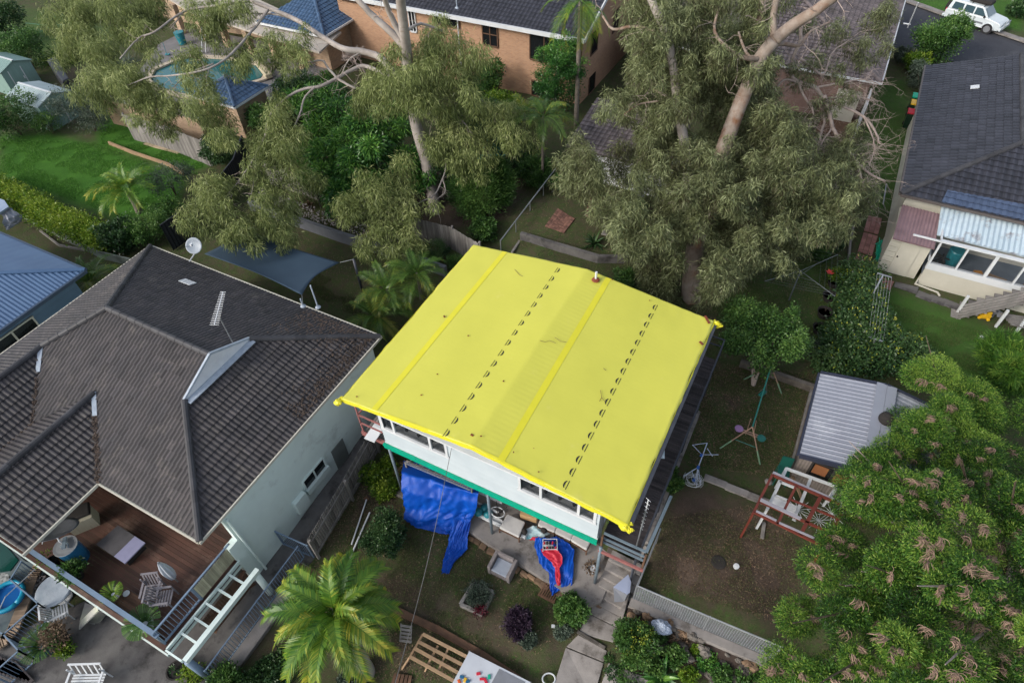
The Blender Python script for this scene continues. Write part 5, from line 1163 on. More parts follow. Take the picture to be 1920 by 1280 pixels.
def right_gum():
    base = G(1297, 565); R = root('gum_tree', base, 'huge spreading gum tree with twin leaning trunks and bare dead branches behind the tarp house', 'tree')
    rr = random.Random(5)
    tr = MB(); branch(tr, [(1296,572,.8),(1296,540,1.4),(1300,490,2.6),(1308,440,3.8),(1325,390,4.8),(1345,320,6.2),(1360,270,7.2),(1378,220,8.2),(1400,165,9.3),(1425,110,10.4),(1452,75,11.2)], (.48,.27), 16); tr.build('trunk', M_gumbark2, R, smooth=True)
    tr = MB(); branch(tr, [(1304,450,3.6),(1296,380,5.0),(1290,330,6.0),(1283,270,7.2),(1270,190,8.8),(1262,120,10.2),(1248,60,11.4),(1225,10,12.4),(1210,-30,13)], (.27,.15), 12); tr.build('trunk', M_gumbark, R, smooth=True)
    B = [([(1452,75,11.2),(1490,45,11.8),(1530,20,12.4),(1570,-10,13)], (.27,.2)), ([(1430,110,10.4),(1400,110,10.6),(1370,95,10.9),(1340,60,11.4),(1350,10,12.2)], (.12,.05)), ([(1262,120,10.2),(1230,65,11),(1190,50,11),(1150,55,10.8),(1130,30,11.2)], (.10,.05)),
     ([(1440,90,10.9),(1470,82,10.8),(1500,85,10.6),(1520,60,10.9),(1560,40,11)], (.10,.04)), ([(1425,40,11.7),(1430,0,12.4),(1435,-30,13)], (.18,.14)), ([(1452,85,11),(1450,30,12),(1462,-20,13)], (.16,.12)), ([(1425,120,10.2),(1400,100,10.4),(1385,60,11)], (.08,.05)), ([(1235,190,8.4),(1200,195,8.3),(1170,215,8)], (.05,.02)), ([(1270,190,8.8),(1230,170,8.9),(1190,140,9.0)], (.05,.03))]
    D = [([(1520,40,10.6),(1503,50,10.4),(1500,80,9.8),(1488,105,9.2),(1482,135,8.6),(1497,155,8.2)], (.06,.05)), ([(1497,155,8.2),(1530,165,7.9),(1545,185,7.4),(1580,200,7.0),(1620,220,6.6),(1640,245,6.1),(1650,270,5.8)], (.07,.03)),
     ([(1545,180,7.5),(1555,215,6.9),(1562,240,6.4),(1580,270,5.9),(1605,300,5.3),(1630,325,4.9),(1660,340,4.6)], (.075,.035)), ([(1545,190,7.3),(1545,230,6.5),(1538,265,5.9),(1550,300,5.3),(1545,330,4.8)], (.05,.025)), ([(1605,300,5.3),(1615,335,4.7),(1620,360,4.3),(1635,390,3.9)], (.05,.02)),
     ([(1500,110,9),(1520,125,8.6),(1545,140,8.2),(1560,100,8.6),(1600,70,8.9)], (.05,.02)), ([(1497,155,8.2),(1510,185,7.6),(1525,210,7.1),(1515,240,6.6),(1490,265,6.2)], (.045,.02)), ([(1560,240,6.4),(1540,270,5.9),(1520,300,5.4)], (.03,.015)), ([(1620,220,6.6),(1635,255,6),(1640,280,5.6),(1630,310,5.2)], (.03,.015)), ([(1530,165,7.9),(1580,155,7.9),(1620,150,7.8),(1650,160,7.5)], (.035,.012)), ([(1497,155,8.2),(1470,150,8.3),(1450,180,7.8),(1460,220,7.2)], (.04,.02)), ([(1545,185,7.4),(1600,180,7.2),(1640,190,6.9)], (.03,.012)), ([(1600,300,5.3),(1560,330,4.8),(1575,360,4.4)], (.03,.012)), ([(1620,355,4.3),(1600,385,3.9),(1590,400,3.7)], (.025,.01))]
    tw = MB(); td = MB()
    for k, (p, r) in enumerate(B): b = MB(); pts = branch(b, p, r, 9, .03); b.build('limb', M_gumbark2, R, smooth=True); twigs(tw, pts, 6, 1.6, .022, rr, .3, 2)
    for k, (p, r) in enumerate(D): b = MB(); pts = branch(b, p, (r[0]*1.5, r[1]*1.4), 7, .06); b.build('dead_branch', M_dead, R, smooth=True); twigs(td, pts, 26, 1.6, .011, rr, .1, 3, 1)
    tag(tw.build('twigs', M_dead, R), None, None, kind='stuff'); tag(td.build('dead_twigs', M_dead, R), None, None, kind='stuff')
    rc = random.Random(9); cl = []
    poly = [(1070,300),(1115,215),(1180,150),(1195,60),(1220,-20),(1320,-20),(1400,60),(1440,200),(1500,260),(1600,300),(1640,340),(1610,400),(1560,440),(1480,500),(1440,490),(1380,520),(1300,560),(1230,520),(1190,470),(1100,400),(1060,340)]
    while len(cl) < 215:
        x, y = rc.uniform(1050,1650), rc.uniform(-20,560)
        if not inpoly(np.array([x]), np.array([y]), poly)[0]: continue
        if 1262 < x < 1335 and y > 435: continue
        z = 4+ (560-y)/560*5.5+rc.uniform(-1.6,1.8)-(max(0,x-1450)/150); r = rc.uniform(16,34); cl.append((x,y,r,r*1.05,max(2.6,z)))
    for (x,y,r,z) in ((1190,20,40,11.5),(1230,-5,40,12),(1200,70,30,10.8),(1225,80,30,11.2),(1280,40,34,11.5),(1300,90,32,10.5),(1330,30,30,11.5),(1380,0,30,12),(1215,130,30,10.0),(1240,215,28,8.6),(1290,150,34,9.6),(1330,150,34,9),(1225,260,30,7.6),(1270,300,30,7.2),(1300,330,28,6.6),(1350,350,30,6.2),(1360,310,20,6.8),(1250,20,26,12.3),(1500,150,24,8.2),(1440,170,24,8.6),(1600,90,26,8.5),(1640,40,28,8.8),(1670,30,22,8.8),(1620,110,20,8),(1560,60,22,9),(1480,230,30,7),(1430,250,34,7.4),(1500,40,22,10),(1470,0,24,11.5),(1530,110,20,8.6),(1570,130,18,8.2),(1590,180,20,7.4),(1660,90,16,8.4),(1540,200,22,7.2),(1450,110,20,9.6),(1400,140,22,9.4),(1560,290,26,6),(1600,250,20,6.4)): cl.append((x,y,r,r,z))
    for _ in range(42): x = rc.uniform(1195,1440); y = rc.uniform(-15,150); r = rc.uniform(15,28); cl.append((x,y,r,r,11.6-y/70+rc.uniform(-.9,1.2)))
    cl += [(1225,535,30,28,2.2),(1248,548,22,20,2.0),(1215,500,28,26,2.8),(1245,500,30,30,2.7),(1120,330,34,36,4.2),(1085,300,26,26,4.6),(1130,380,32,30,3.4),(1090,350,22,24,4),(1470,470,34,36,3.2),(1400,490,34,30,3.0),(1360,490,26,24,3),(1590,370,30,28,3.6)]
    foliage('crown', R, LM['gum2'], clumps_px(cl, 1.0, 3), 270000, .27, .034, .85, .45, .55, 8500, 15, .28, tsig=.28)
right_gum()
def big_tree():
    base = G(1840, 1130); R = root('leafy_tree', base, 'big bright green feathery tree with brown curled seed pods at the lower right', 'tree')
    rc = random.Random(12); poly = [(1725,700),(1790,690),(1830,720),(1850,760),(1900,800),(1990,760),(1990,1320),(1440,1320),(1450,1260),(1480,1215),(1470,1160),(1495,1130),(1490,1060),(1500,1010),(1560,1000),(1590,940),(1580,900),(1620,850),(1670,840),(1690,800),(1690,740)]
    cl = []
    while len(cl) < 170:
        x, y = rc.uniform(1440,2000), rc.uniform(690,1320)
        if not inpoly(np.array([x]), np.array([y]), poly)[0]: continue
        r = rc.uniform(22,44); e = min((x-1470)/300, 1); z = 4.0+2.8*max(0,e)+rc.uniform(-1.3,1.3)
        if y < 900: z = 3.6+rc.uniform(-.4,1.6)*(1 if y > 760 else .6)
        cl.append((x,y,r,r*.8,z))
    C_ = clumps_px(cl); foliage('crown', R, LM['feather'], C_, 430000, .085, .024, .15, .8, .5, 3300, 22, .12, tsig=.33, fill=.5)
    b = MB(); top = []
    cx, cy = base.x, base.y
    b.tube([(cx,cy,.2),(cx+.1,cy,1.2),(cx,cy+.1,2.4)], [.32,.26,.22], 12)
    b.build('trunk', M_bark2, R, smooth=True)
    for k in range(26):
        c = rc.choice(C_)[0]; b = MB(); m_ = Vector((cx,cy,2.3)).lerp(c, .5)+Vector((rc.uniform(-.4,.4), rc.uniform(-.4,.4), .3)); b.tube([(cx,cy+.1,2.2), m_, c, c+(c-m_)*.4+Vector((0,0,.3))], [.10,.06,.03,.012], 6); b.build('limb', M_dead if k % 3 == 0 else M_bark2, R)
    # curled brown seed pods in bunches on top of the crown
    pods = MB(); n = 0; rp = random.Random(4)
    cs = sorted(C_, key=lambda c: -c[0].z)
    spots = []
    while len(spots) < 165:
        x, y = rp.uniform(1445,1925), rp.uniform(695,1285)
        if not inpoly(np.array([x]), np.array([y]), poly)[0] or any((x-a)**2+(y-e)**2 < 430 for a, e in spots): continue
        spots.append((x, y))
    for x, y in spots:
        zz = [z_+r_/70 for (a, e, r_, _, z_) in cl if (a-x)**2+(e-y)**2 < (r_*.8)**2]
        if not zz: continue
        o = P(x, y, max(zz)+.05); s = rp.uniform(.13,.24); hd = rp.uniform(0, 6.28); tb = rp.choice((-1,1))*rp.uniform(.25,.5)
        for k in range(rp.randint(14,24)):
            a = hd+rp.gauss(0, .4); e = rp.uniform(.1, .9); q = [o+Vector((-math.sin(hd)*rp.gauss(0,.07)-math.cos(hd)*s*.6, math.cos(hd)*rp.gauss(0,.07)-math.sin(hd)*s*.6, rp.gauss(0,.03)))]; turn = tb+rp.gauss(0,.1); n = 7
            for j in range(n): a += turn; e -= .3; q.append(q[-1]+Vector((math.cos(a)*math.cos(e), math.sin(a)*math.cos(e), math.sin(e)))*s/n*1.5)
            pods.tube(q, [.006,.008,.009,.009,.008,.007,.005,.003], 4, rp.random(), 0, False)
    pods.build('seed_pods', mat('brown_seed_pod', (.25,.17,.125), (.15,.10,.075), 5, .85, tint=.55), R)
big_tree()
def mango():
    base = G(660, 330); R = root('broadleaf_tree', base, 'dense glossy dark green broadleaf tree behind the paling fence', 'tree')
    rc = random.Random(8); cl = []
    for (x,y,r,z) in ((640,210,40,4.4),(600,240,36,4.0),(680,235,44,4.6),(650,270,46,4.2),(610,290,40,3.6),(700,280,42,4.0),(660,320,44,3.2),(620,340,38,2.8),(730,250,34,4),(760,300,36,3.2),(700,340,38,2.6),(590,330,30,2.6),(570,280,28,3.2),(740,210,30,4.4),(630,370,28,2.2),(790,340,26,2.2),(560,190,30,3.4),(620,175,28,3.6)): cl.append((x,y,r,r*.85,z))
    foliage('crown', R, LM['mango'], clumps_px(cl, 1, 2), 52000, .27, .075, .45, .8, .3, 1100, 4, .2, tsig=.27, tmean=.58)
    b = MB(); b.tube([(base.x,base.y,.3),(base.x+.1,base.y,2.4)], [.18,.12], 10); b.build('trunk', M_bark2, R)
    for k in range(7):
        c = clumps_px([cl[k*2]])[0][0]; b = MB(); b.tube([(base.x+.1,base.y,2.2), Vector((base.x,base.y,2.6)).lerp(c,.6), c], [.07,.05,.02], 6); b.build('limb', M_bark2, R)
mango()

# ================================================================ fences and walls
def Gz(x, y, z): return P(x, y, z)
def paling_fence(pts, h, label, m=M_grey, pw=.09, gap=.012, rails=1, z0=None, post_every=2.4, side=1, railm=None, name='paling_fence'):
    R = root(name, pts[0].lerp(pts[-1], .5), label, 'fence'); b = MB(); rl = MB(); k = 0
    for i in range(len(pts)-1):
        a, c = pts[i], pts[i+1]; d = Vector((c.x-a.x, c.y-a.y, 0)); L = d.length; d.normalize(); n = int(L/(pw+gap)); nn = Vector((-d.y, d.x, 0))*side
        for j in range(n):
            p = a.lerp(c, (j+.5)/n); hh = h+rnd.uniform(-.03,.03); b.cbox(Vector((p.x,p.y,p.z+hh/2)), pw, .018, hh, math.atan2(d.y, d.x)+rnd.uniform(-.03,.03), 0, rnd.uniform(-.012,.012), min(1, max(0, .5+rnd.gauss(0,.25))))
        for z in (.3, h-.3): rl.beam(a+nn*.05+Vector((0,0,z)), c+nn*.05+Vector((0,0,z)), .05, .09)
        m_ = max(1, int(L/post_every))
        for j in range(m_+1):
            if j == m_ and i < len(pts)-2: continue
            p = a.lerp(c, j/m_)+nn*.1; q = MB(); q.beam(p-Vector((0,0,.2)), p+Vector((0,0,h+.03)), .1, .1); q.build('post', m, R)
    b.build('palings', m, R); rl.build('rails', railm or m, R); return R
def bar_fence(pts, h, label, m=M_bluetrim, gap=.11, br=.011, name='bar_fence', cat='fence', post=.05, posts=True):
    R = root(name, pts[0].lerp(pts[-1], .5), label, cat); b = MB(); rl = MB()
    for i in range(len(pts)-1):
        a, c = pts[i], pts[i+1]; L = (c-a).length; n = max(2, int(L/gap))
        for j in range(1, n): p = a.lerp(c, j/n); b.tube([p+Vector((0,0,.08)), p+Vector((0,0,h))], br, 5, .5, 0, False)
        for z in (.08, h): rl.beam(a+Vector((0,0,z)), c+Vector((0,0,z)), .045, .035)
        if posts:
            for p in ((a, c) if i == len(pts)-2 else (a,)): q = MB(); q.beam(p-Vector((0,0,.1)), p+Vector((0,0,h+.04)), post); q.build('post', m, R)
    b.build('bars', m, R); rl.build('rails', m, R); return R
V = Vector
# fence between the tiled roof house and the front yard
a = P(590, 1042, -.1); c = P(692, 905, .1); e = P(716, 850, .15)
paling_fence([V((-11.85,5.4,-.25)), V((-12.12,7.9,-.1)), V((-12.42,10.2,.1)), V((-12.7,14.0,.3))], 1.5, 'grey timber paling fence along the side path beside the pale green wall', pw=.075, gap=.03, side=-1)
b = MB()
for k in range(46):
    y = 5.6+k*.14; b.cbox((-12.2-(y-5.4)*.11+rnd.uniform(-.1,.1), y, -.05), .22,.16,.2, rnd.uniform(0,3), tint=rnd.random())
tag(b.build('stone_edging', M_stone, bevel=.02), 'row of rough stones at the foot of the paling fence by the side path', 'edging')
# small steel gate and the steel rail fence running down to the palm
bar_fence([V((-13.38,5.25,-.3)), V((-11.95,5.35,-.3))], 1.1, 'small grey blue steel gate between the green wall and the paling fence', cat='gate', name='steel_gate')
bar_fence([V((-12.33,5.2,-.35)), V((-12.33,3.0,-.4)), V((-12.33,.5,-.5))], .98, 'grey blue steel bar fence on the low concrete wall behind the palm')
b = MB(); b.prism([V((-12.28,5.0,-.85)), V((-11.8,5.0,-.85)), V((-11.8,-1,-1.0)), V((-12.28,-1,-1.0))], .62); tag(b.build('low_concrete_wall', M_conc, bevel=.02), 'stained low concrete wall under the steel bar fence', 'wall')
# back yard fences
f0 = [G(420,322), G(560,372), G(700,405)]
paling_fence([G(505,345), G(640,392), G(770,425)], 1.5, 'weathered grey paling fence behind the black garden chair')
paling_fence([G(775,448), G(850,468), G(900,498)], 1.5, 'weathered grey paling fence beside the gum tree trunk near the yellow tarp', pw=.1)
b = MB(); p0 = [G(330,455), G(395,410), G(350,395)]
def metal_fence(pts, h, label, m):
    R = root('metal_sheet_fence', pts[0].lerp(pts[-1], .5), label, 'fence'); b = MB()
    for i in range(len(pts)-1):
        a, c = pts[i], pts[i+1]; L = (c-a).length; n = int(L/.2); d = (c-a).normalized(); nn = V((-d.y,d.x,0))*.03; rows = [[], []]
        for j in range(n*2+1):
            p = a.lerp(c, j/(2*n))+nn*(1 if j % 2 else -1); rows[0].append(p); rows[1].append(p+V((0,0,h)))
        b.grid(rows)
    b.build('sheets', m, R, thick=.01); b = MB()
    for i in range(len(pts)-1): b.beam(pts[i]+V((0,0,h)), pts[i+1]+V((0,0,h)), .06, .05)
    b.build('top_rail', m, R); return R
M_blackf = mat('black_steel_sheet', (.022,.025,.032), (.018,.02,.027), 2, .5)
metal_fence([P(325,470,.4), P(405,412,.4)], 1.75, 'black sheet metal fence behind the satellite dish', M_blackf)
metal_fence([P(405,412,.4), P(455,345,.4), P(470,300,.4)], 1.75, 'black sheet metal fence beside the hanging gum branches', M_blackf)
paling_fence([G(252,262), G(330,285), G(396,312)], 1.9, 'silvery vertical board fence in front of the brick pool wall', pw=.12, gap=.006, post_every=8)
b = MB(); a = P(213,178,1.2); c = P(400,225,1.2); wallseg(b, P(215,235,.3), P(392,275,.3), 1.9, .2); o = b.build('pool_retaining_wall', M_brick2); tag(o, 'cream brick wall along the near side of the pool', 'wall')
R = root('lattice_screen', P(300,190,2.2), 'dark lattice screen on top of the cream brick pool wall', 'screen'); b = MB(); a = P(215,235,.3)+V((0,.1,1.9)); c = P(392,275,.3)+V((0,.1,1.9)); n = 60
for k in range(n): p = a.lerp(c, k/n); b.beam(p, p+(c-a)*.03+V((0,0,.5)), .03); b.beam(p+V((0,0,.5)), p+(c-a)*.03, .03)
b.build('lattice', M_grey, R)
b = MB()
for k in range(5): p = a.lerp(c, k/4); b.beam(p, p+V((0,0,.6)), .07)
b.build('screen_posts', M_white, R)
def lattice(pts, h, label, m, s=.12):
    R = root('lattice_fence', pts[0], label, 'fence'); b = MB()
    a, c = pts; L = (c-a).length; n = int(L/s)
    for j in range(n): p = a.lerp(c, j/n); b.beam(p, p+V((0,0,h)), .03, .02)
    for j in range(int(h/s)+1): b.beam(a+V((0,0,j*s)), c+V((0,0,j*s)), .03, .02)
    b.build('lattice', m, R); b = MB(); b.beam(a+V((0,0,h)), c+V((0,0,h)), .07); b.build('rail', m, R)
lattice([G(512,195), G(600,152)], 1.3, 'pale lattice fence on the paved terrace beside the pool pavilion', M_alu)
# long grey block retaining wall
b = MB(); pts = [G(470,395), G(540,420), G(640,455), G(760,492), G(835,520)]
R = root('block_retaining_wall', pts[2], 'long grey rendered retaining wall across the yard behind the shade sail', 'wall')
for i in range(len(pts)-1): wallseg(b, pts[i]-V((0,0,.2)), pts[i+1]-V((0,0,.2)), .85, .22)
b.build('wall', mat('blue_grey_render', (.13,.14,.16), (.095,.10,.115), 1, .85, .2, 20, c3=(.07,.07,.075), c3amt=.3), R)
b = MB()
for k in range(900):
    i = rnd.randrange(3); p = pts[i].lerp(pts[i+1], rnd.random())+V((.0,rnd.uniform(.3,1.3),.66)); s = rnd.uniform(.03,.09); b.cbox(p, s, s*.8, s*.6, rnd.uniform(0,3), rnd.uniform(-.4,.4), rnd.uniform(-.4,.4), rnd.random())
tag(b.build('white_pebbles', mat('pale_pebbles', (.26,.24,.235), (.15,.14,.135), 5, .8, tint=.5)), 'strip of pale pebbles on top of the long grey retaining wall', 'pebbles', kind='stuff')
# stepped stone wall behind the tarp house
b = MB(); pts = [G(975,450), G(1040,470), G(1090,485), G(1120,494), G(1202,496)]
R = root('curved_garden_wall', pts[2], 'curved dark stained garden wall behind the yellow tarp roof', 'wall')
for i in range(4): wallseg(b, pts[i]-V((0,0,.3)), pts[i+1]-V((0,0,.3)), .75, .2)
b.build('wall', M_conc2, R)
# chain wire boundary behind
R = root('boundary_rail_fence', G(985,400), 'thin wire fence with a pale top pipe running back beside the dark bushes', 'fence'); b = MB(); a = G(940,482); c = G(1042,345)
b.tube([a+V((0,0,1.1)), c+V((0,0,1.1))], .035, 8); b.build('top_pipe', M_alu, R); b = MB()
for k in range(5): p = a.lerp(c, k/4); b.tube([p, p+V((0,0,1.12))], .03, 8)
b.build('posts', M_alu, R)
b = MB(); a = G(962,478); c = G(1062,330); wallseg(b, a-V((0,0,.1)), c-V((0,0,.1)), .3, .12); tag(b.build('timber_edging', M_grey), 'low timber edging beside the thin wire fence', 'edging')
# chain wire fence on the stone bank, front right
def mesh_fence(pts, h, label, s=.075, cat='fence'):
    R = root('chain_wire_fence', pts[0].lerp(pts[-1], .5), label, cat); b = MB(); r = .0065
    for i in range(len(pts)-1):
        a, c = pts[i], pts[i+1]; L = (c-a).length; n = int(L/s)
        for j in range(n): p = a.lerp(c, j/n); b.tube([p+V((0,0,.03)), p+V((0,0,h+.02))], r, 3, .5, 0, False)
        for j in range(int(h/s)+1): b.tube([a+V((0,0,.03+j*s)), c+V((0,0,.03+j*s))], r, 3, .5, 0, False)
    b.build('wire_mesh', mat('galvanised_wire', (.25,.265,.28), (.2,.21,.225), 3, .45), R)
    b = MB()
    for i in range(len(pts)-1): b.tube([pts[i]+V((0,0,h)), pts[i+1]+V((0,0,h))], .025, 6)
    b.build('top_rail', M_alu, R)
    for p in pts: b = MB(); b.tube([p-V((0,0,.2)), p+V((0,0,h+.03))], .028, 8); b.build('post', M_alu, R)
mesh_fence([V((-.66,8.98,.66)), V((1.75,9.04,.74)), V((3.95,9.14,.78))], 1.15, 'galvanised wire mesh fence across the front of the bare dirt yard')
mesh_fence([V((-.62,11.2,.9)), V((-.66,9.02,.75))], .95, 'short galvanised wire mesh fence beside the concrete steps')
b = MB()
pts = [V((-.72,8.68,.44)), V((1.75,8.74,.50)), V((4.1,8.84,.54)), V((6.5,9.0,.5))]
for i in range(3): wallseg(b, pts[i], pts[i+1], .22, .3)
tag(b.build('concrete_kerb_wall', M_conc), 'rough concrete kerb under the wire mesh fence', 'wall')
R = root('rock_bank', (1.9,8.2,.1), 'bank of rough rocks and rubble below the wire mesh fence', 'rock bank'); rr = random.Random(2)
for k in range(95):
    t = rr.random(); y = 8.75-rr.random()**1.3*.95; p = V((-.6+t*6.2, y, 0)); p.z = .62-(8.75-y)*.62+rr.uniform(-.08,.08); s = rr.uniform(.14,.42); b = MB(); q = []
    for i in range(7):
        q.append([(p.x+s*.62*math.sin(i*.52)*math.cos(j*.785)*rr.uniform(.65,1.2), p.y+s*.45*math.sin(i*.52)*math.sin(j*.785)*rr.uniform(.65,1.2), p.z+s*.34*math.cos(i*.52)+rr.uniform(-.12,.12)*s) for j in range(8)])
        q[-1].append(q[-1][0])
    b.grid(q, rr.random()); b.build('rock', M_sand if k % 5 == 0 else M_stone, R)
b = MB(); b.prism([V((-.7,8.9,-.2)), V((5.6,9.1,-.2)), V((5.6,8.0,-.5)), V((-.7,7.8,-.5))], V((0,0,.3))); b.add([(-.7,8.85,.6),(5.6,9.0,.62),(5.6,7.7,-.15),(-.7,7.5,-.05)], [(0,1,2,3)]); b.build('soil_slope', M_soil, R)
# timber edging of the left lawn and loose plank
b = MB(); pts = [G(205,272), G(250,290), G(315,312), G(345,330)]
for i in range(3): wallseg(b, pts[i]-V((0,0,.1)), pts[i+1]-V((0,0,.1)), .35, .1)
tag(b.build('sleeper_edging', M_tan), 'broken pale timber sleeper edging between the two levels of the left lawn', 'edging')
b = MB(); b.beam(G(272,270)+V((0,0,.05)), G(337,288)+V((0,0,.05)), .28, .05); tag(b.build('plank', mat('pale_plank', (.42,.33,.22), (.34,.27,.18), 3, .8)), 'long pale plank lying on the grass in front of the board fence', 'plank')
# thin pale boundary wall between the hedge and the blue house
b = MB(); pts = [G(42,408), G(110,445), G(190,485), G(252,500)]
for i in range(3): wallseg(b, pts[i]-V((0,0,.1)), pts[i+1]-V((0,0,.1)), .65, .07, rnd.random())
tag(b.build('boundary_panel_fence', mat('mossy_panel', (.22,.25,.22), (.12,.14,.12), 2, .8, c3=(.30,.36,.34), c3amt=.3)), 'narrow mossy panel fence between the clipped hedge and the blue roofed house', 'fence')
b = MB(); pts = [G(75,435), G(110,462), G(160,472)]
for i in range(2): wallseg(b, pts[i], pts[i+1], .12, .1)
tag(b.build('low_timber_edge', M_grey), 'low dark timber edge in the weedy strip behind the blue roofed house', 'edging')
# ================================================================ hedges, bushes and small trees
def hedge(name, pts, wd, h, label, m, n, L=.1, W=.06, cat='hedge', seed=3, tm=.6):
    R = root(name, pts[0].lerp(pts[-1], .5), label, cat); cl = []; rr = random.Random(seed)
    for i in range(len(pts)-1):
        k = max(1, int((pts[i+1]-pts[i]).length/(wd*.35)))
        for j in range(k):
            p = pts[i].lerp(pts[i+1], j/k); cl.append((p+V((rr.uniform(-.08,.08), rr.uniform(-.08,.08), h*.55)), wd*.5, wd*.5, h*.5))
    foliage('foliage', R, m, cl, n, L, W, .0, .6, .6, 22*len(cl), seed, .16, tmean=tm); b = MB()
    for i in range(len(pts)-1):
        for j in range(4): p = pts[i].lerp(pts[i+1], j/4); b.tube([p-V((0,0,.1)), p+V((0,0,h*.6))], .04, 5)
    b.build('stem', M_bark2, R); return R
hedge('clipped_hedge', [G(-20,360), G(40,388), G(110,425), G(190,462), G(222,472)], 1.7, 1.5, 'long clipped yellow green hedge beside the left lawn', LM['light'], 38000, .13, .08)
def B(*a, **k): return bush(*a, **k)
B('bush', 240,452, 36, 'dark glossy bush at the end of the clipped hedge', LM['dark'], n=5000, L=.16, W=.09, hz=1.2)
B('bush', 290,435, 40, 'rounded deep green bush behind the corner of the big tiled roof', LM['mid'], n=6500, L=.11, W=.06, hz=1.2, tmean=.35)
B('bush', 322,405, 34, 'mid green bush beside the black metal fence corner', LM['mid'], n=4500, L=.13, W=.07, tmean=.4)
B('bush', 330,345, 42, 'thin greyish bush with dry leaves beside the left palm', LM['grey'], n=3000, L=.12, W=.05, hz=1.1)
B('bush', 430,285, 42, 'dark green bush at the foot of the brick pavilion', LM['dark'], n=6000, L=.16, W=.08, tmean=.6)
B('bush', 30,60, 40, 'very dark round bush in the upper left corner', LM['dark'], n=7000, L=.2, W=.1, hz=1.3, tmean=.25)
B('bush', 65,110, 44, 'mid green spreading bush beside the upper left lawn', LM['mid'], n=7000, L=.16, W=.09, hz=1.2, tmean=.4)
B('bush', 40,225, 55, 'dull green bush with small red flowers beside the metal garden shed', LM['mid'], n=9000, L=.14, W=.07, tmean=.35)
B('bush', 180,220, 52, 'soft grey green bush in front of the pale metal garden shed', LM['grey'], n=9000, L=.13, W=.05, hz=1.2)
B('bush', 100,235, 30, 'small olive bush between the shed and the grey green bush', LM['mid'], n=3000, L=.12, W=.06)
def strappy(name, px, py, r, label, m, n=60, L=1.2, W=.06, up=.9, cat='plant', z=None, wf=1., group=None):
    b_ = G(px, py) if z is None else P(px, py, z); R = root(name, b_, label, cat, group); rr = random.Random(int(px*3+py)); mb = MB()
    for k in range(n):
        a = rr.uniform(0, 6.28); e = rr.uniform(.25, 1)*up; d = V((math.cos(a)*(1.1-e), math.sin(a)*(1.1-e), e)).normalized(); s = V((-math.sin(a), math.cos(a), 0)); l = L*rr.uniform(.6,1.1)
        o = b_+V((math.cos(a), math.sin(a), 0))*rr.uniform(0, r); q = [o]
        for j in range(4): q.append(q[-1]+d*l/4); d = (d+V((math.cos(a)*.14, math.sin(a)*.14, -.22))).normalized()
        ws = [.5*W, W*wf, W, .7*W, .02]; t = rr.random(); rows = [[p-s*w_/2 for p, w_ in zip(q, ws)], [p-V((0,0,W*.25)) for p in q], [p+s*w_/2 for p, w_ in zip(q, ws)]]; mb.grid(rows, t)
    mb.build('leaves', m, R); return R
strappy('strappy_plant', 118,118, .8, 'tall strappy bright green clump beside the upper left lawn', LM['light'], 150, 1.6, .10)
strappy('strappy_plant', 232,125, .8, 'dark spiky grass like clump at the base of the gum foliage by the pool', LM['grey'], 120, 1.1, .07)
strappy('agave', 1115,458, .06, 'small spiky agave on the lawn above the curved garden wall', LM['dark'], 40, .75, .09)
strappy('agave', 1240,1272, .05, 'broad leaved blue green agave at the bottom edge below the citrus tree', LM['mango'], 26, .95, .13, .75, wf=1.5)
strappy('strappy_plant', 1540,655, .3, 'blue green cycad like clump under the flowering hedge', LM['grey'], 70, .8, .06)
strappy('strappy_plant', 585,165, .3, 'dark red cordyline clump among green shrubs below the gum limb', LM['red'], 60, .8, .10)
strappy('strappy_plant', 612,152, .25, 'crimson cordyline nearest the lattice fence', LM['red'], 50, .8, .10)
strappy('strappy_plant', 637,172, .2, 'small crimson cordyline beside the glossy broadleaf tree', LM['red'], 40, .7, .10)
for i, (x, y, r, mm, lb) in enumerate([(560,200,40,'dark','dark shrub under the gum limb next to the brick pavilion'),(600,190,38,'mid','green shrub behind the red cordylines'),(475,225,30,'dark','dark shrub against the side of the brick pavilion'),(520,235,36,'mid','leafy shrub below the pale lattice fence'),
   (905,170,40,'mid','green shrub against the orange brick wall under the gum'),(940,215,38,'light','yellow green shrub beside the tall slender palm'),(905,240,40,'dark','dark shrub in the shade right of the gum trunk'),(860,330,46,'dark','dark shrub just right of the pale gum trunk'),(960,300,40,'dark','dark shrub under the slender palms'),(1000,330,34,'mid','green shrub beside the thin wire fence'),(720,230,30,'dark','shaded shrub left of the gum trunk')]):
    B('shrub', x, y, r, lb, LM[mm], n=6500, L=.17, W=.08, hz=1.25, tmean=.45)
B('conifer_shrub', 905,372, 62, 'large feathery dark green shrub with upright wispy shoots above the paling fence', LM['mid'], cat='shrub', n=34000, L=.26, W=.03, hz=1.1, outw=1.2, droop=-.5, tmean=.6)
B('shrub', 905,435, 26, 'bright leafy climber hanging over the end of the paling fence', LM['mid'], n=4500, L=.12, W=.07)
B('conifer_tree', 1048,190, 50, 'dense dark green conifer against the corner of the brick house', LM['mango'], cat='tree', n=24000, L=.12, W=.06, hz=1.9, outw=.8, tmean=.3)
B('conifer_tree', 1018,130, 30, 'narrow tall dark conifer in front of the brick house windows', LM['mango'], cat='tree', n=9000, L=.12, W=.06, hz=2.6, tmean=.35)
B('clipped_bush', 820,470, 27, 'round clipped dark bush on the pebble strip', LM['dark'], n=5500, L=.06, W=.04, blobs=3)
B('clipped_bush', 856,492, 19, 'small round mid green bush beside the yellow tarp corner', LM['mid'], n=3000, L=.07, W=.045, blobs=3)
B('bush', 572,382, 16, 'low rusty leaved bush beside the black chair', LM['dry'], n=900, L=.12, W=.07)
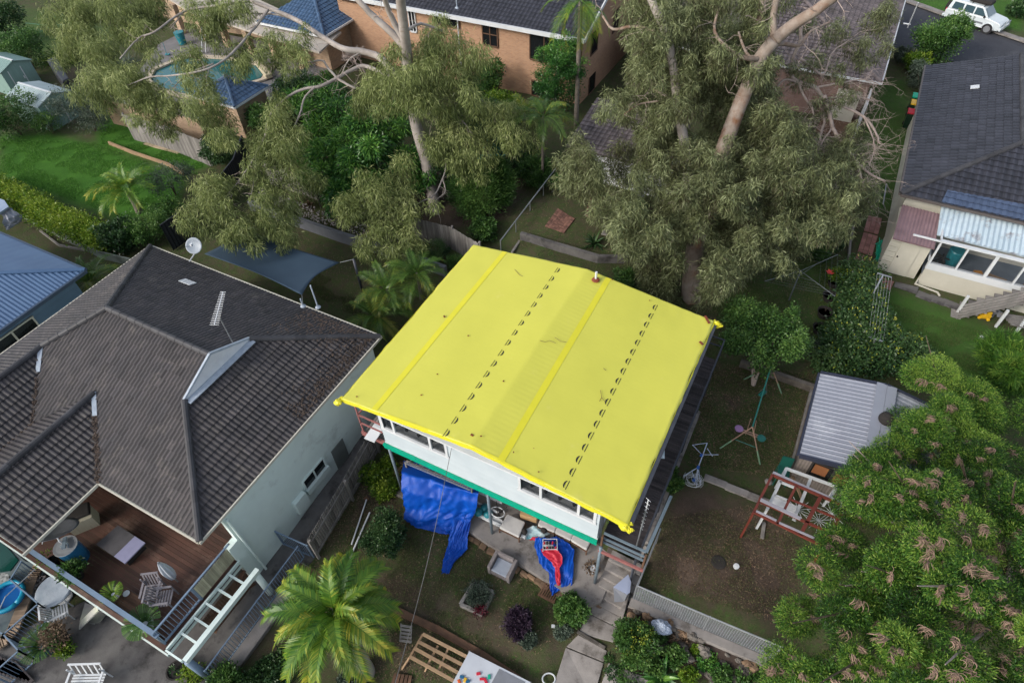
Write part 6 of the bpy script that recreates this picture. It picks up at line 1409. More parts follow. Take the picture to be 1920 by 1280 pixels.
B('bush', 700,442, 18, 'low brownish plant on the pebble strip below the gum leaves', LM['dry'], n=900, L=.12, W=.07)
B('bush', 770,448, 16, 'small reddish brown plant near the clipped dark bush', LM['dry'], n=800, L=.12, W=.07)
R = B('flowering_bush', 1182,440, 30, 'bush covered in orange flowers beside the stone barbecue', LM['mid'], n=3500, L=.12, W=.07)
bb = G(1182,450); foliage('flowers', R, LM['flame'], [(bb+V((0,-.1,.75)), .62, .6, .5)], 420, .09, .08, 0, .6, .5, 60, 8, .1)
B('bush', 1192,395, 18, 'leafy plant behind the orange flowering bush', LM['mango'], n=1500, L=.16, W=.1)
B('bush', 1048,345, 20, 'bright green bush at the corner of the white outbuilding', LM['mango'], n=2500, L=.14, W=.09, tmean=.7)
B('bush', 1170,525, 24, 'thin wispy green bush at the edge of the yellow tarp', LM['mid'], n=2500, L=.14, W=.04)
B('bush', 1210,545, 22, 'dark low bush at the foot of the huge gum', LM['dark'], n=2200, L=.13, W=.06)
# low bed under the gum with rock edge
for i, (x, y, r, lb) in enumerate([(1520,430,32,'dark fern like shrub under the gum canopy, furthest back'),(1545,450,30,'dark green shrub inside the curved garden bed'),(1500,455,32,'low mixed green shrub at the left of the curved garden bed'),(1530,468,24,'small bright green shrub at the front of the curved garden bed')]):
    B('shrub', x, y, r, lb, LM['dark' if i < 2 else 'mid'], n=4000, L=.14, W=.06, hz=.8, tmean=.6)
b = MB()
for k in range(26): t = k/25*2.6-.2; p = G(1517+math.cos(t)*40, 448+math.sin(t)*34); b.cbox(p+V((0,0,.05)), .25,.18,.16, rnd.uniform(0,3), tint=rnd.random())
tag(b.build('stone_border', M_stone, bevel=.03), 'curved stone border of the garden bed under the gum', 'border')
# flowering hedge between the two right yards
hl = [(1600,535,34),(1605,560,36),(1595,590,36),(1612,610,38),(1590,635,36),(1625,640,38),(1570,660,34),(1605,665,38),(1650,660,34),(1690,675,32),(1640,690,34),(1580,690,34),(1725,690,26),(1700,705,24),(1545,690,26),(1560,640,26)]
R = root('flowering_hedge', G(1610,620), 'deep green informal hedge with lime green new tips between the lawns', 'hedge'); cl = []
for x, y, r in hl: c = G(x, y); d = (c-V((0,0,H))).dot(V(CM[2])); q = r*d/F; cl.append((c+V((0,0,q*.8)), q, q, q*.8))
foliage('foliage', R, LM['dark'], cl, 34000, .13, .08, .1, .7, .6, 500, 9, .2, tmean=.6); foliage('lime_tips', R, LM['yfl'], [(c+V((0,0,q*.25)), q*1.0, q, q2*.95) for c, q, _, q2 in cl], 800, .11, .06, -.4, .6, .4, 110, 10, .035, fill=.85, tmean=.5)
b = MB()
for c, q, _, _2 in cl[::3]: b.tube([(c.x,c.y,c.z-q), (c.x+.1,c.y,c.z)], .05, 6)
b.build('stem', M_bark2, R)
R = root('young_leafy_tree', G(1412,722), 'small rounded leafy tree with a forked pale trunk beside the swing set', 'tree')
c = P(1435,625,3.2); q = 1.75; cl = [(c, q*.6, q*.6, q*.4)]+[(c+V((math.cos(k)*q*.75, math.sin(k*1.0)*q*.7, .5*math.sin(k*2.3))), q*(.26+.1*math.sin(k*5)), q*.32, q*.26) for k in range(14)]
foliage('crown', R, LM['mid'], cl, 22000, .11, .06, .1, .7, .6, 420, 6, .2, tmean=.62, tsig=.28)
b = MB(); p = G(1412,722); b.tube([p-V((0,0,.1)), p.lerp(c,.5)+V((.1,0,0)), c+V((.5,.2,0))], [.10,.07,.03], 8); b.tube([p, p.lerp(c,.6)+V((-.3,.1,0)), c+V((-.5,.2,0))], [.09,.06,.03], 8); b.build('trunk', M_dead, R)
# rear right trees
B('wispy_tree', 1870,690, 60, 'soft feathery pale green tree behind the brown podded tree', LM['feather'], cat='tree', n=22000, L=.28, W=.025, hz=1.1, droop=-.2, outw=1.0, tmean=.3)
B('bush', 1738,92, 50, 'big rounded green bush between the houses beside the road', LM['mid'], n=16000, L=.16, W=.09, hz=1.1, tmean=.6)
B('bush', 1708,122, 24, 'yellow green bush in front of the big roadside bush', LM['light'], n=4500, L=.14, W=.08, tmean=.75)
B('bush', 1722,152, 32, 'olive green bush beside the charcoal roof corner', LM['grey'], n=6500, L=.14, W=.05)
B('bush', 1690,108, 18, 'pale wispy bush at the corner of the weathered tile roof', LM['grey'], n=2500, L=.18, W=.06, tmean=.8)
B('bush', 1905,22, 22, 'dark bush in the top right corner', LM['dark'], n=3000, L=.2, W=.12)
# front yard plants
B('round_bush', 727,995, 43, 'round dark glossy bush on the front lawn beside the white poles', LM['dark'], n=14000, L=.075, W=.05, hz=1.1, tmean=.45)
B('green_bush', 1072,1135, 30, 'green bush at the end of the sandstone edge beside the path', LM['mid'], n=7000, L=.09, W=.05, hz=1.1, tmean=.55)
B('small_bush', 1055,1180, 16, 'small pale green bush below the green bush by the path', LM['grey'], n=2200, L=.07, W=.045, tmean=.6)
B('purple_bush', 968,1165, 27, 'dark purple black leaved bush on the front lawn', LM['purple'], n=6500, L=.12, W=.035, droop=-.2)
B('small_bush', 988,1192, 17, 'small grey green bush touching the purple bush', LM['grey'], n=2500, L=.07, W=.05, tmean=.75)
R = B('citrus_tree', 1190,1195, 42, 'small citrus tree with lime green tips right of the concrete path', LM['mid'], cat='tree', n=12000, L=.09, W=.05, hz=1.25, tmean=.6)
bb = G(1190,1215); foliage('lime_tips', R, LM['yfl'], [(bb+V((0,0,.75)), .62, .62, .6)], 600, .07, .04, -.3, .5, .4, 60, 3, .08, fill=.6)
for i, (x, y, r, mm, lb) in enumerate([(1240,1180,20,'mid','leafy plant right of the citrus tree'),(1262,1225,22,'mid','low green plant in the bank below the rocks'),(1305,1205,17,'light','small yellow leaved shrub among the rocks'),(1325,1235,22,'mango','broad leaved dark plant below the yellow shrub'),(1225,1240,20,'mid','low leafy plant under the citrus tree'),
   (1290,1262,16,'light','bright lime green plant at the bottom of the bank'),(1350,1262,22,'mid','green weedy plant in the lower bank'),(1400,1265,24,'mid','tangled green plant below the rock bank near the podded tree'),(1455,1250,20,'mango','bright leafed plant at the end of the wire mesh fence'),(1208,1120,15,'mid','thin climbing plant on the wire mesh fence by the steps'),(1380,1215,12,'light','small green tuft among the lower rocks'),(1270,1195,16,'dry','dry brown twiggy plant beside the wrapped umbrella'),(1255,880,15,'mid','small green plant beside the concrete edge of the verandah'),(1262,905,16,'mid','low green weeds at the foot of the collapsed clothesline')]):
    B('garden_plant', x, y, r, lb, LM[mm], cat='plant', n=1900, L=.10, W=.06, hz=.9, tmean=.6)
B('ground_cover_bush', 725,880, 42, 'patch of yellow green leaves beside the steel post of the tarp house', LM['light'], cat='bush', n=6500, L=.10, W=.08, hz=.35, tmean=.7)
B('ground_cover_bush', 765,875, 24, 'reddish brown leafy patch behind the steel post of the tarp house', LM['dry'], cat='bush', n=1800, L=.10, W=.07, hz=.4)
B('bush', 430,1262, 34, 'dark green bush at the bottom below the blue column', LM['mid'], n=7000, L=.11, W=.06, tmean=.4)
B('bush', 470,1275, 24, 'dark low bush at the bottom edge left of the big palm', LM['dark'], n=4000, L=.11, W=.06)
B('bush', 660,1278, 24, 'blue green leafy bush at the foot of the big palm', LM['grey'], n=3000, L=.12, W=.08)
B('low_plant', 520,1240, 34, 'dark ground plants under the left fronds of the big palm', LM['dark'], cat='plant', n=4500, L=.1, W=.06, hz=.5, tmean=.7)
# palms
palm('bottle_palm', G(688,1262), 3.0, 30, 2.3, 'large yellow green palm with a pale swollen trunk in the front garden', LM['palmy'], tr=.30, seed=2, lw=0.04, nl=62, el=(82,5), sag=1.35, lean=(-.95,.55), trunkm=mat('pale_palm_trunk', (.36,.32,.29), (.28,.25,.23), 2, .7, .2, 20), flare=1.0, llen=.26)
palm('golden_palm', G(262,398), 1.6, 16, 2.3, 'yellow green palm on the left lawn behind the hedge', LM['palmy'], tr=.16, seed=4, lw=0.037, nl=44, el=(84,20), sag=1.2)
palm('small_palm', G(190,560), 1.2, 13, 1.9, 'dusty green palm squeezed between the blue roof and the tiled roof', LM['palm'], tr=.1, seed=5, lw=0.031, nl=34, el=(78,15), sag=1.2)
palm('slender_palm', G(1017,355), 4.6, 12, 2.2, 'slender palm with bright fronds in front of the dark conifer', LM['palm'], tr=.075, seed=6, lw=0.031, nl=36, el=(70,0), sag=1.2, flare=1.2)
palm('slender_palm', G(985,300), 3.2, 10, 1.8, 'shorter slender palm left of the dark conifer', LM['palmy'], tr=.07, seed=8, lw=0.031, nl=32, el=(70,0), sag=1.2)
palm('tall_palm', G(1080,235), 7.6, 14, 3.0, 'tall ringed trunk palm with golden drooping fronds against the brick house', LM['palmy'], tr=.14, seed=7, lw=0.034, nl=40, el=(45,-50), sag=1.0, lean=(-.3,.5), flare=1.1)
for i, (x, y, hh, lb) in enumerate([(735,585,1.5,'clumping palm nearest the yellow tarp edge, middle of the three'),(712,620,1.0,'drooping palm beside the corner of the big tiled roof'),(790,560,1.7,'clumping palm behind the left edge of the yellow tarp')]):
    palm('clumping_palm', G(x, y), hh, 14, 1.95, lb, LM['palm'], tr=.07, seed=20+i, lw=0.028, nl=42, el=(80,5), sag=1.25, group='clumping palms between the two roofs')
palm('small_palm', G(1000,310), .6, 8, 1.1, 'low young palm in the dark undergrowth by the wire fence', LM['palmy'], tr=.05, seed=31, nl=24, el=(75,10))
# plumeria like bare tree beside the brick house
R = root('bare_branched_tree', G(690,160), 'leafless pale branched tree in front of the brick house', 'tree'); b = MB(); rr = random.Random(6); p = G(690,160)
def fork(p, d, l, r, k):
    q = p+d*l; b.tube([p, p.lerp(q,.5)+V((rr.uniform(-.03,.03),)*3), q], [r, r*.85, r*.75], 5, .5, 0, False)
    if k:
        for _ in range(rr.choice((2,3))): fork(q, (d+V((rr.gauss(0,.6), rr.gauss(0,.6), rr.gauss(.05,.3)))).normalized(), l*.78, r*.72, k-1)
fork(p, V((0,0,1)), .8, .09, 6); b.build('branches', M_dead, R)
# spread leaf litter and grass tufts over the yards
def scatter(name, polys, n, m, L, W, kind_label, up, seed):
    R_ = np.random.default_rng(seed); pts = []
    for poly, k in polys:
        q = [G(*p) for p in poly]; x0 = min(p.x for p in q); x1 = max(p.x for p in q); y0 = min(p.y for p in q); y1 = max(p.y for p in q)
        X = R_.uniform(x0, x1, k*3); Y = R_.uniform(y0, y1, k*3); ok = inpoly(X, Y, [(p.x, p.y) for p in q]); X = X[ok][:k]; Y = Y[ok][:k]
        if up:
            nzv = np.array([noise.noise(V((x*.9, y*.9, 0))) for x, y in zip(X, Y)]); kk = nzv > -.12; X = X[kk]; Y = Y[kk]
        pts.append(np.stack([X, Y, gz(X, Y)+.01], 1))
    p = np.concatenate(pts); n = len(p)
    d = R_.normal(size=(n, 3))*np.array([1,1,.15])+np.array([0,0,1.2 if up else .05]); d /= np.linalg.norm(d, axis=1)[:, None]; s = np.cross(d, R_.normal(size=(n,3))); s /= np.linalg.norm(s, axis=1)[:, None]
    if not up: s = np.cross(d, np.array([0,0,1.])+R_.normal(size=(n,3))*.3); s /= np.linalg.norm(s, axis=1)[:, None]
    ll = L*R_.uniform(.5,1.4,n)[:, None]; w_ = W*R_.uniform(.6,1.2,n)[:, None]/2; Vv = np.stack([p, p+d*ll*.4+s*w_, p+d*ll, p+d*ll*.4-s*w_], 1).reshape(-1,3)
    me = bpy.data.meshes.new(name); me.vertices.add(4*n); me.vertices.foreach_set('co', Vv.ravel().astype(np.float32)); me.loops.add(4*n); me.loops.foreach_set('vertex_index', np.arange(4*n, dtype=np.int32)); me.polygons.add(n)
    me.polygons.foreach_set('loop_start', np.arange(0,4*n,4,dtype=np.int32)); me.polygons.foreach_set('loop_total', np.full(n,4,dtype=np.int32)); me.update(calc_edges=True)
    a_ = me.attributes.new('tint','FLOAT','FACE'); a_.data.foreach_set('value', R_.random(n).astype(np.float32)); me.materials.append(m); o = bpy.data.objects.new(name, me); COL.objects.link(o); o['_w'] = (0,0,0)
    return tag(o, kind_label, name.replace('_', ' '), kind='stuff')
FY = [(620,960),(690,900),(770,960),(860,1000),(1100,1110),(1060,1180),(960,1275),(700,1180),(560,1070)]; RY = [(1215,980),(1440,940),(1500,1030),(1490,1200),(1200,1090)]; SY = [(1330,680),(1530,700),(1480,900),(1290,870)]
LG = leafmat('grass_blade', [(.04,.055,.018),(.065,.10,.026),(.10,.14,.035),(.19,.19,.08)], .6, .3); LH = leafmat('lush_grass_blade', [(.04,.12,.014),(.06,.18,.02),(.09,.25,.03),(.15,.32,.05)], .6, .3)
scatter('grass', [(FY,34000),(RY,12000),(SY,16000),([(500,470),(700,560),(680,600),(600,560),(470,450)],9000),([(1320,560),(1560,480),(1560,640),(1380,640)],14000),([(1640,560),(1900,640),(1900,720),(1660,650)],12000),([(980,450),(1200,490),(1150,520),(960,480)],4000)], 0, LG, .09, .012, 'short patchy grass blades on the house yards', True, 1)
scatter('lawn_grass', [([(0,260),(180,270),(350,330),(240,410),(0,330)],26000),([(190,235),(390,295),(370,330),(190,270)],9000)], 0, LH, .13, .022, 'lush bright grass blades on the left lawn', True, 2)
scatter('leaf_litter', [(FY,4200),(RY,4600),(SY,7200),([(1200,1120),(1480,1240),(1400,1280),(1150,1200)],1400),([(560,1000),(690,900),(760,960),(640,1030)],700),([(700,1170),(960,1275),(640,1275)],1500),([(540,430),(700,500),(690,600),(520,520)],1500),([(1220,560),(1500,500),(1530,600),(1320,620)],1500),([(980,350),(1200,440),(1180,490),(960,460)],900)], 0, LM['dry'], .085, .03, 'scattered dry fallen leaves on the yards', False, 3)

# ================================================================ yard things
# ---- concrete path, steps and terrace
def path():
    R = root('concrete_steps', P(1160,1100,.3), 'worn concrete steps going up from the garden path beside the verandah', 'steps'); b = MB()
    st = [([(1149,1030),(1209,1060),(1200,1078),(1141,1048)],.80),([(1141,1046),(1202,1075),(1194,1096),(1134,1065)],.66),([(1134,1063),(1195,1093),(1188,1112),(1127,1080)],.52),([(1127,1078),(1189,1110),(1181,1128),(1122,1097)],.38),([(1121,1095),(1182,1126),(1174,1144),(1114,1112)],.24),([(1113,1110),(1175,1142),(1169,1158),(1106,1126)],.12)]
    for k, (pp, z) in enumerate(st): b = MB(); b.prism([P(a, c, z-.5) for a, c in pp], .5); 
    for k, (pp, z) in enumerate(st):
        b = MB(); q = [P(a, c, z) for a, c in pp]; b.prism([p-V((0,0,.4)) for p in q], .4, rnd.random()); b.build('tread', M_conc, R, bevel=.015)
    slabs = [([(1106,1128),(1168,1160),(1152,1185),(1106,1141)],.06),([(1105,1137),(1170,1168),(1156,1199),(1144,1202),(1098,1178)],.05),([(1107,1152),(1142,1165),(1137,1205),(1084,1190)],.03),([(1098,1158),(1146,1187),(1134,1226),(1082,1192)],.02),([(1080,1200),(1134,1228),(1106,1300),(1040,1300)],-.42)]
    for k, (pp, lbl) in enumerate((([(1107,1127),(1170,1160),(1160,1203),(1150,1190),(1105,1165)],''),)): pass
    R2 = root('garden_path', P(1100,1200,-.2), 'cracked concrete slab path leading down through the front garden', 'path')
    for pp in ([(1110,1129),(1169,1158),(1161,1177),(1103,1148)],[(1103,1149),(1160,1178),(1150,1203),(1085,1186)],[(1106,1150),(1106,1151),(1107,1151)],[(1084,1189),(1138,1219),(1133,1240),(1062,1211)],[(1061,1213),(1132,1242),(1112,1310),(1030,1310)]):
        b = MB(); q = [G(a, c, .05) for a, c in pp]
        if (q[0]-q[2]).length < .1: continue
        b.prism([p-V((0,0,.3)) for p in q], .3, rnd.random()); b.build('slab', M_conc, R2, bevel=.02)
    b = MB(); q = [(1106,1147),(1150,1172)]
    for k in range(5): b.cbox(G(1088+k*10, 1188+k*6.0)+V((0,0,.06)), .24,.1,.08, -.1, tint=rnd.random())
    b.build('brick_row', M_stone, R2)
path()
b = MB(); q = [P(1290,770,1.0), P(1318,700,1.0), P(1345,652,1.1), P(1350,690,1.0), P(1330,760,1.0), P(1278,870,.95), P(1240,975,.9), P(1206,1045,.8), P(1213,1062,.78), P(1195,1090,.72), P(1180,1130,.6), P(1173,1145,.55), P(1166,1160,.4), P(1178,1120,.6)]
pp = [(1186,1020),(1222,945),(1246,895),(1290,770),(1330,690),(1346,700),(1312,780),(1277,868),(1243,958),(1212,1030)]
b = MB(); b.prism([P(a, c, .35) for a, c in pp], .6); tag(b.build('concrete_strip', M_conc, bevel=.02), 'mossy concrete strip along the outside of the verandah', 'kerb')
b = MB(); 
for (x0,y0,x1,y1) in ((1213,1030,1190,1075),(1190,1075,1168,1160)): 
    a = P(x0,y0,.6); c = P(x1,y1,.2); wallseg(b, a-V((0,0,.5)), c-V((0,0,.5)), .75, -.14)
tag(b.build('step_side_wall', M_conc, bevel=.02), 'low concrete wall on the right of the worn steps', 'wall')
b = MB()
for k in range(16): p = P(1147-k*2.6, 1035+k*6.2, .35-k*.02); b.cbox(p+V((-.05,0,-.15)), .26, .3, .35, rnd.uniform(-.4,.4), tint=rnd.random())
tag(b.build('rough_stone_wall', M_stone, bevel=.03), 'rough stone side wall between the steps and the patio', 'wall')
R = root('folded_board', P(1170,1105,.5), 'folded grey plastic sheet lying on the worn steps', 'board'); b = MB(); q = [P(1150,1100,1.0), P(1178,1076,1.05), P(1183,1090,1.0), P(1181,1110,.95), P(1176,1114,.95)]; b.add(q, [(0,1,2,3,4)]); b.build('pale_face', mat('blue_grey_sheet', (.30,.34,.46), (.26,.30,.41), 2, .5), R, thick=.01)
b = MB(); b.add([q[0], q[4], P(1171,1127,.55), P(1152,1128,.55)], [(0,1,2,3)]); b.build('dark_face', M_greyplastic, R, thick=.01)
b = MB(); lst = [(1140,1246),(1215,1275),(1200,1320),(1118,1310)]; b.prism([G(a, c, -.2) for a, c in lst], .25); tag(b.build('lower_paving', M_conc, bevel=.02), 'concrete paving with pots at the bottom of the citrus tree', 'paving')
# ---- timber sleeper line of the front garden
b = MB(); a = [(560,1062),(640,1098),(722,1135),(820,1180),(900,1225),(975,1275)]
for i in range(5): b.beam(G(*a[i])+V((0,0,.02)), G(*a[i+1])+V((0,0,.02)), .24, .16, rnd.random())
tag(b.build('sleeper_row', M_brown), 'row of brown timber sleepers across the front garden', 'sleepers')
b = MB()
for k, (x, y, w_) in enumerate(((1320,895,.2),(1360,912,.2),(1400,928,.2))): b.beam(G(x, y)+V((0,0,.03)), G(x+42, y+16)+V((0,0,.03)), .3, .12, rnd.random())
tag(b.build('garden_edging', M_conc, bevel=.02), 'pale concrete edging between the swing lawn and the bare dirt yard', 'edging')
# ---- power line and stay wires
b = MB(); a = P(848,832,5.2); c = P(735,1300,2.6); pts = [a.lerp(c, t/14)+V((0,0,-.5*math.sin(math.pi*t/14))) for t in range(15)]; b.tube(pts, .010, 5)
tag(b.build('overhead_cable', mat('cable_grey', (.14,.14,.14), (.1,.1,.1), 2, .7)), 'overhead cable running from the tarp house wall down over the front yard', 'cable')
b = MB(); b.cbox(a+V((0,0,.0)), .16,.2,.22); b.tube([a, a+V((-.1,.1,.4))], .02, 6); b.tube([a+V((.05,0,0)), a+V((.12,.05,.35))], .02, 6); b.tube([a+V((.02,.05,-.05)), a+V((-.05,.12,-1.4))], .012, 5); tag(b.build('cable_bracket', M_dark), 'cable bracket with insulators on the white front wall', 'bracket')
# ---- blue tarps
def tarp(name, rows, label, m, seed=0, nx=36, amp=.05, sub=9):
    R = []; 
    for i in range(len(rows)-1):
        for s in range(sub):
            t = s/sub; l = V(rows[i][0]).lerp(V(rows[i+1][0]), t); r = V(rows[i][1]).lerp(V(rows[i+1][1]), t); R.append((l, r, i+t))
    R.append((V(rows[-1][0]), V(rows[-1][1]), len(rows)-1)); g_ = []
    for l, r, t in R:
        row = []
        for j in range(nx+1):
            u = j/nx; p = l.lerp(r, u); w_ = nz((u*4+seed, t*.8, seed), 1)*1.3+(.5-abs(nz((u*9+t*1.1, t*1.0, seed+3), 1))*2.2)*.9+(.4-abs(nz((u*22, t*2.5-u*6, seed+5), 1))*2)*.35; p = p+V((0,-1,.5)).normalized()*w_*amp
            row.append(p)
        g_.append(row)
    b = MB(); b.grid(g_); o = b.build(name, m, smooth=True); return tag(o, label, 'tarp')
def rw(a, c): return (P(a[0], a[1], a[2]), P(c[0], c[1], c[2]))
R = root('blue_tarp', P(820,930,0), 'big blue tarp draped over a ladder and trailing onto the lawn under the tarp house', 'tarp')
def tpart(nm, rows, m, seed, amp, nx=60):
    o = tarp(nm, rows, None, m, seed, nx, amp); 
    for k in ('label','category'):
        if k in o: del o[k]
    w_ = V(o['_w']); o.parent = R; o.location = w_-V(R['_w']); return o
tpart('sheet', [rw((757,862,1.9),(900,905,1.9)), rw((752,886,2.2),(897,925,2.15)), rw((756,920,1.75),(896,945,1.7)), rw((756,950,1.15),(890,962,1.2)), rw((758,972,.7),(884,972,.8)), rw((775,986,.35),(880,985,.5)), rw((812,995,.1),(876,995,.3)), rw((835,999,.05),(866,999,.15))], M_blue, 1, .10, 40)
tpart('trailing_end', [rw((848,972,.75),(888,958,1.0)), rw((846,990,.45),(882,980,.7)), rw((842,1008,.22),(878,1005,.3)), rw((838,1030,.12),(877,1028,.1)), rw((834,1040,.1),(866,1040,.08)), rw((830,1052,.08),(853,1052,.08)), rw((828,1066,.06),(848,1060,.06)), rw((829,1074,.04),(843,1073,.04))], M_blue, 4, .09)
R = root('ladder', P(820,890,2.5), 'aluminium ladder lying flat on top of the blue tarp', 'ladder'); b = MB(); a, c, e, f_ = P(758,867,2.62), P(881,918,2.62), P(768,857,2.62), P(890,906,2.62)
b.beam(a, c, .035, .07); b.beam(e, f_, .035, .07); b.build('rails', M_alu, R); b = MB()
for k in range(10): t = (k+.5)/10; b.tube([a.lerp(c, t), e.lerp(f_, t)], .016, 6)
b.build('rungs', M_alu, R)
b = MB(); b.beam(P(762,864,2.45), P(888,915,2.45), .06); 
for q in (P(760,866,2.4), P(884,916,2.4)): b.beam((q.x,q.y,.2), q, .06)
tag(b.build('ladder_rack', M_grey), 'timber rack under the ladder that carries the blue tarp', 'rack')
R = root('striped_tarp', P(1045,1050,.2), 'blue tarp with a wide red stripe draped over the patio edge', 'tarp')
tpart('sheet', [rw((1003,1008,.62),(1045,1006,.62)), rw((1002,1022,.55),(1060,1015,.6)), rw((1008,1040,.5),(1076,1030,.5)), rw((1012,1058,.46),(1075,1055,.46)), rw((1026,1070,.42),(1075,1080,.42)), rw((1030,1088,.36),(1073,1098,.3)), rw((1032,1102,.26),(1060,1103,.25)), rw((1034,1116,.2),(1050,1104,.2))], M_blue, 7, .07)
tpart('red_stripe', [rw((1014,1028,.66),(1045,1028,.66)), rw((1020,1040,.62),(1055,1042,.62)), rw((1032,1052,.60),(1054,1056,.60)), rw((1040,1064,.55),(1049,1064,.55)), rw((1041,1080,.5),(1051,1080,.5)), rw((1045,1097,.42),(1051,1096,.42))], M_red, 2, .05, 12)
R = root('bottle_crate', P(1030,1020,.66), 'white wire crate of dark bottles standing on the striped tarp', 'crate'); b = MB(); q = [P(1018,1010,.78), P(1044,1010,.78), P(1045,1029,.78), P(1018,1030,.78)]
for i in range(4): b.beam(q[i], q[(i+1) % 4], .02); b.beam(q[i]-V((0,0,.2)), q[(i+1) % 4]-V((0,0,.2)), .02); b.beam(q[i], q[i]-V((0,0,.2)), .02)
b.prism([p-V((0,0,.21)) for p in q], .01); b.build('frame', M_white, R)
for k in range(10):
    u, w_ = (k % 5+.5)/5, (k//5+.5)/2; p = (q[0]*(1-u)+q[1]*u)*(1-w_)+(q[3]*(1-u)+q[2]*u)*w_; b = MB(); b.lathe(p-V((0,0,.19)), [(.035,0),(.037,.13),(.014,.18),(.014,.22)], 8); b.build('bottle', M_dark if k % 3 else M_red, R)
tarp('play_mat', [rw((975,1000,.36),(988,1010,.34)), rw((985,992,.5),(1005,1012,.36)), rw((1000,984,.6),(1022,1004,.5)), rw((1012,988,.52),(1032,1000,.4)), rw((1026,998,.36),(1030,1002,.36))], 'crumpled turquoise and white play mat on the patio between the cushions', mat('turquoise_white_cloth', (.55,.6,.62), (.02,.30,.36), 1.6, .6), 5, 14, .05)
tarp('red_cloth', [rw((993,1012,.5),(1008,1014,.5)), rw((998,1006,.55),(1014,1006,.5))], 'small crumpled red cloth on the turquoise play mat', M_red, 3, 8, .03)
for i, (x, y) in enumerate(((983,996),(1020,993))): b = MB(); p = P(x, y, .62); b.lathe(p-V((0,0,.0)), [(.01,-.12),(.1,-.1),(.12,0),(.09,.08),(.01,.1)], 12); tag(b.build('black_ball', M_dark, smooth=True), ['small black ball at the left of the turquoise play mat','small black ball at the right of the turquoise play mat'][i], 'ball')
# cushions / sofas
def cushion(pp, z, th, label, m, name='seat_cushion', group=None):
    R = root(name, P(*pp[0], z), label, 'cushion', group); q = [P(a, c, z) for a, c in pp]; b = MB(); b.prism([p-V((0,0,th)) for p in q], th); b.build('cushion', m, R, bevel=.045, smooth=False)
    b = MB()
    for p in q: b.beam(p-V((0,0,th)), (p.x, p.y, .3), .04)
    for i in range(4): b.beam(q[i]-V((0,0,th+.03)), q[(i+1) % 4]-V((0,0,th+.03)), .04)
    b.build('bench_frame', M_brown, R)
M_cush = mat('pale_cushion', (.50,.49,.47), (.43,.42,.41), 3, .8, .15, 12)
cushion([(936,988),(951,962),(985,977),(973,1006)], .72, .14, 'pale square cushion on a bench at the left end of the patio', M_cush)
for i, pp in enumerate(([(1008,984),(1018,958),(1048,974),(1040,997)],[(1040,997),(1050,974),(1080,990),(1070,1012)],[(1070,1012),(1080,990),(1112,1006),(1100,1030)])):
    cushion(pp, .72, .13, ['first pale cushion of the patio bench, next to the carton','middle pale cushion of the patio bench','last pale cushion of the patio bench, nearest the corner post'][i], M_cush, group='bench cushions on the patio')
b = MB(); b.prism([P(a, c, .5) for a, c in ((975,972),(980,949),(1012,963),(1006,981))], .35); tag(b.build('cardboard_carton', mat('cardboard', (.45,.29,.14), (.38,.24,.12), 3, .8), bevel=.02), 'tan cardboard carton on the patio under the green trim', 'carton')
R = root('garden_armchair', P(942,1060,0), 'grey wicker armchair with a pale seat on the front lawn', 'armchair'); b = MB(); z = .0
q = [P(913,1062,.55), P(930,1030,.55), P(971,1050,.55), P(954,1090,.55)]
ax = (q[1]-q[0]); ay = (q[2]-q[1]); o_ = q[0]; Mw = mat('grey_wicker', (.24,.215,.21), (.17,.15,.15), 8, .8, .4, 40)
def blk(bb, u0, u1, v0, v1, z0, z1): pts = [o_+ax*u+ay*v for u, v in ((u0,v0),(u1,v0),(u1,v1),(u0,v1))]; bb.prism([V((p.x,p.y,z0)) for p in pts], z1-z0)
blk(b, 0,1,0,.14,-.02,.58); b.build('arm', Mw, R, bevel=.02); b = MB(); blk(b, 0,1,.86,1,-.02,.58); b.build('arm', Mw, R, bevel=.02); b = MB(); blk(b, .84,1,.142,.858,-.02,.62); b.build('backrest', Mw, R, bevel=.02); b = MB(); blk(b, .02,.838,.142,.858,.05,.28); b.build('seat_base', Mw, R)
b = MB(); blk(b, .05,.82,.16,.84,.285,.36); b.build('seat_cushion', mat('blue_grey_cushion', (.33,.37,.43), (.28,.31,.37), 3, .8), R, bevel=.02)
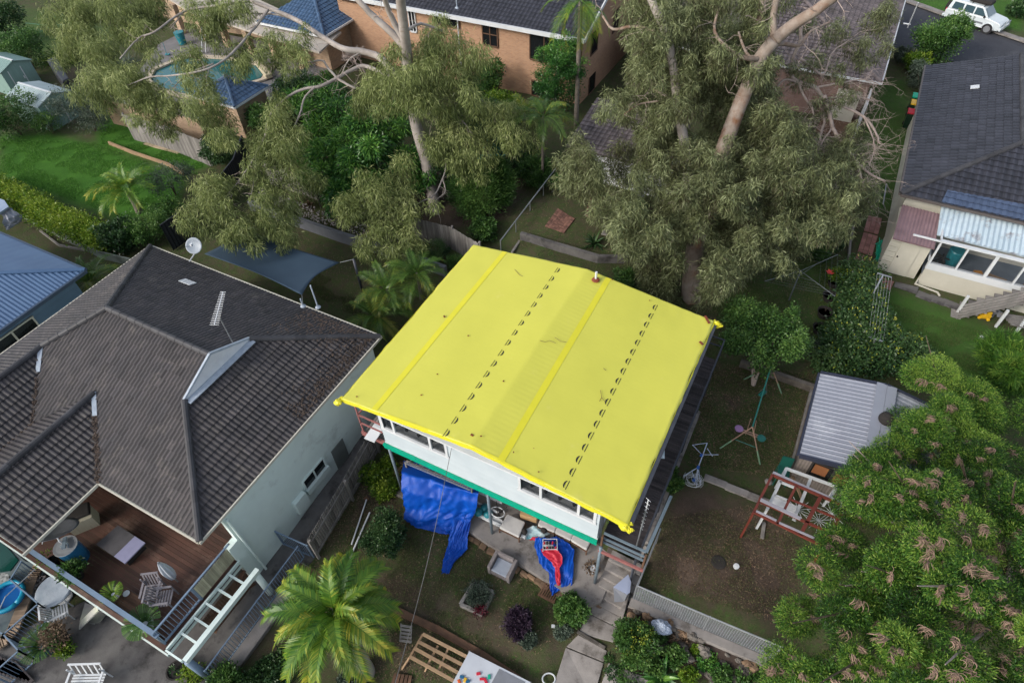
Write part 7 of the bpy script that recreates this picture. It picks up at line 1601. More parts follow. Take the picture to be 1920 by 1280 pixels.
# teal bags and stroller at left end of patio
for i, (x, y) in enumerate(((897,958),(909,950),(915,962))):
    b = MB(); p = P(x, y, .6); b.lathe(p-V((0,0,.2)), [(.05,0),(.17,.05),(.19,.15),(.14,.26),(.02,.3)], 10); tag(b.build('turquoise_bag', M_tealp, smooth=True), ['turquoise bag nearest the blue tarp','turquoise bag behind the other two','turquoise bag beside the middle steel post'][i], 'bag')
R = root('folded_stroller', P(935,965,.4), 'folded stroller with white ring behind the middle steel post', 'stroller'); b = MB(); p = P(933,962,.7)
b.tube([p+V((math.cos(t*.4)*.28, math.sin(t*.4)*.2, .1)) for t in range(17)], .02, 6); b.build('ring', M_white, R); b = MB()
for d in ((.3,.2,.4),(-.2,.3,.3),(.35,-.1,-.3),(.1,.3,-.2)): b.beam(p, p+V(d), .025)
b.build('frame', M_dark, R)
def pot(px, py, z, r, h, label, pm, lm_, kind='leafy', n=700, pr=None, name='potted_plant'):
    base = P(px, py, z); R = root(name, base, label, 'potted plant'); b = MB(); b.lathe(base, [(r*.7,0),(r,h*.9),(r*1.08,h*.92),(r*1.08,h),(r*.9,h),(r*.88,h*.86)], 16); b.build('pot', pm, R, smooth=False)
    b = MB(); b.lathe(base+V((0,0,h*.80)), [(.001,0),(r*.86,.01)], 12); b.build('soil', M_soil, R); pr = pr or r*1.5
    if kind == 'leafy': foliage('foliage', R, lm_, [(base+V((0,0,h+pr*.5)), pr, pr, pr*.7)], n, .11, .05, .0, .8, .5, 40, int(px), .22)
    else:
        mb = MB(); rr = random.Random(int(px))
        for k in range(n//8):
            a = rr.uniform(0,6.28); d = V((math.cos(a)*.45, math.sin(a)*.45, 1)).normalized(); s = V((-math.sin(a), math.cos(a), 0))*.009; q = [base+V((math.cos(a)*r*.4, math.sin(a)*r*.4, h*.85))]
            for j in range(4): q.append(q[-1]+d*pr*.35); d = (d+V((math.cos(a)*.3, math.sin(a)*.3, -.35))).normalized()
            mb.grid([[p-s for p in q], [p+s for p in q]], rr.random())
        mb.build('leaves', lm_, R)
M_ceram = mat('blue_green_glaze', (.03,.09,.10), (.02,.065,.075), 2, .3)
pot(1108,1072,.3,.16,.3,'small white and black pot with dried plant beside the corner post', M_plasticw, LM['dry'], n=200)
pot(92,1216,-.6,.36,.42,'wide blue green bowl of spiky grass on the left patio', M_ceram, LM['mid'], 'grass', 1300, .5)
pot(122,1205,-.6,.30,.5,'dark pot with a bushy brownish plant beside the wide bowl', M_dark, LM['dry'], 'leafy', 900, .42)
pot(132,1222,-.6,.2,.25,'small pot with a bright green plant in front of the two larger pots', M_dark, LM['light'], 'leafy', 500, .25)
pot(338,1262,-.6,.3,.4,'dark round water filled pot at the foot of the blue column', M_dark, LM['dark'], 'leafy', 60, .12)
pot(370,1272,-.6,.22,.3,'small pot of yellow green leaves beside the blue column', M_dark, LM['light'], 'leafy', 700, .35)
pot(1147,1265,-.4,.16,.25,'small round pot with a succulent on the lower paving', M_terra, LM['dark'], 'leafy', 300, .2)
pot(1177,1278,-.45,.22,.35,'terracotta pot with a leafy plant at the bottom edge', M_terra, LM['mid'], 'leafy', 700, .35)
pot(1140,1238,-.3,.12,.2,'small black tub at the end of the concrete slab path', M_dark, LM['mid'], 'leafy', 120, .12)
# deck things
zd = 1.35
pot(105,1058,zd,.2,.3,'potted plant with big round leaves in the corner of the red deck', M_dark, LM['light'], 'leafy', 50, .36)
pot(148,1082,zd,.26,.38,'bushy green pot plant on the red deck below the blue barrel', M_dark, LM['mid'], 'leafy', 1100, .36)
pot(218,1118,zd+.4,.15,.25,'white tub with a bright grassy plant on the timber crate table', M_plasticw, LM['light'], 'grass', 900, .3)
pot(278,1175,zd,.26,.3,'grassy pot plant behind the deck rail corner', M_plasticw, LM['mid'], 'grass', 1600, .45)
R = root('blue_barrel', P(150,1040,zd), 'blue barrel with an open metal lid on the red deck', 'barrel'); b = MB(); c = P(150,1045,zd); b.lathe(c, [(.34,0),(.37,.4),(.37,.95)], 20); b.build('barrel', M_blueplastic, R); b = MB(); b.lathe(c+V((0,0,.96)), [(.001,0),(.30,.005),(.39,.02),(.40,.0)], 20); b.build('lid', M_alu, R)
b = MB(); b.beam(c+V((-.2,.2,1.05)), c+V((.15,-.1,1.1)), .12, .06); b.tube([c+V((-.1,-.1,1.0)), c+V((.1,.1,1.1)), c+V((.2,0,1.0))], .03, 6); b.build('tap_fitting', M_steel, R)
R = root('outdoor_ottoman', P(226,1020,zd), 'square outdoor ottoman with a half grey and half lilac top on the red deck', 'ottoman'); q = [P(180,1019,zd+.42), P(222,985,zd+.42), P(272,1018,zd+.42), P(236,1055,zd+.42)]
q = [P(180,1020,zd+.42), P(221,984,zd+.42), P(272,1017,zd+.42), P(234,1056,zd+.42)]; b = MB(); mab = q[0].lerp(q[3],.62); mcd = q[1].lerp(q[2],.62); b.prism([p-V((0,0,.05)) for p in (q[0],q[1],mcd,mab)], .05); b.build('grey_top', mat('dark_grey_fabric', (.09,.085,.09), (.07,.066,.07), 4, .8), R)
b = MB(); b.prism([p-V((0,0,.05)) for p in (mab+(q[3]-q[0])*.01,mcd+(q[3]-q[0])*.01,q[2],q[3])], .053); b.build('lilac_top', mat('lilac_grey_fabric', (.27,.27,.40), (.24,.24,.36), 4, .8), R)
cq = sum(q, V())/4; b = MB(); b.prism([V((*(cq+(p-cq)*.86).xy, zd+.01)) for p in q], .35); b.build('base', M_dark, R)
R = root('cream_cabinet', P(165,975,zd), 'low cream slatted cabinet with a black cover in the far corner of the red deck', 'cabinet'); b = MB(); q = [P(125,960,zd), P(187,960,zd), P(187,985,zd), P(140,1005,zd)]
a, c = P(140,1004,zd), P(188,984,zd); d = (c-a).normalized(); n_ = V((-d.y,d.x,0)); q = [a, c, c+n_*.55, a+n_*.55]; b.prism(q, .62); b.build('body', mat('cream_boards', (.38,.36,.27), (.31,.29,.22), 3, .7, stretch=(14,1,1)), R)
b = MB(); b.prism([p+n_*.12+V((0,0,.623)) for p in q], .14); b.build('black_cover', M_dark, R, bevel=.05)
R = root('folded_umbrella', P(310,1060,zd), 'closed pale umbrella standing on the red deck beside the rail', 'umbrella'); b = MB(); c = P(334,1090,zd)
b.tube([c, c+V((0,0,1.6))], .025, 8); b.build('pole', M_alu, R); b = MB(); rows = []
for i in range(9):
    z = .4+1.15*i/8; rr_ = .11*math.sin(math.pi*(.18+.8*i/8))+.03; rows.append([c+V((math.cos(t*math.pi/8)*rr_*(1+.3*(t % 2)), math.sin(t*math.pi/8)*rr_*(1+.3*(t % 2)), z)) for t in range(17)])
b.grid(rows); b.build('canopy', mat('pale_umbrella_cloth', (.42,.45,.50), (.34,.37,.42), 3, .7), R)
R = root('crate_table', P(250,1130,zd), 'low timber crate table on the red deck', 'table'); b = MB(); q = [P(235,1102,zd+.4), P(274,1126,zd+.4), P(253,1156,zd+.4), P(216,1132,zd+.4)]
for k in range(7): u0, u1 = k/7, (k+.88)/7; b.prism([q[0].lerp(q[3],u0)-V((0,0,.03)), q[1].lerp(q[2],u0)-V((0,0,.03)), q[1].lerp(q[2],u1)-V((0,0,.03)), q[0].lerp(q[3],u1)-V((0,0,.03))], .03, rnd.random())
b.build('top_slats', M_brown, R); b = MB()
for p in q: b.beam((p.x,p.y,zd), p-V((0,0,.03)), .06)
b.build('legs', M_brown, R)
b = MB(); b.lathe(P(237,1112,zd+.42), [(.11,0),(.11,.02),(.07,.025),(.001,.02)], 16); tag(b.build('saucer', M_plasticw), 'round white saucer on the timber crate table', 'dish')
def slat_chair(name, c, rz, label, m=M_white, w_=.55, grp=None, back=True, s=1.):
    R = root(name, c, label, 'chair', grp); c = V(c); rot = Matrix.Rotation(rz, 3, 'Z'); f = lambda x, y, z: c+rot @ V((x*s, y*s, z*s))
    b = MB()
    for k in range(6): y = -.22+k*.09; b.beam(f(-w_/2,y,.42), f(w_/2,y,.42), .06*s, .02*s)
    b.build('seat', m, R)
    if back:
        b = MB(); 
        for k in range(6): x = -w_/2+.04+k*(w_-.08)/5; b.beam(f(x,.27,.45), f(x,.42,.95), .05*s, .02*s)
        b.beam(f(-w_/2,.42,.95), f(w_/2,.42,.95), .06*s, .04*s); b.build('backrest', m, R)
    for x in (-w_/2, w_/2):
        b = MB(); b.beam(f(x,-.25,.64), f(x,.32,.66), .07*s, .03*s); b.build('armrest', m, R)
        for y in (-.25,.27): b = MB(); b.beam(f(x,y,0), f(x,y,.65 if y < 0 else .9), .045*s); b.build('leg', m, R)
    return R
M_chairg = mat('grey_painted_timber', (.22,.205,.225), (.17,.16,.175), 3, .7)
slat_chair('slatted_chair', P(297,1118,zd), .6, 'grey slatted chair on the red deck beside the rail', M_chairg)
slat_chair('slatted_chair', P(318,1130,zd), 2.2, 'second grey slatted chair tucked against the deck rail', M_chairg)
slat_chair('slatted_chair', P(125,1155,-.6), 2.6, 'white slatted chair beside the round table below the deck', M_white)
slat_chair('slatted_bench', P(175,1285,-.55), .5, 'white slatted bench at the bottom edge of the left patio', M_white, 1.1)
slat_chair('garden_chair', G(618,402,.0)+V((0,0,.62)), 2.0, 'black garden chair on the pebble strip in front of the paling fence', M_dark)
R = root('round_table', P(105,1100,-.6), 'round white plastic covered table half hidden under the deck edge', 'table'); c = P(100,1104,.15); b = MB(); b.lathe(c, [(.62,-.12),(.64,-.04),(.6,0),(.001,.01)], 26); b.build('tabletop', mat('crumpled_white_plastic', (.45,.50,.55), (.30,.36,.42), 3, .4, .5, 8), R); b = MB(); b.tube([V((c.x,c.y,-.6)), c-V((0,0,.1))], .05, 8); b.lathe((c.x,c.y,-.6), [(.3,0),(.28,.04)], 12); b.build('pedestal', M_white, R)
# loose boards leaning on the patio
b = MB(); b.prism([P(a, c, -.55) for a, c in ((160,1130),(188,1140),(178,1170),(150,1165))], .03, .8); b.prism([P(a, c, -.48) for a, c in ((178,1128),(205,1145),(187,1168),(165,1168))], .03, .2); b.beam(P(150,1172,-.4), P(186,1137,.5), .28, .05, .9)
tag(b.build('loose_boards', mat('pale_green_board', (.34,.36,.28), (.2,.19,.2), 1.5, .8, tint=.5)), 'loose pale green and grey boards lying under the deck edge', 'boards')
# stairs well, pool corner bottom left
b = MB(); b.prism([P(a, c, -.9) for a, c in ((-60,960),(60,1060),(100,1070),(50,1160),(-10,1230),(-80,1200))], .42); tag(b.build('corner_pool_paving', mat('blue_grey_paving', (.13,.17,.18), (.10,.135,.145), 1, .7, c3=(.07,.09,.10), c3amt=.2)), 'blue grey paving around the corner pool at the left edge', 'paving')
b = MB(); b.prism([P(a, c, -.48) for a, c in ((-60,985),(0,1010),(35,1050),(20,1070),(-60,1080))], .03); tag(b.build('corner_pool', mat('dark_pool_water', (.01,.07,.055), (.008,.055,.045), 1, .05, .1, 3)), 'dark green corner pool at the left edge', 'swimming pool')
R = root('brick_coping_path', P(60,1120,-.45), 'curved row of pale brick pavers edging the corner pool terrace', 'paving'); b = MB()
cc = [(72,1062),(62,1080),(52,1105),(45,1130),(35,1155),(25,1180),(8,1200),(-15,1215)]
for i in range(7):
    for k in range(5): a = P(*cc[i], -.42); c = P(*cc[i+1], -.42); p = a.lerp(c, k/5.); d = (c-a).normalized(); b.cbox(p, .11*1, .42, .08, math.atan2(d.y, d.x), tint=rnd.random())
b.build('pavers', mat('pale_brick_paver', (.36,.26,.18), (.27,.2,.14), 3, .85, tint=.25), R)
b = MB(); c = P(16,1120,-.2); b.lathe(c, [(.001,.02),(.38,.03),(.5,.06),(.58,.12),(.6,.02),(.5,-.1),(.001,-.12)], 26); o = b.build('paddling_pool', mat('bright_blue_plastic', (.01,.10,.32), (.01,.08,.27), 1, .25)); tag(o, 'round blue inflatable paddling pool beside the corner pool', 'paddling pool')
q = MB(); q.tube([c+V((math.cos(t*.2618)*.55, math.sin(t*.2618)*.55, .12)) for t in range(25)], .08, 8); q.build('rim', mat('turquoise_vinyl', (.01,.30,.45), (.01,.25,.4), 2, .3), o, smooth=True)
b = MB(); c = P(-2,1090,-.1); b.lathe(c, [(.3,-.3),(.34,0),(.001,.03)], 20); tag(b.build('round_pouf', mat('zigzag_cloth', (.5,.52,.5), (.09,.10,.10), 9, .8, stretch=(1,1,1))), 'round patterned pouf beside the blue paddling pool', 'pouf')
R = root('timber_planter', P(75,1150,-.9), 'dark sunken slatted timber bench well between the pool fence and the patio', 'bench'); b = MB()
for k in range(6):
    o_ = k*5; b.beam(P(50+o_, 1190-o_*.2, -.75+k*.03), P(60+o_, 1150-o_*.3, -.75+k*.03), .1, .04, rnd.random()); b.beam(P(60+o_, 1150-o_*.3, -.75+k*.03), P(84+o_*.8, 1122+o_*.3, -.75+k*.03), .1, .04, rnd.random())
b.build('slats', M_brown, R)
b = MB()
for k in range(160): p = P(rnd.uniform(52,88), rnd.uniform(1080,1125), -.42); b.cbox(p, .09,.07,.05, rnd.uniform(0,3), tint=rnd.random())
tag(b.build('pale_pebble_bed', mat('pale_pebbles', (.38,.36,.35), (.26,.24,.235), 5, .8, tint=.5)), 'bed of pale pebbles beside the sunken timber bench', 'pebbles', kind='stuff')
bar_fence([P(-10,1180,-.6), P(42,1208,-.6), P(70,1238,-.6)], 1.1, 'steel bar pool fence at the left edge of the patio')
bar_fence([P(42,1208,-.6), P(104,1152,-.6)], 1.1, 'steel bar fence panel between the sunken bench and the potted plants')
bar_fence([P(70,1238,-.6), P(22,1282,-.6), P(-20,1310,-.6)], 1.1, 'steel bar fence panel running off the bottom left corner')
bar_fence([P(104,1152,-.6), P(52,1108,-.6), P(72,1075,-.6)], 1.1, 'steel bar fence panel around the sunken bench')
b = MB(); b.tube([P(70,1062,.6), P(10,1118,.6), P(-5,1150,.5)], .018, 6); tag(b.build('pool_pole', M_alu), 'thin pole resting across the blue paddling pool', 'pole')
b = MB()
for k in range(9): b.beam(P(-30+k*7,1225+k*2,-.5), P(5+k*7,1262+k*2,-.5), .13, .04, rnd.random())
tag(b.build('timber_deck_boards', M_darkdeck), 'small dark timber deck in the bottom left corner', 'deck')
# ---- front garden things
R = root('white_pole', G(668,1030), 'long white pole with a block foot lying on the front lawn', 'pole'); b = MB(); b.tube([G(694,962)+V((0,0,.08)), G(660,1040)+V((0,0,.08))], .035, 8); b.build('tube', M_plasticw, R); b = MB(); b.cbox(G(658,1043)+V((0,0,.06)), .22,.14,.1,-.6); b.build('foot', M_plasticw, R)
R = root('white_pole', G(670,985), 'shorter white pole with a rusty end plate lying beside the long one', 'pole'); b = MB(); b.tube([G(688,938)+V((0,0,.08)), G(660,1022)+V((0,0,.08))], .03, 8); b.build('tube', M_plasticw, R); b = MB(); b.cbox(G(688,936)+V((0,0,.06)), .2,.12,.06,-.2); b.build('end_plate', M_brown, R)
R = root('raised_planter', G(893,1120), 'low stone edged planter box with mixed herbs on the front lawn', 'planter'); q = [G(864,1135), G(888,1096), G(925,1112), G(905,1153)]; b = MB()
for i in range(4): b.beam(q[i]+V((0,0,.08)), q[(i+1) % 4]+V((0,0,.08)), .12, .24, rnd.random())
b.build('edging', M_conc, R, bevel=.01); b = MB(); b.prism([p+V((0,0,.0)) for p in q], .12); b.build('soil', M_soil, R); c = sum(q, V())/4; foliage('foliage', R, LM['grey'], [(c+V((0,.1,.28)), .42,.42,.2)], 2600, .09,.03,.0,.7,.6,60,2,.22); foliage('red_foliage', R, LM['red'], [(c+V((.35,-.35,.22)), .2,.2,.12)], 400, .07,.04,0,.7,.5,16,3,.3)
R = root('wooden_pallet', G(1030,1105), 'brown wooden pallet half covered by the striped tarp', 'pallet'); q = [P(1009,1112,.12), P(1028,1080,.12), P(1056,1100,.12), P(1040,1128,.12)]; b = MB()
for k in range(8): u = (k+.2)/8; u1 = (k+.75)/8; b.prism([q[0].lerp(q[3],u)-V((0,0,.03)), q[1].lerp(q[2],u)-V((0,0,.03)), q[1].lerp(q[2],u1)-V((0,0,.03)), q[0].lerp(q[3],u1)-V((0,0,.03))], .03, rnd.random())
b.build('slats', M_brown, R); b = MB(); b.beam(q[0]-V((0,0,.07)), q[3]-V((0,0,.07)), .08,.08); b.beam(q[1]-V((0,0,.07)), q[2]-V((0,0,.07)), .08,.08); b.build('bearers', M_brown, R)
R = root('timber_bed_frame', P(820,1225,0), 'slatted pale timber frame lying behind the white table top in the front garden', 'frame'); b = MB(); z = -.05
for (p0, p1) in (((793,1188),(878,1232)),((784,1202),(868,1246)),((778,1215),(862,1262)),((768,1230),(855,1278))): b.beam(P(*p0, z), P(*p1, z), .1, .07, rnd.random())
for (p0, p1) in (((793,1188),(768,1232)),((840,1216),(822,1256)),((821,1210),(802,1245))): b.beam(P(*p0, z-.06), P(*p1, z-.06), .07, .05, rnd.random())
b.beam(P(768,1232,z), G(754,1254), .06); b.beam(P(808,1235,z), G(797,1258), .05)
b.build('rails', M_tan, R)
R = root('white_tabletop', P(915,1265,0), 'large white board table with a dark mat and toy bricks at the bottom edge', 'table'); z = .0; q = [P(880,1220,z), P(995,1278,z), P(960,1340,z), P(840,1295,z)]; b = MB(); b.prism([p-V((0,0,.03)) for p in q], .03); b.build('top', mat('stained_white_board', (.52,.55,.60), (.45,.48,.53), 1, .5, c3=(.30,.22,.19), c3amt=.05, c3scale=2.2), R)
b = MB(); b.prism([P(a, c, z+.004) for a, c in ((936,1253),(985,1278),(960,1310),(915,1292))], .008); b.build('dark_mat', M_greyplastic, R); b = MB()
for p in q: b.beam((p.x,p.y,g(p.x,p.y)), p-V((0,0,.03)), .06)
b.build('legs', M_grey, R)
for i, (x, y, mm, lb) in enumerate(((866,1268,M_blueplastic,'blue toy brick at the left end of the white tabletop'),(872,1274,M_yellow,'yellow toy brick among the blue ones on the white tabletop'),(877,1277,M_blueplastic,'second blue toy brick beside the yellow one'),(897,1262,M_red,'thin red toy brick near the middle of the white tabletop'),(905,1272,M_red,'upright red toy brick beside the dark mat'),(911,1277,M_red,'red toy brick next to the upright one'),(917,1268,M_green,'small green toy brick beside the dark mat'),(861,1277,M_orange,'orange toy brick at the bottom left of the white tabletop'))):
    b = MB(); b.cbox(P(x, y, .03), .14 if i != 4 else .08, .09 if i != 4 else .2, .05, rnd.uniform(0,3)); tag(b.build('toy_brick', mm, bevel=.01), lb, 'toy brick', 'toy bricks on the white tabletop')
R = root('small_step_stool', G(760,1185), 'small grey slatted step stool on the dirt behind the timber frame', 'stool'); b = MB()
for k in range(5): b.beam(P(751-k*.0,1172+k*7,-.1), P(772,1175+k*7,-.1), .08,.03)
b.build('slats', M_grey, R); b = MB(); b.beam(P(752,1168,-.12), P(750,1202,-.12), .04); b.beam(P(772,1172,-.12), P(770,1205,-.12), .04); b.build('rails', M_grey, R)
b = MB()
for k in range(5): b.beam(P(742+k*7,1262+k*1,-.4), P(733+k*8,1292,-.4), .1,.08, rnd.random())
tag(b.build('timber_offcuts', M_brown), 'row of brown timber offcuts at the bottom edge near the palm', 'timber')
b = MB(); b.tube([P(1029+12*math.cos(t*.3927), 1272+11*math.sin(t*.3927), -.3) for t in range(17)], .025, 6, .5, 0, False); tag(b.build('white_hoop', M_white), 'white hoop standing at the bottom edge beside the concrete path', 'hoop')
b = MB(); b.cbox(G(1037,1174)+V((0,0,.04)), .12,.1,.06,.4); tag(b.build('white_scrap', M_white), 'small white scrap on the front lawn near the purple bush', 'scrap')
# ---- right yard
b = MB(); c = G(1347,1054); b.lathe(c+V((0,0,.01)), [(.26,0),(.26,.03),(.2,.04),(.001,.03)], 18); tag(b.build('black_mesh_disc', M_dark), 'black mesh disc lying on the bare dirt yard', 'disc')
b = MB(); c = G(1380,1062); b.lathe(c+V((0,0,.0)), [(.1,0),(.1,.08),(.001,.09)], 16); tag(b.build('capped_pipe', M_white), 'small white capped pipe beside the black disc on the dirt yard', 'pipe')
b = MB(); b.beam(G(1432,980)+V((0,0,.05)), G(1428,1010)+V((0,0,.05)), .12,.06); tag(b.build('grey_plank', M_grey), 'short grey plank on the dirt yard below the pergola', 'plank')
R = root('green_plastic_chair', G(1465,880), 'dark green plastic chair beside the shed corner', 'chair'); b = MB(); q = [P(1455,896,1.5), P(1478,900,1.5), P(1482,878,1.55), P(1460,872,1.55)]; mg = mat('green_plastic', (.01,.09,.07), (.008,.07,.055), 3, .4); b.prism(q, .05); b.build('seat', mg, R); b = MB(); b.prism([q[3], q[2], q[2]+V((0,.1,.5)), q[3]+V((0,.1,.5))], V((0,.03,0))); b.build('backrest', mg, R)
for p in q: b = MB(); b.beam((p.x,p.y,1.0), p, .04); b.build('leg', mg, R)
b = MB(); b.lathe(G(1440,905), [(.12,0),(.15,.1),(.05,.16)], 8); tag(b.build('pale_stone', M_conc), 'pale stone on the grass beside the red pergola leg', 'stone')
# swing set
def swing():
    R = root('swing_set', G(1430,800), 'green and tan metal swing set on the lawn beside the verandah', 'swing set'); mt = mat('green_tube', (.02,.16,.13), (.015,.13,.11), 3, .4); m2 = mat('tan_tube', (.35,.23,.17), (.3,.2,.15), 3, .5); m3 = mat('pale_green_sleeve', (.20,.34,.22), (.17,.3,.19), 3, .5)
    zt = 2.75; a = P(1411,800,zt); c = P(1446,686,zt); b = MB(); b.tube([a, c], .03, 8); b.build('top_bar', mt, R)
    for top, foot in ((a,(1350,840)),(a,(1425,870)),(c,(1395,711)),(c,(1465,737))):
        f = G(*foot); b = MB(); b.tube([top, f], .026, 8); l = b.build('leg', m2, R); b = MB(); b.tube([f, f.lerp(top,.38)], .032, 8); b.build('foot_sleeve', m3, l)
    b = MB(); b.tube([G(1350,840).lerp(a,.45), G(1425,870).lerp(a,.45)], .015, 6); b.build('cross_brace', mt, R)
    b = MB(); p = P(1384,806,1.5); q = P(1428,822,1.5); b.beam(p, q, .04); b.beam(p+V((0,.1,0)), q+V((0,.1,0)), .04); b.build('glider_bar', m2, R)
    for k, (x, y) in enumerate(((1385,805),(1427,823))): b = MB(); b.lathe(P(x, y, 1.45), [(.02,0),(.16,.03),(.17,.08),(.05,.1)], 12); b.build('seat', mat('violet_seat', (.38,.22,.42), (.3,.17,.34), 3, .5) if k == 0 else mt, R)
    b = MB()
    for (x0,y0,x1,y1) in ((1408,785,1398,815),(1418,788,1412,820)): b.tube([P(x0,y0,2.6), P(x1,y1,1.5)], .015, 6)
    b.build('hanger', m2, R)
    t = a.lerp(c, .62); t2 = a.lerp(c, .76); s = P(1430,737,1.45); b = MB(); b.tube([t, s+V((-.15,0,0))], .008, 4); b.tube([t2, s+V((.15,0,0))], .008, 4); b.build('swing_chain', M_alu, R); b = MB(); b.cbox(s, .42,.18,.03,1.2); b.build('swing_seat', mt, R)
swing()
def clothes_dryer():
    R = root('fallen_clothesline', G(1310,880), 'collapsed blue and white rotary clothesline beside the verandah', 'clothesline'); mb_ = mat('bright_blue_fitting', (.02,.10,.38), (.015,.08,.32), 3, .4)
    c = P(1309,876,1.9); b = MB(); b.tube([P(1326,830,2.3), c], .022, 8); b.tube([c, G(1303,905)], .024, 8); b.build('mast', mat('pale_blue_tube', (.38,.45,.58), (.32,.38,.5), 3, .4), R); mm = _mc['pale_blue_tube']
    for i, (x0,y0,x1,y1,z0,z1) in enumerate(((1326,830,1298,834,2.3,2.2),(1315,852,1347,852,2.1,2.2),(1319,855,1299,834,2.1,2.2),(1326,840,1336,855,2.25,2.15),(1309,876,1281,892,1.9,1.6),(1309,876,1297,882,1.9,1.4),(1309,876,1306,912,1.9,1.1),(1309,876,1314,908,1.9,1.0),(1297,882,1303,898,1.4,1.3))):
        b = MB(); b.tube([P(x0,y0,z0), P(x1,y1,z1)], .014, 6); b.build('arm', mm, R)
    b = MB(); b.cbox(c, .1,.1,.1); b.cbox(P(1315,853,2.12), .09,.09,.09); b.cbox(P(1301,899,1.2), .1,.1,.08); b.build('joint', mb_, R)
    b = MB(); rr = random.Random(3)
    for k in range(14): cx = P(1303+rr.uniform(-8,8), 895+rr.uniform(-4,12), 1.15); r_ = rr.uniform(.15,.4); b.tube([cx+V((math.cos(t*.5+k)*r_, math.sin(t*.5+k)*r_*.8, rr.uniform(-.03,.03))) for t in range(rr.randint(7,13))], .006, 4, .5, 0, False)
    b.build('tangled_line', M_plasticw, R)
clothes_dryer()
def hoist(c, r, ang, arms, label, m, lines=4, h=1.9, name='rotary_clothesline'):
    c = V(c); R = root(name, c, label, 'clothesline'); b = MB(); b.tube([c, c+V((0,0,h))], .03, 8); b.build('mast', m, R); t = c+V((0,0,h)); E_ = []
    for k in range(4): a = ang+k*math.pi/2; e = t+V((math.cos(a)*r, math.sin(a)*r, .25)); E_.append(e); b = MB(); b.tube([t+V((0,0,.05)), e], .015, 6); b.tube([t-V((0,0,.3)), t.lerp(e,.4)], .01, 5); b.build('arm', m, R)
    b = MB()
    for j in range(lines):
        u = 1-j*.15
        for k in range(4): b.tube([t.lerp(E_[k],u), t.lerp(E_[(k+1) % 4],u)], .0035, 3, .5, 0, False)
    b.build('lines', m, R)
mh = mat('green_hoist', (.03,.20,.12), (.025,.16,.10), 3, .5)
hoist(G(120,92), 2.2, .4, 4, 'green rotary clothesline on the upper left lawn', mh)
hoist(P(1478,565,1.1), 2.1, .9, 4, 'grey rotary clothesline on the shaded lawn right of the gum trunk', mat('dull_grey_metal', (.13,.15,.16), (.1,.115,.125), 3, .5))
hoist(G(905,345), 1.5, .2, 4, 'turquoise rotary clothesline half hidden behind the feathery shrub', mat('turquoise_tube', (.05,.35,.33), (.04,.3,.28), 3, .5), 3)
R = root('line_clothesline', P(1660,560,2), 'parallel line clothesline stretched from the lean-to wall over the lawn', 'clothesline'); b = MB(); a0, a1 = P(1645,512,2.7), P(1672,520,2.7); c0, c1 = P(1628,632,2.3), P(1656,640,2.3)
b.beam(a0, a1, .06,.03); b.beam(P(1656,515,2.7), P(1634,556,2.2), .06); b.beam(c0, c1, .05); b.tube([c0.lerp(c1,.5), V((*c0.lerp(c1,.5).xy, 1.0))], .03, 6); b.build('frame', M_alu, R); b = MB()
for k in range(6): t = k/5; b.tube([a0.lerp(a1,t), c0.lerp(c1,t)], .0035, 4)
b.build('lines', M_plasticw, R)
# edging pots beside the flowering hedge
for i, (x, y, lb) in enumerate(((1562,535,'black planter tub with a red flower beside the flowering hedge'),(1553,562,'black planter tub, second from the red flower'),(1543,592,'black planter tub, third from the red flower'),(1535,622,'black planter tub furthest from the red flower'))):
    b = MB(); p = G(x, y); q = MB(); b.lathe(p, [(.25,0),(.33,.32),(.36,.33),(.30,.3),(.28,.2)], 12); o = b.build('planter_tub', M_dark); tag(o, lb, 'planter', 'black planter tubs along the flowering hedge'); q.lathe(p+V((0,0,.22)), [(.001,.0),(.28,.0)], 10); q.cbox(p+V((0,.0,.42)), .05,.02,.22,.5,mi=0); q.build('soil_and_label', M_soil if i else M_soil, o)
R = root('red_flower_plant', G(1552,530), 'plant with one big red flower beside the first black tub', 'plant'); bb = G(1552,530); foliage('foliage', R, LM['light'], [(bb+V((.3,.1,.5)), .35,.3,.35)], 500, .12,.07,0,.7,.5,20,3,.3); b = MB(); c = bb+V((-.1,-.1,.7))
for k in range(6): a = k*1.047; d = V((math.cos(a), math.sin(a), .3)); s = V((-math.sin(a), math.cos(a), 0)); b.add([c, c+d*.12-s*.07, c+d*.22, c+d*.12+s*.07], [(0,1,2,3)])
b.build('flower', mat('red_petal', (.6,.06,.05), (.5,.05,.04), 3, .5), R)
# pinkish paver path
b = MB(); pts = [P(1640,408,1.02), P(1632,440,1.02), P(1620,480,1.02), P(1612,505,1.02), P(1625,520,1.02), P(1675,538,1.02)]
R = root('pink_paver_path', pts[2], 'narrow path of pinkish pavers along the side of the cream house', 'path')
for i in range(5):
    a, c = pts[i], pts[i+1]; d = (c-a); n = max(1, int(d.length/.3)); d.normalize(); s = V((-d.y, d.x, 0))
    for k in range(n):
        for j in (-1,0,1): b.cbox(a+d*(k+.5)*.3+s*j*.24+V((0,0,.03)), .28,.22,.05, math.atan2(d.y,d.x), tint=rnd.random())
b.build('pavers', mat('pink_paver', (.30,.15,.13), (.24,.12,.105), 3, .85, tint=.25), R)
b = MB(); b.prism([P(a, c, 1.0) for a, c in ((1678,530),(1722,540),(1718,552),(1675,538))], .08); tag(b.build('rough_concrete_slab', M_conc2, bevel=.02), 'rough dark concrete slab below the lean-to door', 'slab')
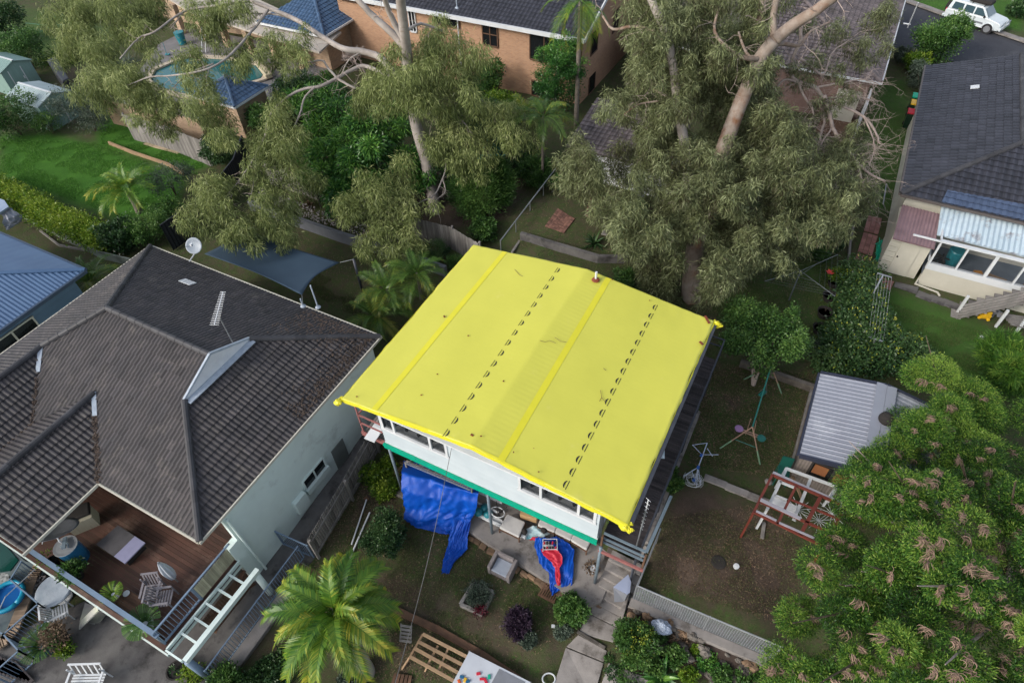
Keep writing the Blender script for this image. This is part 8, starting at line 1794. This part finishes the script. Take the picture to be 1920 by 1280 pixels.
for i, (x, y) in enumerate(((1733,556),(1757,563),(1781,571))): b = MB(); b.cbox(G(x, y)+V((0,0,.02)), .7,.5,.06,-.2); tag(b.build('stepping_stone', M_conc2, bevel=.01), ['stepping stone nearest the rough concrete slab','middle stepping stone of three below the sunroom','stepping stone nearest the timber stairs'][i], 'stepping stone', 'stepping stones below the sunroom')
b = MB(); b.tube([P(1737,500,1.4), P(1716,532,1.2), P(1758,548,1.1), P(1762,555,1.0)], .05, 8); tag(b.build('waste_pipe', M_cream), 'cream waste pipe running down and along the sunroom wall', 'pipe')
b = MB(); pts = [G(1610,350), G(1600,420), G(1592,460), G(1588,505)]
for i in range(3): b.beam(pts[i]+V((0,0,.1)), pts[i+1]+V((0,0,.1)), .1,.25)
tag(b.build('boundary_timber', M_grey), 'long low grey timber board marking the boundary beside the paver path', 'edging')
b = MB(); a = P(1646,395,1); b.beam(P(1662,398,1.0), P(1656,382,2.4), .05); b.beam(P(1668,360,1.0), P(1662,345,2.4), .05); b.beam(P(1662,345,2.4), P(1656,382,2.4), .05); tag(b.build('garden_trellis', M_alu), 'pale metal trellis frame against the side wall of the cream house', 'trellis')
b = MB()
for k in range(30): b.tube([P(1648+rnd.uniform(-4,6), 460+rnd.uniform(-14,22), 1.3)+V((rnd.uniform(-.1,.1),0,0)), P(1645+rnd.uniform(-5,5), 470+rnd.uniform(-14,22), 1.1)], .02, 4)
tag(b.build('coiled_green_hose', M_green), 'tangled green garden hose hanging at the corner of the cream house', 'hose')
# bins
def bin_(px, py, lid, label):
    R = root('wheelie_bin', G(px, py), label, 'bin', 'wheelie bins beside the cream house'); c = G(px, py); b = MB(); q0 = [(-.22,-.28),(.22,-.28),(.22,.28),(-.22,.28)]; b.add([(c.x+x,c.y+y,c.z+.05) for x, y in q0]+[(c.x+x*1.25,c.y+y*1.2,c.z+1.0) for x, y in q0], [(3,2,1,0),(0,1,5,4),(1,2,6,5),(2,3,7,6),(3,0,4,7),(4,5,6,7)]); b.build('body', mat('dark_green_bin', (.012,.035,.02), (.01,.03,.017), 3, .4), R)
    b = MB(); b.cbox(c+V((0,0,1.05)), .60,.72,.09); b.build('lid', lid, R, bevel=.03); b = MB(); b.tube([c+V((-.3,.33,1.0)), c+V((.3,.33,1.0))], .02, 6); b.build('handle', M_dark, R)
    for x in (-.25,.25): b = MB(); b.tube([c+V((x-.03,.28,.1)), c+V((x+.03,.28,.1))], .1, 12); b.build('wheel', M_dark, R)
bin_(1708,208, M_green, 'wheelie bin with a green lid furthest along the cream wall'); bin_(1705,221, M_yellow, 'wheelie bin with a yellow lid between the other two'); bin_(1699,238, M_red, 'wheelie bin with a red lid nearest the back garden')
# barbecue, birdbath and paving behind
R = root('stone_barbecue', G(1152,425), 'old brick barbecue with side walls in the back yard', 'barbecue'); c = G(1152,425); b = MB(); b.box(c.x-.7,c.x-.45,c.y-.3,c.y+.6,c.z-.1,c.z+.8); b.box(c.x+.45,c.x+.7,c.y-.3,c.y+.6,c.z-.1,c.z+.8); b.box(c.x-.447,c.x+.447,c.y+.4,c.y+.6,c.z-.1,c.z+.9); b.build('brick_walls', M_stone, R); b = MB(); b.box(c.x-.44,c.x+.44,c.y-.25,c.y+.397,c.z+.5,c.z+.55); b.build('hotplate', M_conc, R)
b = MB(); c = G(1197,388); b.lathe(c, [(.18,0),(.06,.1),(.06,.7),(.3,.85),(.32,.95),(.27,.93),(.2,.87),(.001,.86)], 18); tag(b.build('birdbath', M_white, smooth=False), 'white pedestal birdbath behind the orange flowering bush', 'birdbath')
def pavers(pp, lb, m, n=7):
    R = root('brick_paving', G(*pp[0]), lb, 'paving'); b = MB(); q = [G(*p) for p in pp]
    for i in range(n):
        for j in range(n*2): u0, u1, v0, v1 = i/n, (i+.92)/n, j/(2*n), (j+.9)/(2*n); f = lambda u, w_: (q[0]*(1-u)+q[1]*u)*(1-w_)+(q[3]*(1-u)+q[2]*u)*w_; b.prism([f(u0,v0), f(u1,v0), f(u1,v1), f(u0,v1)], .06+rnd.uniform(0,.012), rnd.random())
    b.build('bricks', m, R)
Mbp = mat('old_brick_paver', (.20,.10,.075), (.13,.07,.055), 3, .9, tint=.4)
pavers([(1022,425),(1058,438),(1078,412),(1046,392)], 'small patch of old brick paving on the back lawn', Mbp); pavers([(1098,405),(1128,420),(1140,385),(1105,370)], 'dark brick paving in front of the brick barbecue', Mbp)
b = MB(); b.prism([G(a, c) for a, c in ((1127,440),(1152,446),(1160,430),(1138,424))], .07); tag(b.build('concrete_paver', M_conc), 'single grey concrete paver in front of the brick barbecue', 'paver')
# ---- umbrella wrapped in plastic
R = root('wrapped_umbrella', G(1240,1180), 'small clothes airer wrapped in clear plastic standing on the rocks', 'umbrella'); c = P(1242,1172,.9); b = MB(); b.tube([P(1239,1188,.4), c], .025, 6); b.build('pole', M_plasticw, R); rows = []; rr = random.Random(1); b = MB()
for i in range(8): rows.append([c+V((math.cos(t*math.pi/10)*.34*math.sin(i*.24)*(1+rr.uniform(-.13,.13)), math.sin(t*math.pi/10)*.24*math.sin(i*.24)*(1+rr.uniform(-.13,.13)), .2-i*.055+rr.uniform(-.04,.04))) for t in range(20)]); rows[-1].append(rows[-1][0])
b.grid(rows); b.build('plastic_wrap', mat('clear_plastic_wrap', (.42,.48,.58), (.33,.39,.5), 3, .2, .5, 10), R)
# ---- left sheds
def small_shed(name, wp, zb, h, roofm, wm, label, rise=.35):
    q = [P(a, c, zb) for a, c in wp]; R = root(name, q[0], label, 'shed'); b = MB(); b.prism(q, h); b.build('wall', wm, R)
    t = [p+V((0,0,h+.01)) for p in q]; m0 = (t[0]+t[3])/2+V((0,0,rise)); m1 = (t[1]+t[2])/2+V((0,0,rise)); e = (t[1]-t[0]).normalized()*.15; b = MB(); facet(b, [t[0]-e, t[1]+e, m1+e, m0-e], None, .1, (0,.03), 0, 1); facet(b, [t[3]-e, t[2]+e, m1+e, m0-e], None, .1, (0,.03), 0, 1); b.build('roof', roofm, R)
    b = MB(); f0, f1 = q[1], q[2]; 
    b.beam(f0.lerp(f1,.3)+V((.02,0,.1)), f0.lerp(f1,.3)+V((.02,0,h-.2)), .04); b.beam(f0.lerp(f1,.7)+V((.02,0,.1)), f0.lerp(f1,.7)+V((.02,0,h-.2)), .04); b.build('door_frame', M_white, R); return R
mt = mat('pale_teal_metal', (.22,.33,.30), (.18,.28,.255), 1, .5, stretch=(10,10,1)); mr_ = mat('white_teal_roof', (.40,.48,.49), (.32,.40,.41), 1, .45)
def mini_shed(label, ax_, ay_, z0, h, sx, sy, rm, wm):
    x1, y0 = ax_, ay_; x0, y1 = x1-sx, y0+sy; R = root('metal_garden_shed', (x1-sx/2, y0+sy/2, z0), label, 'shed'); b = MB(); ym = (y0+y1)/2; b.box(x0,x1,y0,y1,z0,z0+h); b.prism([(x1,y0,z0+h),(x1,y1,z0+h),(x1,ym,z0+h+.4)], (-sx,0,0)); b.build('wall', wm, R); e = .12; b = MB()
    facet(b, [V((x0-e,y0-e,z0+h+.0)), V((x1+e,y0-e,z0+h+.0)), V((x1+e,ym,z0+h+.45)), V((x0-e,ym,z0+h+.45))], None, .1, (0,.03), 0, 1); facet(b, [V((x0-e,y1+e,z0+h+.0)), V((x1+e,y1+e,z0+h+.0)), V((x1+e,ym,z0+h+.45)), V((x0-e,ym,z0+h+.45))], None, .1, (0,.03), 0, 1); b.build('roof', rm, R)
    b = MB(); b.beam((x0-e,ym,z0+h+.49),(x1+e,ym,z0+h+.49),.14,.03); b.build('ridge_cap', M_white, R)
    b = MB()
    for y in (y0+.5, y0+1.5): b.box(x1+.003,x1+.03,y-.03,y+.03,z0+.05,z0+h-.1)
    b.box(x1+.003,x1+.05,y0+1.35,y0+1.42,z0+.9,z0+1.1); b.build('sliding_door_trim', M_white, R)
q = P(100,248,.3); mini_shed('pale teal metal garden shed with a white ribbed gable roof at the left', q.x, q.y, .2, 2.0, 3.4, 2.5, mr_, mt)
q = P(28,180,.3); mini_shed('old teal metal shed partly hidden at the left edge', q.x, q.y, .2, 1.9, 3.0, 2.4, mt, mt)
b = MB(); p = P(128,205,.3); b.prism([P(108,150,.4), P(125,143,.4), P(150,185,.4), P(138,192,.4)], 1.6); tag(b.build('black_water_tank', M_blackf, bevel=.1), 'black slimline water tank beside the pale teal shed', 'tank')
# tables and things by the far pool
R = root('tall_teal_bin', P(343,85,.95), 'tall teal bin on the terrace behind the far pool', 'bin'); c = P(343,82,.95); b = MB(); b.lathe(c, [(.3,0),(.36,.6),(.4,.95),(.36,.95)], 14); b.build('body', M_tealp, R)
b = MB(); b.tube([P(305,80,2.0), P(313,102,.98)], .02, 6); b.cbox(P(314,102,1.0), .35,.25,.06,.5); tag(b.build('pool_brush', M_tealp), 'turquoise pool brush leaning beside the far pool', 'brush')
for i, x in enumerate((379,386)): b = MB(); b.tube([P(x,98,.95), P(x-1,52,3.2)], .05, 8); tag(b.build('white_post', M_white), ['left of two white awning posts behind the far pool','right of two white awning posts behind the far pool'][i], 'post', 'white awning posts behind the far pool')
b = MB(); c = P(500,128,.95); b.prism([P(a, z_, 1.0) for a, z_ in ((478,122),(500,150),(512,146),(492,118))], .35); tag(b.build('cream_pool_lounger', mat('cream_vinyl', (.5,.44,.3), (.42,.37,.25), 3, .6), bevel=.06), 'cream lounger beside the blue pavilion roof', 'lounger')
# top left: crumpled silver tarp and red roof corner
tarp('silver_tarp', [rw((0,400,1.6),(18,388,1.7)), rw((6,414,1.2),(38,400,1.3)), rw((8,424,.9),(44,408,1.0)), rw((14,432,.6),(34,420,.7))], 'crumpled silver tarp over a frame at the left edge behind the hedge', mat('silver_sheet', (.28,.31,.38), (.14,.16,.2), 2, .3, .4, 9), 3, 14, .12)
b = MB(); b.prism([P(a, z_, 1.7) for a, z_ in ((-40,360),(10,378),(18,390),(0,402),(-40,400))], .1); tag(b.build('carport_roof', mat('pale_blue_sheet', (.30,.38,.50), (.24,.31,.42), 2, .5)), 'corner of a pale blue sheet roof with red edge at the left edge', 'roof')
# power mast on roof edge of the weathered roof
b = MB(); p = P(1702,52,4.2); b.tube([p, P(1722,5,6.4)], .035, 8); b.beam(P(1694,44,4.2), P(1707,46,4.2), .06); tag(b.build('service_mast', M_plasticw), 'white service mast rising from the weathered roof beside the road', 'mast')
b = MB(); b.tube([P(1722,5,6.4), P(1800,-60,9)], .012, 4); tag(b.build('service_wire', M_dark), 'thin wire running from the service mast over the road', 'wire')
b = MB(); a = P(1858,-30,1.0); b.box(a.x-3.2,a.x+2.6,a.y-.0,a.y+5,.8,3.6); o = b.build('far_cream_house', M_cream); tag(o, 'cream wall of a house across the road in the top right corner', 'house')
# ---- the four wheel drive
def suv():
    z1 = 1.2; pf = P(1850,56,z1); pr = P(1786,38,z1); sc = (pf-pr).length/2.89; c = (pf+pr)/2; d = (pf-pr); d.z = 0; d.normalize(); rz = math.atan2(d.y, d.x); z0 = g(c.x, c.y)+.02
    n_ = V((-d.y, d.x, 0)); c = V((c.x, c.y, z0))+n_*.85*sc
    R = root('four_wheel_drive', c, 'silver white four wheel drive with a roof pod parked on the road', 'car'); rot = Matrix.Rotation(rz, 3, 'Z'); f = lambda x, y, z: c+rot @ (V((x, y, z))*sc)
    pnt = mat('silver_white_paint', (.62,.68,.70), (.58,.64,.66), 1, .28, spec=.6)
    def ext(b, prof, w0, w1=None, yo=0, mi=0):
        w1 = w1 or w0; n = len(prof); vs = [f(x, -w/2+yo, z) for (x, z), w in zip(prof, w1 if isinstance(w1, list) else [w0]*n)]+[f(x, w/2+yo, z) for (x, z), w in zip(prof, w1 if isinstance(w1, list) else [w0]*n)]
        b.add(vs, [tuple(range(n)), tuple(range(n, 2*n))[::-1]]+[(i, n+i, n+(i+1) % n, (i+1) % n) for i in range(n)], .5, mi)
    body = [(-2.3,.45),(-2.35,.95),(-2.28,1.12),(1.05,1.14),(1.25,1.12),(2.05,1.0),(2.3,.88),(2.35,.5),(2.2,.38),(1.85,.36),(1.8,.62),(1.6,.80),(1.3,.80),(1.08,.62),(1.02,.36),(-1.02,.36),(-1.08,.62),(-1.3,.80),(-1.6,.80),(-1.82,.62),(-1.88,.38),(-2.2,.4)]
    b = MB(); ext(b, body, 1.78); b.build('body', pnt, R, bevel=.04)
    cab = [(-2.25,1.13),(-2.12,1.78),(-1.9,1.86),(.35,1.84),(.55,1.76),(1.15,1.13)]; b = MB(); ext(b, cab, 1.7, [1.74,1.5,1.44,1.44,1.46,1.72]); b.build('cabin', pnt, R, bevel=.04)
    gl = MB()
    for s in (-1, 1):
        for (x0, x1, t0, t1) in ((-1.95,-1.05,-1.88,-1.08),(-.95,-.15,-.93,-.18),(-.05,.92,-.05,.42)):
            y0, y1 = s*.868, s*.755; gl.add([f(x0,y0,1.2), f(x1,y0,1.2), f(t1,y1,1.72), f(t0,y1,1.72)], [(0,1,2,3)])
    gl.add([f(.62,-.62,1.74), f(.62,.62,1.74), f(1.12,.74,1.2), f(1.12,-.74,1.2)], [(0,1,2,3)]); gl.add([f(-2.15,-.62,1.7), f(-2.15,.62,1.7), f(-2.26,.7,1.25), f(-2.26,-.7,1.25)], [(0,1,2,3)])
    gl.build('windows', mat('car_glass', (.05,.09,.11), (.04,.075,.09), 1, .06, spec=.8), R, thick=.02)
    for x in (-1.45, 1.44):
        for s in (-1, 1):
            w_ = MB(); w_.tube([f(x, s*.74, .38), f(x, s*.96, .38)], .385, 24); wo = w_.build('wheel', mat('tyre', (.02,.02,.022), (.016,.016,.018), 3, .7), R)
            r_ = MB(); r_.tube([f(x, s*.955, .38), f(x, s*.975, .38)], .24, 18); ro = r_.build('rim', M_alu, wo)
            fl = MB(); pts = [f(x+math.cos(t*math.pi/8)*.46, s*.9, .38+math.sin(t*math.pi/8)*.44) for t in range(9)]; fl.tube(pts, .05, 6); fl.build('fender_flare', pnt, R, smooth=True)
    b = MB()
    for s in (-1, 1): b.cbox(f(0, s*.93, .38), 1.9, .1, .08, rz)
    b.build('side_step', M_alu, R, bevel=.02)
    b = MB(); 
    for s in (-1, 1): b.cbox(f(-.1, s*.895, .68), 1.9, .02, .12, rz)
    b.build('side_moulding', M_greyplastic, R)
    b = MB(); b.cbox(f(2.4,0,.55), .14, 1.8, .22, rz); b.cbox(f(-2.38,0,.55), .14, 1.75, .2, rz); b.build('bumper', pnt, R, bevel=.04)
    b = MB(); b.tube([f(2.5,-.6,.5), f(2.52,-.5,1.0), f(2.52,.5,1.0), f(2.5,.6,.5)], .035, 8); b.build('bull_bar', M_alu, R)
    for s in (-.62,.62): b = MB(); b.cbox(f(2.31,s,.8), .06, .34, .16, rz); b.build('headlight', M_plasticw, R, bevel=.02)
    for s in (-.74,.74): b = MB(); b.cbox(f(-2.34,s,.95), .05, .14, .3, rz); b.build('tail_light', M_red, R)
    b = MB(); b.tube([f(-2.4,.05,1.0), f(-2.62,.05,1.0)], .37, 22); b.build('spare_wheel', M_dark, R)
    b = MB(); b.cbox(f(-.1,0,2.06), 1.7, .85, .3, rz); b.build('roof_pod', M_dark, R, bevel=.12)
    b = MB()
    for x in (-.6,.4): b.beam(f(x,-.68,1.88), f(x,.68,1.88), .04)
    b.build('roof_rack', M_dark, R)
    for s in (-1,1): b = MB(); b.cbox(f(.85,s*.98,1.22), .12,.16,.14, rz); b.build('mirror', M_dark, R, bevel=.03)
    b = MB()
    for x in (-.95,-.02): b.cbox(f(x+.15,-.9,1.0), .16,.03,.035, rz); b.cbox(f(x+.15,.9,1.0), .16,.03,.035, rz)
    b.build('door_handles', M_dark, R)
suv()

b = MB(); wallseg(b, G(1385,688), G(1455,712), .35, .2); wallseg(b, G(1455,712), G(1528,738), .35, .2); tag(b.build('rear_garden_wall', M_stone), 'low dark garden wall behind the swing set', 'wall')
b = MB(); b.beam(G(1484,872)+V((0,0,.1)), G(1520,735)+V((0,0,.1)), .12, .2); tag(b.build('side_timber_edge', M_grey), 'grey timber edge along the left side of the corrugated shed', 'edging')
